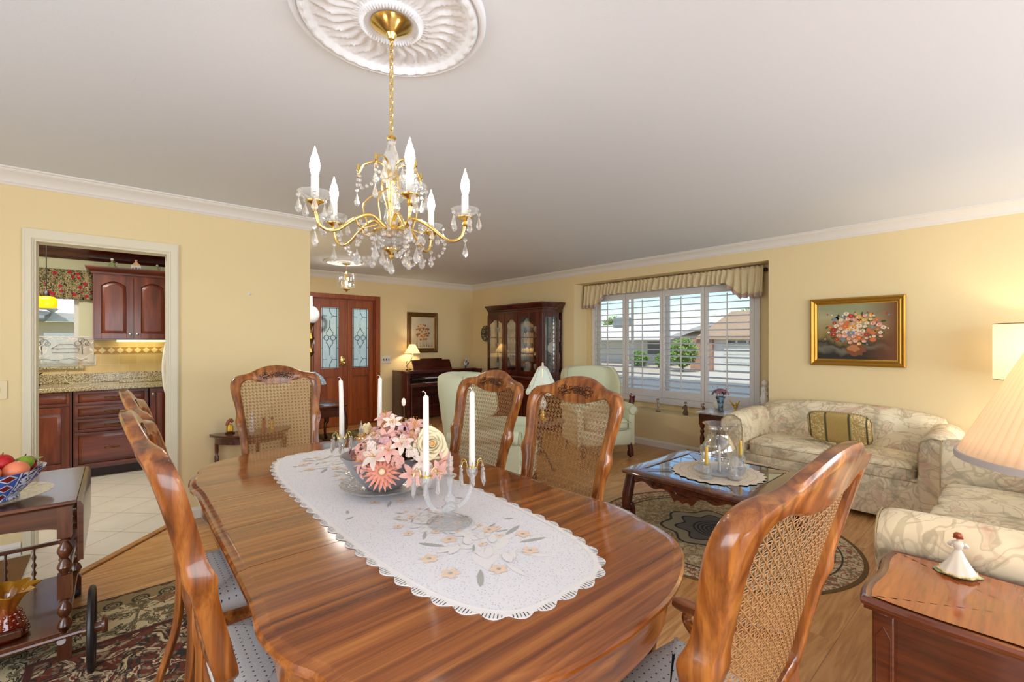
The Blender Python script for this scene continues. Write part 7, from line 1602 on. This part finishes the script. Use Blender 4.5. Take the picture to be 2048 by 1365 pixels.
# top frame: outer ring around a square opening, plus crossing beams
m_ = MB(); inn = []
ia, ib = .385, .365; n = 96
for i in range(n):
    t_ = 4 * i / n; s_ = int(t_); f = t_ - s_; inn.append([(ia, -ib + 2 * ib * f), (ia - 2 * ia * f, ib), (-ia, ib - 2 * ib * f), (-ia + 2 * ia * f, -ib)][s_])
WN = nrm(WO)
def ro(ins, z): return [V(p[0] - q[0] * ins, p[1] - q[1] * ins, z) for p, q in zip(WO, WN)]
ri = lambda z: [V(x, y, z) for x, y in inn]
m_.loft([ri(HC - .024), ri(HC), ro(.012, HC), ro(.003, HC - .003), ro(0, HC - .010), ro(.006, HC - .018), ro(.004, HC - .024), ri(HC - .024)], cap=False)
m_.build('top_frame', M['cof'], ctb, smooth=30)
m_ = MB()
for a in (math.atan2(ib, ia), -math.atan2(ib, ia)): m_.box((0, 0, HC - .0125), (2 * math.hypot(ia, ib) - .02, .075, .0225), rz=a)
m_.lathe([(.13, HC - .023), (.13, HC - .0008)], n=4); m_.build('cross_beam_frame', M['cof'], ctb, smooth=0)
M['bev'] = plain('bevelled_glass_top', (196, 212, 222), .03, 1)
for k in range(4):
    q = [((ia - .002, -ib * .86), (ia - .002, ib * .86), (.075, .0)), ((ia * .86, ib - .002), (-ia * .86, ib - .002), (0, .07)), ((-ia + .002, ib * .86), (-ia + .002, -ib * .86), (-.075, 0)), ((-ia * .86, -ib + .002), (ia * .86, -ib + .002), (0, -.07))][k]
    m_ = MB(); m_.slab([V(*p).to_tuple() for p in q] if False else list(q), [(0, HC - .014), (0, HC - .009), (.016, HC - .004)]); m_.build('glass_inset', M['bev'], ctb, smooth=0)
m_ = MB(); m_.slab([(ia - .0, -ib), (ia, ib), (-ia, ib), (-ia, -ib)], [(0, HC - .030), (0, HC - .020)]); m_.build('under_panel', M['cof'], ctb, smooth=0)
for axis in range(4):
    m_ = MB(); n = 40; c, s_ = math.cos(axis * PI / 2), math.sin(axis * PI / 2); L_a, D_a = (.40, .415) if axis % 2 == 0 else (.38, .435)
    def zbm(u): return HC - .030 - .045 - .055 * math.exp(-(u / .30) ** 2) - .014 * math.sin(abs(u) * 14) * (abs(u) > .12) - .008 * math.cos(u * 40) * (abs(u) < .3)
    rings = []
    for i in range(n + 1):
        u = -1 + 2 * i / n; x = u * L_a; bul = .014 * math.cos(u * PI / 2)
        rings.append([V(*( (x * c - y * s_), (x * s_ + y * c) ), z) for y, z in ((-D_a - bul, HC - .026), (-D_a - bul - .004, (HC - .026 + zbm(u)) / 2), (-D_a - bul, zbm(u)), (-D_a + .02, zbm(u)), (-D_a + .02, HC - .026))])
    m_.loft(rings); ap_ = m_.build('apron', M['cof'], ctb, smooth=35)
    m_ = MB(); random.seed(axis)
    def P3(u, z): y = -D_a - .014 * math.cos(u * PI / 2) - .006; x = u * L_a; return V(x * c - y * s_, x * s_ + y * c, z)
    m_.tube([P3(-.62 + 1.24 * i / 30, HC - .062 - .022 * math.exp(-((-.62 + 1.24 * i / 30) / .25) ** 2) + .006 * math.sin(i)) for i in range(31)], .0035, 5)
    for i in range(18):
        u = -.6 + 1.2 * i / 17; z = HC - .062 - .022 * math.exp(-(u / .25) ** 2); a = random.uniform(.3, 1.1) * (1 if u > 0 else -1) + (PI if i % 2 else 0)
        p = P3(u, z); d = (P3(u + .01, z) - p).normalized(); m_.tube([p, p + d * .011 * math.cos(a) + V(0, 0, .011 * math.sin(a)), p + d * .022 * math.cos(a) + V(0, 0, .020 * math.sin(a))], [.002, .005, .001], 5)
    m_.build('carving', M['cof'], ap_)
for sx in (-1, 1):
    for sy in (-1, 1): m_ = MB(); cab_leg(m_, sx * .425, sy * .405, HC - .03, (sx * .7, sy * .7), 1.5, .036); m_.build('leg', M['dark'], ctb)
# doily and centrepiece
g = NG('ecru_doily', .95); v_ = g.voro(60, rand=.3); X_ = g.xyz(); rr = g.vop('LENGTH', g.map((1, 1, 0))); ringm = g.band(g.math('FRACT', g.math('MULTIPLY', rr, 18)), .5, .08)
col = g.mix(g.step(v_, .16, .22), (150, 132, 110), (224, 210, 190)); M['doily'] = g.done(g.mix(g.math('MULTIPLY', ringm, .4), col, (170, 150, 126)))
m_ = MB(); pts = [(.30 * (1 + .03 * math.sin(a * 26)) * math.cos(a), .30 * (1 + .03 * math.sin(a * 26)) * math.sin(a)) for a in [2 * PI * i / 208 for i in range(208)]]; m_.slab(pts, [(0, 0), (0, .002)])
tag(m_.build('lace_doily', M['doily'], smooth=0, loc=(3.20, 1.46, HC + .0004)), 'round ecru lace doily in the centre of the coffee table', 'doily')
ZD = HC + .0028
t = thing('glass_tray', (3.21, 1.45, ZD), 'round pressed glass tray on the lace doily', 'tray'); m_ = MB(); m_.lathe([(.001, .002), (.14, .002), (.155, .008), (.165, .014), (.166, .017), (.152, .012), (.14, .006), (.001, .005)], n=60, cap=False); m_.build('plate_dish', M['cut'], t, smooth=40)
t = thing('hurricane_glass', (3.21, 1.45, ZD + .0065), 'large clear glass hurricane shade around a white candle on the coffee table', 'candle holder')
m_ = MB(); m_.lathe([(.001, .002), (.060, .0), (.064, .006), (.075, .03), (.098, .075), (.105, .11), (.098, .15), (.076, .19), (.064, .215), (.062, .235), (.074, .26), (.098, .278), (.098, .281), (.073, .264), (.059, .236), (.061, .214), (.074, .188), (.095, .149), (.101, .11), (.094, .076), (.071, .032), (.056, .008), (.001, .006)], n=48, cap=False)
m_.v = [(x * 1.12, y * 1.12, z * 1.2) for x, y, z in m_.v]; m_.build('glass_shade', M['glass'], t, smooth=70)
taper((3.21, 1.45, ZD + .014), 'white candle inside the hurricane glass on the coffee table', (0, 0), .165, .0105, 'candle', 'candles on the coffee table')
for (x, y, lb, lean) in ((2.993, 1.438, 'yellow candle in the crystal holder left of the hurricane glass', (0, 0)), (3.372, 1.372, 'yellow candle in the crystal holder right of the hurricane glass', (.018, .0))):
    hn = thing('crystal_candleholder', (x, y, ZD + (.0012 if math.hypot(x - 3.21, y - 1.45) > .2 else .010)), lb.replace('yellow candle in the crystal holder', 'faceted crystal candle holder standing'), 'candle holder', 'crystal holders around the hurricane glass')
    m_ = MB(); m_.lathe([(.001, 0), (.042, .0), (.044, .006), (.030, .02), (.022, .04), (.028, .055), (.018, .07), (.026, .085), (.020, .10), (.012, .10), (.012, .085), (.001, .084)], n=10, cap=False); m_.build('base', M['crystal'], hn, smooth=0)
    m_ = MB()
    for k in range(8): a = PI / 4 * k; m_.lathe([(.0005, 0), (.006, .02), (.0005, .055)], (.030 * math.cos(a), .030 * math.sin(a), .04), 5)
    m_.build('prisms', M['cut'], hn, smooth=0)
    taper((x, y, ZD + .087), lb, lean, .12, .0125, 'yellowwax', 'candles on the coffee table')
for (x, y, lb) in ((3.10, 1.300, 'small crystal candle holder at the near side of the hurricane glass'), (3.29, 1.602, 'small crystal candle holder at the far side of the hurricane glass')):
    hn = thing('crystal_candleholder', (x, y, ZD + (.0012 if math.hypot(x - 3.21, y - 1.45) > .2 else .010)), lb, 'candle holder', 'crystal holders around the hurricane glass'); m_ = MB(); m_.lathe([(.001, 0), (.042, .0), (.044, .006), (.030, .02), (.022, .04), (.028, .055), (.018, .07), (.026, .085), (.030, .12), (.022, .14), (.001, .15)], n=10, cap=False); m_.build('base', M['crystal'], hn, smooth=0)
# living room rug
g = NG('living_rug_pile', .95); X_ = g.xyz(); r_ = g.vop('LENGTH', g.map((1 / .80, 1 / .86, 0))); n1 = g.noise(9, detail=4, dist=2.0); n2 = g.noise(22, detail=3, dist=1.5)
field = g.mix(g.step(n2, .52, .56), (146, 122, 84), (182, 160, 122)); field = g.mix(g.band(n1, .5, .016), field, (206, 190, 156)); 
med = g.math('ADD', r_, g.math('MULTIPLY', g.math('SINE', g.math('MULTIPLY', g.math('ARCTAN2', X_[1], X_[0]), 8)), .035))
col = g.mix(g.math('LESS_THAN', med, .42), field, (160, 146, 120)); col = g.mix(g.band(med, .42, .012), col, (60, 54, 50)); col = g.mix(g.math('LESS_THAN', med, .30), col, (104, 98, 92)); col = g.mix(g.band(med, .30, .01), col, (44, 42, 42)); col = g.mix(g.math('MULTIPLY', g.math('LESS_THAN', r_, .2), g.band(g.math('FRACT', g.math('MULTIPLY', r_, 30)), .5, .25)), col, (56, 54, 56))
bord = g.mix(g.step(n2, .50, .55), (196, 180, 144), (128, 106, 78)); bord = g.mix(g.band(g.noise(9, detail=3, dist=2), .5, .03), bord, (150, 84, 62)); col = g.mix(g.math('GREATER_THAN', r_, .80), col, bord); col = g.mix(g.band(r_, .80, .01), col, (64, 56, 48)); col = g.mix(g.band(r_, .85, .006), col, (64, 56, 48)); col = g.mix(g.math('GREATER_THAN', r_, .97), col, (104, 78, 44))
M['rug2'] = g.done(col, g.noise(280), .4)
m_ = MB(); m_.slab([(.80 * math.cos(a), .86 * math.sin(a)) for a in [2 * PI * i / 72 for i in range(72)]], [(0, 0), (0, .0022), (.006, .003)]); tag(m_.build('living_rug', M['rug2'], loc=(3.24, 1.48, .0004)), 'oval beige medallion rug under the coffee table', 'rug')

# ================================================================ marble topped corner table and its things
t = thing('marble_table', (4.93, 2.17, 0), 'dark end table with a grey marble top beside the loveseat', 'table')
g = NG('grey_marble', .15); nn = g.noise(6, detail=6, dist=1.5); M['marble'] = g.done(g.mix(g.step(nn, .4, .6), (168, 164, 166), (214, 210, 208)))
m_ = MB(); m_.slab([(p.x, p.y) for p in spline([(-.235, -.20), (0, -.205), (.235, -.20), (.235, .20), (0, .205), (-.235, .20)], 1, True)], [(.006, .60), (0, .595), (0, .585), (.006, .58)]); m_.build('marble_top', M['marble'], t)
m_ = MB(); m_.slab([(-.215, -.18), (.215, -.18), (.215, .18), (-.215, .18)], [(0, .58), (0, .46)]); m_.build('apron', M['dark_x'], t, smooth=0)
for sx in (-1, 1):
    for sy in (-1, 1): m_ = MB(); m_.lathe([(.012, 0), (.018, .03), (.012, .06), (.020, .20), (.024, .32), (.014, .36), (.024, .39), (.014, .41), (.026, .44), (.026, .46)], (sx * .19, sy * .155, 0), 12); m_.build('leg', M['dark'], t)
t = thing('flower_vase', (4.90, 2.20, .6005), 'blue grey fluted vase of mauve flowers on the marble topped table', 'vase')
g = NG('mottled_blue_vase', .2); nn = g.noise(26, detail=4); M['bvase'] = g.done(g.mix(g.step(nn, .42, .6), (52, 66, 76), (120, 150, 168)))
m_ = MB(); m_.lathe([(.001, 0), (.032, 0), (.034, .004), (.024, .02), (.026, .06), (.036, .12), (.052, .155), (.050, .157), (.032, .12), (.020, .06), (.001, .02)], n=24, cap=False, wob=lambda i, a: 1 + (.08 * math.sin(a * 6) if 4 < i < 9 else 0)); m_.build('body', M['bvase'], t, smooth=60)
M['mauve'] = plain('dried_mauve_petals', (150, 104, 118), .8, var=.3, varscale=40); random.seed(2)
for k in range(14):
    a = 2.4 * k; el = .5 + .9 * (k / 14); d = V(math.cos(a) * math.cos(el), math.sin(a) * math.cos(el), math.sin(el)); c = V(0, 0, .15) + d * .085; m_ = MB()
    for i in range(6): pet3(m_, c, d, i * PI / 3 + k, .032, .012, .012, .006)
    m_.build('flower', M['mauve'], t, smooth=60)
m_ = MB()
for k in range(18):
    a = random.random() * 6.28; e = V(math.cos(a) * .085, math.sin(a) * .085, random.uniform(.20, .27)); m_.tube([(0, 0, .08), e * .6 + V(0, 0, .07), e], .0012, 4); m_.ball(e, .004, 5)
m_.build('sprigs', plain('dry_stems', (90, 70, 60), .8), t)
t = thing('white_jar', (5.03, 2.28, .6005), 'small white porcelain jar behind the mauve flower vase', 'jar'); m_ = MB(); m_.lathe([(.001, 0), (.03, 0), (.048, .02), (.060, .055), (.052, .09), (.03, .11), (.02, .115), (.001, .125)], n=24, cap=False); m_.build('body', M['porcelain'], t, smooth=60)
t = thing('gilt_bird', (4.985, 2.075, .6005), 'gilt bird ornament on the marble topped table near the loveseat arm', 'ornament')
m_ = MB(); m_.lathe([(.026, 0), (.028, .008), (.012, .014), (.008, .03)], n=16); m_.cushion((0, 0, .055), (.06, .036, .045), .8, 10); m_.ball((.026, 0, .085), .014, 10); m_.lathe([(.005, 0), (.0005, .016)], (.038, 0, .086), 8, Matrix.Rotation(PI / 2, 3, 'Y')); m_.build('body', M['gold'], t, smooth=60)
for s_ in (-1, 1): m_ = MB(); m_.loft([[V(.01, s_ * .016, .065 + o), V(-.02, s_ * .05, .115 + o), V(-.045, s_ * .055, .13 + o), V(-.035, s_ * .02, .06 + o)] for o in (0, .004)]); m_.build('wing', M['gold'], t)
t = thing('cherub_statue', (5.37, 1.93, .4405), 'white cherub holding roses in the corner of the window niche', 'statue')
m_ = MB(); m_.lathe([(.055, 0), (.055, .03), (.035, .05), (.03, .20), (.045, .22), (.05, .24)], n=20); m_.build('pedestal', M['porcelain'], t, smooth=40)
m_ = MB(); m_.lathe([(.038, .24), (.045, .29), (.030, .34), (.036, .38), (.028, .41), (.012, .42)], n=18); m_.tube(spline([(-.02, -.01, .40), (-.05, -.03, .36), (-.03, -.05, .35)], 4), .012, 8); m_.tube(spline([(.02, -.01, .40), (.045, -.03, .37), (.02, -.05, .36)], 4), .012, 8); m_.build('body', M['porcelain'], t, smooth=60)
m_ = MB(); m_.ball((0, -.005, .455), .032, 14, 1.1); m_.build('head', M['porcelain'], t, smooth=80)
m_ = MB(); random.seed(6)
for k in range(9): m_.ball((-.03 + random.uniform(-.03, .03), -.05 + random.uniform(-.02, .02), .34 + random.uniform(-.03, .03)), .013, 8)
m_.build('roses', plain('white_roses', (222, 214, 196), .6), t)

# ================================================================ drum shade floor lamp in the far corner
t = thing('floor_lamp', (4.86, -.02, 0), 'floor lamp with a cream drum shade in the corner between the sofas', 'lamp')
M['drum'] = shade_mat('linen_drum_shade', (246, 234, 206), .42, .5)
m_ = MB(); m_.lathe([(.001, 0), (.13, 0), (.135, .012), (.05, .03), (.014, .05), (.012, 1.20)], n=28, cap=False); m_.build('pole', M['oldbrass'], t, smooth=50)
m_ = MB(); m_.lathe([(.205, 1.083), (.205, 1.484)], n=48, cap=False); m_.build('lamp_shade', M['drum'], t, smooth=60, solid=.002)
m_ = MB(); m_.lathe([(.2065, 1.481), (.2065, 1.486), (.2035, 1.486), (.2035, 1.481)], n=48, cap=False); m_.lathe([(.2065, 1.081), (.2065, 1.085), (.2035, 1.085), (.2035, 1.081)], n=48, cap=False); m_.build('rim', M['oldbrass'], t)
point('floor_lamp_light', (4.86, -.02, 1.30), 9, (1, .80, .55), .05)
# ================================================================ end table in the foreground with lamp and figurine
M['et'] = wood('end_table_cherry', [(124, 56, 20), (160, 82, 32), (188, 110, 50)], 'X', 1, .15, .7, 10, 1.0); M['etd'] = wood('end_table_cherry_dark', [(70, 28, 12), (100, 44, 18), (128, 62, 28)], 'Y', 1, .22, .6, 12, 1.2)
et = thing('end_table', (1.90, -.01, 0), 'cherry end table with scalloped moulded edge beside the sofa arm', 'table'); HE = .60
EO = wavy(.230, .345, 120, .010); EN = nrm(EO)
def eo(ins, z): return [V(p[0] - q[0] * ins, p[1] - q[1] * ins, z) for p, q in zip(EO, EN)]
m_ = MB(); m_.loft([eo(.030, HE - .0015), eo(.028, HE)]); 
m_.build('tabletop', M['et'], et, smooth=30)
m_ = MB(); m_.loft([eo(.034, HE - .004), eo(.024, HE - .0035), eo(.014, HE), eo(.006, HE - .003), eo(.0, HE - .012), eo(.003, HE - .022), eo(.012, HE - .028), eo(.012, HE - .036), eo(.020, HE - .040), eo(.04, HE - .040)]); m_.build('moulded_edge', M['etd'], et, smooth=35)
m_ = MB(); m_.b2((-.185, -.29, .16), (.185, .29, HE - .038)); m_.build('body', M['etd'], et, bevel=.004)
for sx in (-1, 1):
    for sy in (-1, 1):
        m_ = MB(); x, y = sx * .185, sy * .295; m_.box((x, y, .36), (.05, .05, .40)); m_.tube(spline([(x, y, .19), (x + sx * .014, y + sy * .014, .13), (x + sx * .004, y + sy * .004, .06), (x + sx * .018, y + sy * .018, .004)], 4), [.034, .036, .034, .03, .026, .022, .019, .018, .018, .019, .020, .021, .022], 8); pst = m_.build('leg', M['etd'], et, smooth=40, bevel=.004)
for sx in (-1, 1):
    m_ = MB(); xx = sx * .2105
    for (y0, y1, z0, z1) in ((.278, .310, .20, .52), (-.310, -.278, .20, .52)):
        pts = [(xx, y0, z0), (xx, y1, z0), (xx, y1, z1 - .03), (xx, (y0 + y1) / 2, z1), (xx, y0, z1 - .03), (xx, y0, z0)]; m_.tube(pts, .0018, 6)
    m_.build('panel_moulding', M['etd'], et)
m_ = MB(); m_.b2((-.17, .288, .36), (.17, .300, .54)); m_.b2((-.17, .288, .17), (.17, .300, .35)); dr = m_.build('drawer', M['et'], et, bevel=.004)
t = thing('table_lamp', (1.865, -.112, HE + .0005), 'table lamp with a pleated cream shade on the cherry end table', 'lamp')
m_ = MB(); m_.lathe([(.001, 0), (.08, 0), (.082, .012), (.05, .025), (.025, .04), (.04, .07), (.07, .13), (.075, .20), (.05, .28), (.022, .32), (.015, .36), (.012, .52)], n=32, cap=False); m_.build('base', M['brass'], t, smooth=50)
g = NG('pleated_shade', .9)
m = bpy.data.materials.new('pleated_lamp_shade'); m.use_nodes = True; N = m.node_tree.nodes; L = m.node_tree.links
for n in list(N): N.remove(n)
out = N.new('ShaderNodeOutputMaterial'); d = N.new('ShaderNodeBsdfDiffuse'); tl = N.new('ShaderNodeBsdfTranslucent'); mx = N.new('ShaderNodeMixShader'); e = N.new('ShaderNodeEmission'); ad = N.new('ShaderNodeAddShader')
d.inputs[0].default_value = lin((244, 226, 206)); tl.inputs[0].default_value = lin((248, 224, 190)); e.inputs[0].default_value = lin((255, 226, 180)); e.inputs[1].default_value = .12; mx.inputs[0].default_value = .5
L.new(d.outputs[0], mx.inputs[1]); L.new(tl.outputs[0], mx.inputs[2]); L.new(mx.outputs[0], ad.inputs[0]); L.new(e.outputs[0], ad.inputs[1]); L.new(ad.outputs[0], out.inputs[0]); M['pleat'] = m
random.seed(3); NPt = 64; ph = [random.uniform(-.4, .4) for _ in range(NPt)]
def plw(i, a):
    k = a / (2 * PI) * NPt; j = int(k) % NPt; f = k - int(k); return 1 + .022 * abs(math.sin(PI * f)) + .006 * ph[j]
m_ = MB(); zs = [.447 + .315 * q / 8 for q in range(9)]; m_.lathe([(.250 + (.106 - .250) * q / 8, zs[q]) for q in range(9)], n=NPt * 5, cap=False, wob=plw); sh = m_.build('lamp_shade', M['pleat'], t, smooth=50, solid=.0015)
m_ = MB(); m_.lathe([(.262, .430), (.262, .448), (.256, .448), (.256, .430)], n=64, cap=False); m_.build('trim_band', plain('grey_shade_band', (190, 184, 184), .8), sh, smooth=40); m_ = MB(); m_.lathe([(.111, .758), (.110, .774), (.104, .774), (.105, .758)], n=64, cap=False); m_.build('trim_band', bpy.data.materials['grey_shade_band'], sh, smooth=40)
m_ = MB(); m_.ball((0, 0, .62), .03, 12); m_.build('bulb', plain('table_bulb', (255, 220, 170), .5, emit=18), t)
point('table_lamp_light', (1.855, -.105, HE + .69), 3.5, (1, .80, .55), .04)
# lady figurine
t = thing('lady_figurine', (2.055, .155, HE + .0005), 'porcelain lady in a white gown holding a bouquet on the end table', 'figurine', rz=R(95))
M['leafb'] = plain('green_glazed_base', (150, 164, 128), .3); M['gown'] = plain('white_bisque', (232, 228, 216), .35, var=.03); M['hairb'] = plain('auburn_hair_glaze', (150, 70, 34), .35); M['skinp'] = plain('bisque_skin', (226, 186, 156), .4); M['lacey'] = plain('yellow_lace_glaze', (226, 208, 150), .4)
m_ = MB(); m_.slab([(-.060, -.015), (-.02, -.038), (.03, -.036), (.062, -.01), (.050, .02), (.01, .036), (-.03, .030)], [(.003, 0), (0, .002), (.006, .007)]); m_.build('base', M['leafb'], t, smooth=40)
m_ = MB(); m_.lathe([(.042, .006), (.046, .010), (.040, .022), (.026, .045), (.016, .064), (.010, .078), (.008, .083), (.011, .088), (.014, .100), (.012, .108), (.005, .112)], n=48, cap=True, wob=lambda i, a: 1 + (.07 * math.sin(a * 9) * (1 - i / 5) if i < 5 else 0)); gw = m_.build('gown', M['gown'], t, smooth=60)
m_ = MB(); m_.tube([(.046 * (1 + .07 * math.sin(a * 9)) * math.cos(a), .046 * (1 + .07 * math.sin(a * 9)) * math.sin(a), .011 + .001 * math.sin(a * 30)) for a in [2 * PI * i / 120 for i in range(121)]], .003, 6); m_.build('lace_hem', M['lacey'], gw)
for s_ in (-1, 1): m_ = MB(); m_.tube(spline([(s_ * .013, 0, .104), (s_ * .022, -.006, .094), (s_ * .014, -.020, .086), (s_ * .004, -.024, .088)], 4), [.0048] * 7 + [.004, .0035, .003, .003, .003, .0028], 8); m_.build('arm', M['gown'], t)
m_ = MB(); m_.tube([(0, 0, .110), (0, -.001, .117)], .0036, 8); m_.ball((0, -.002, .124), .0095, 14, 1.12); m_.ball((0, -.0115, .1235), .0016, 6); m_.build('head', M['skinp'], t, smooth=80)
m_ = MB(); m_.cushion((0, .0022, .1275), (.023, .021, .022), .9, 12); m_.ball((0, .012, .130), .0062, 8); m_.ball((-.009, .004, .122), .004, 8); m_.ball((.009, .004, .122), .004, 8); m_.build('hair', M['hairb'], t, smooth=80)
m_ = MB(); random.seed(4)
for k in range(8): m_.ball((random.uniform(-.006, .006), -.026 + random.uniform(-.004, .004), .090 + random.uniform(-.004, .006)), .0032, 6)
m_.build('bouquet', M['mauve'], t)
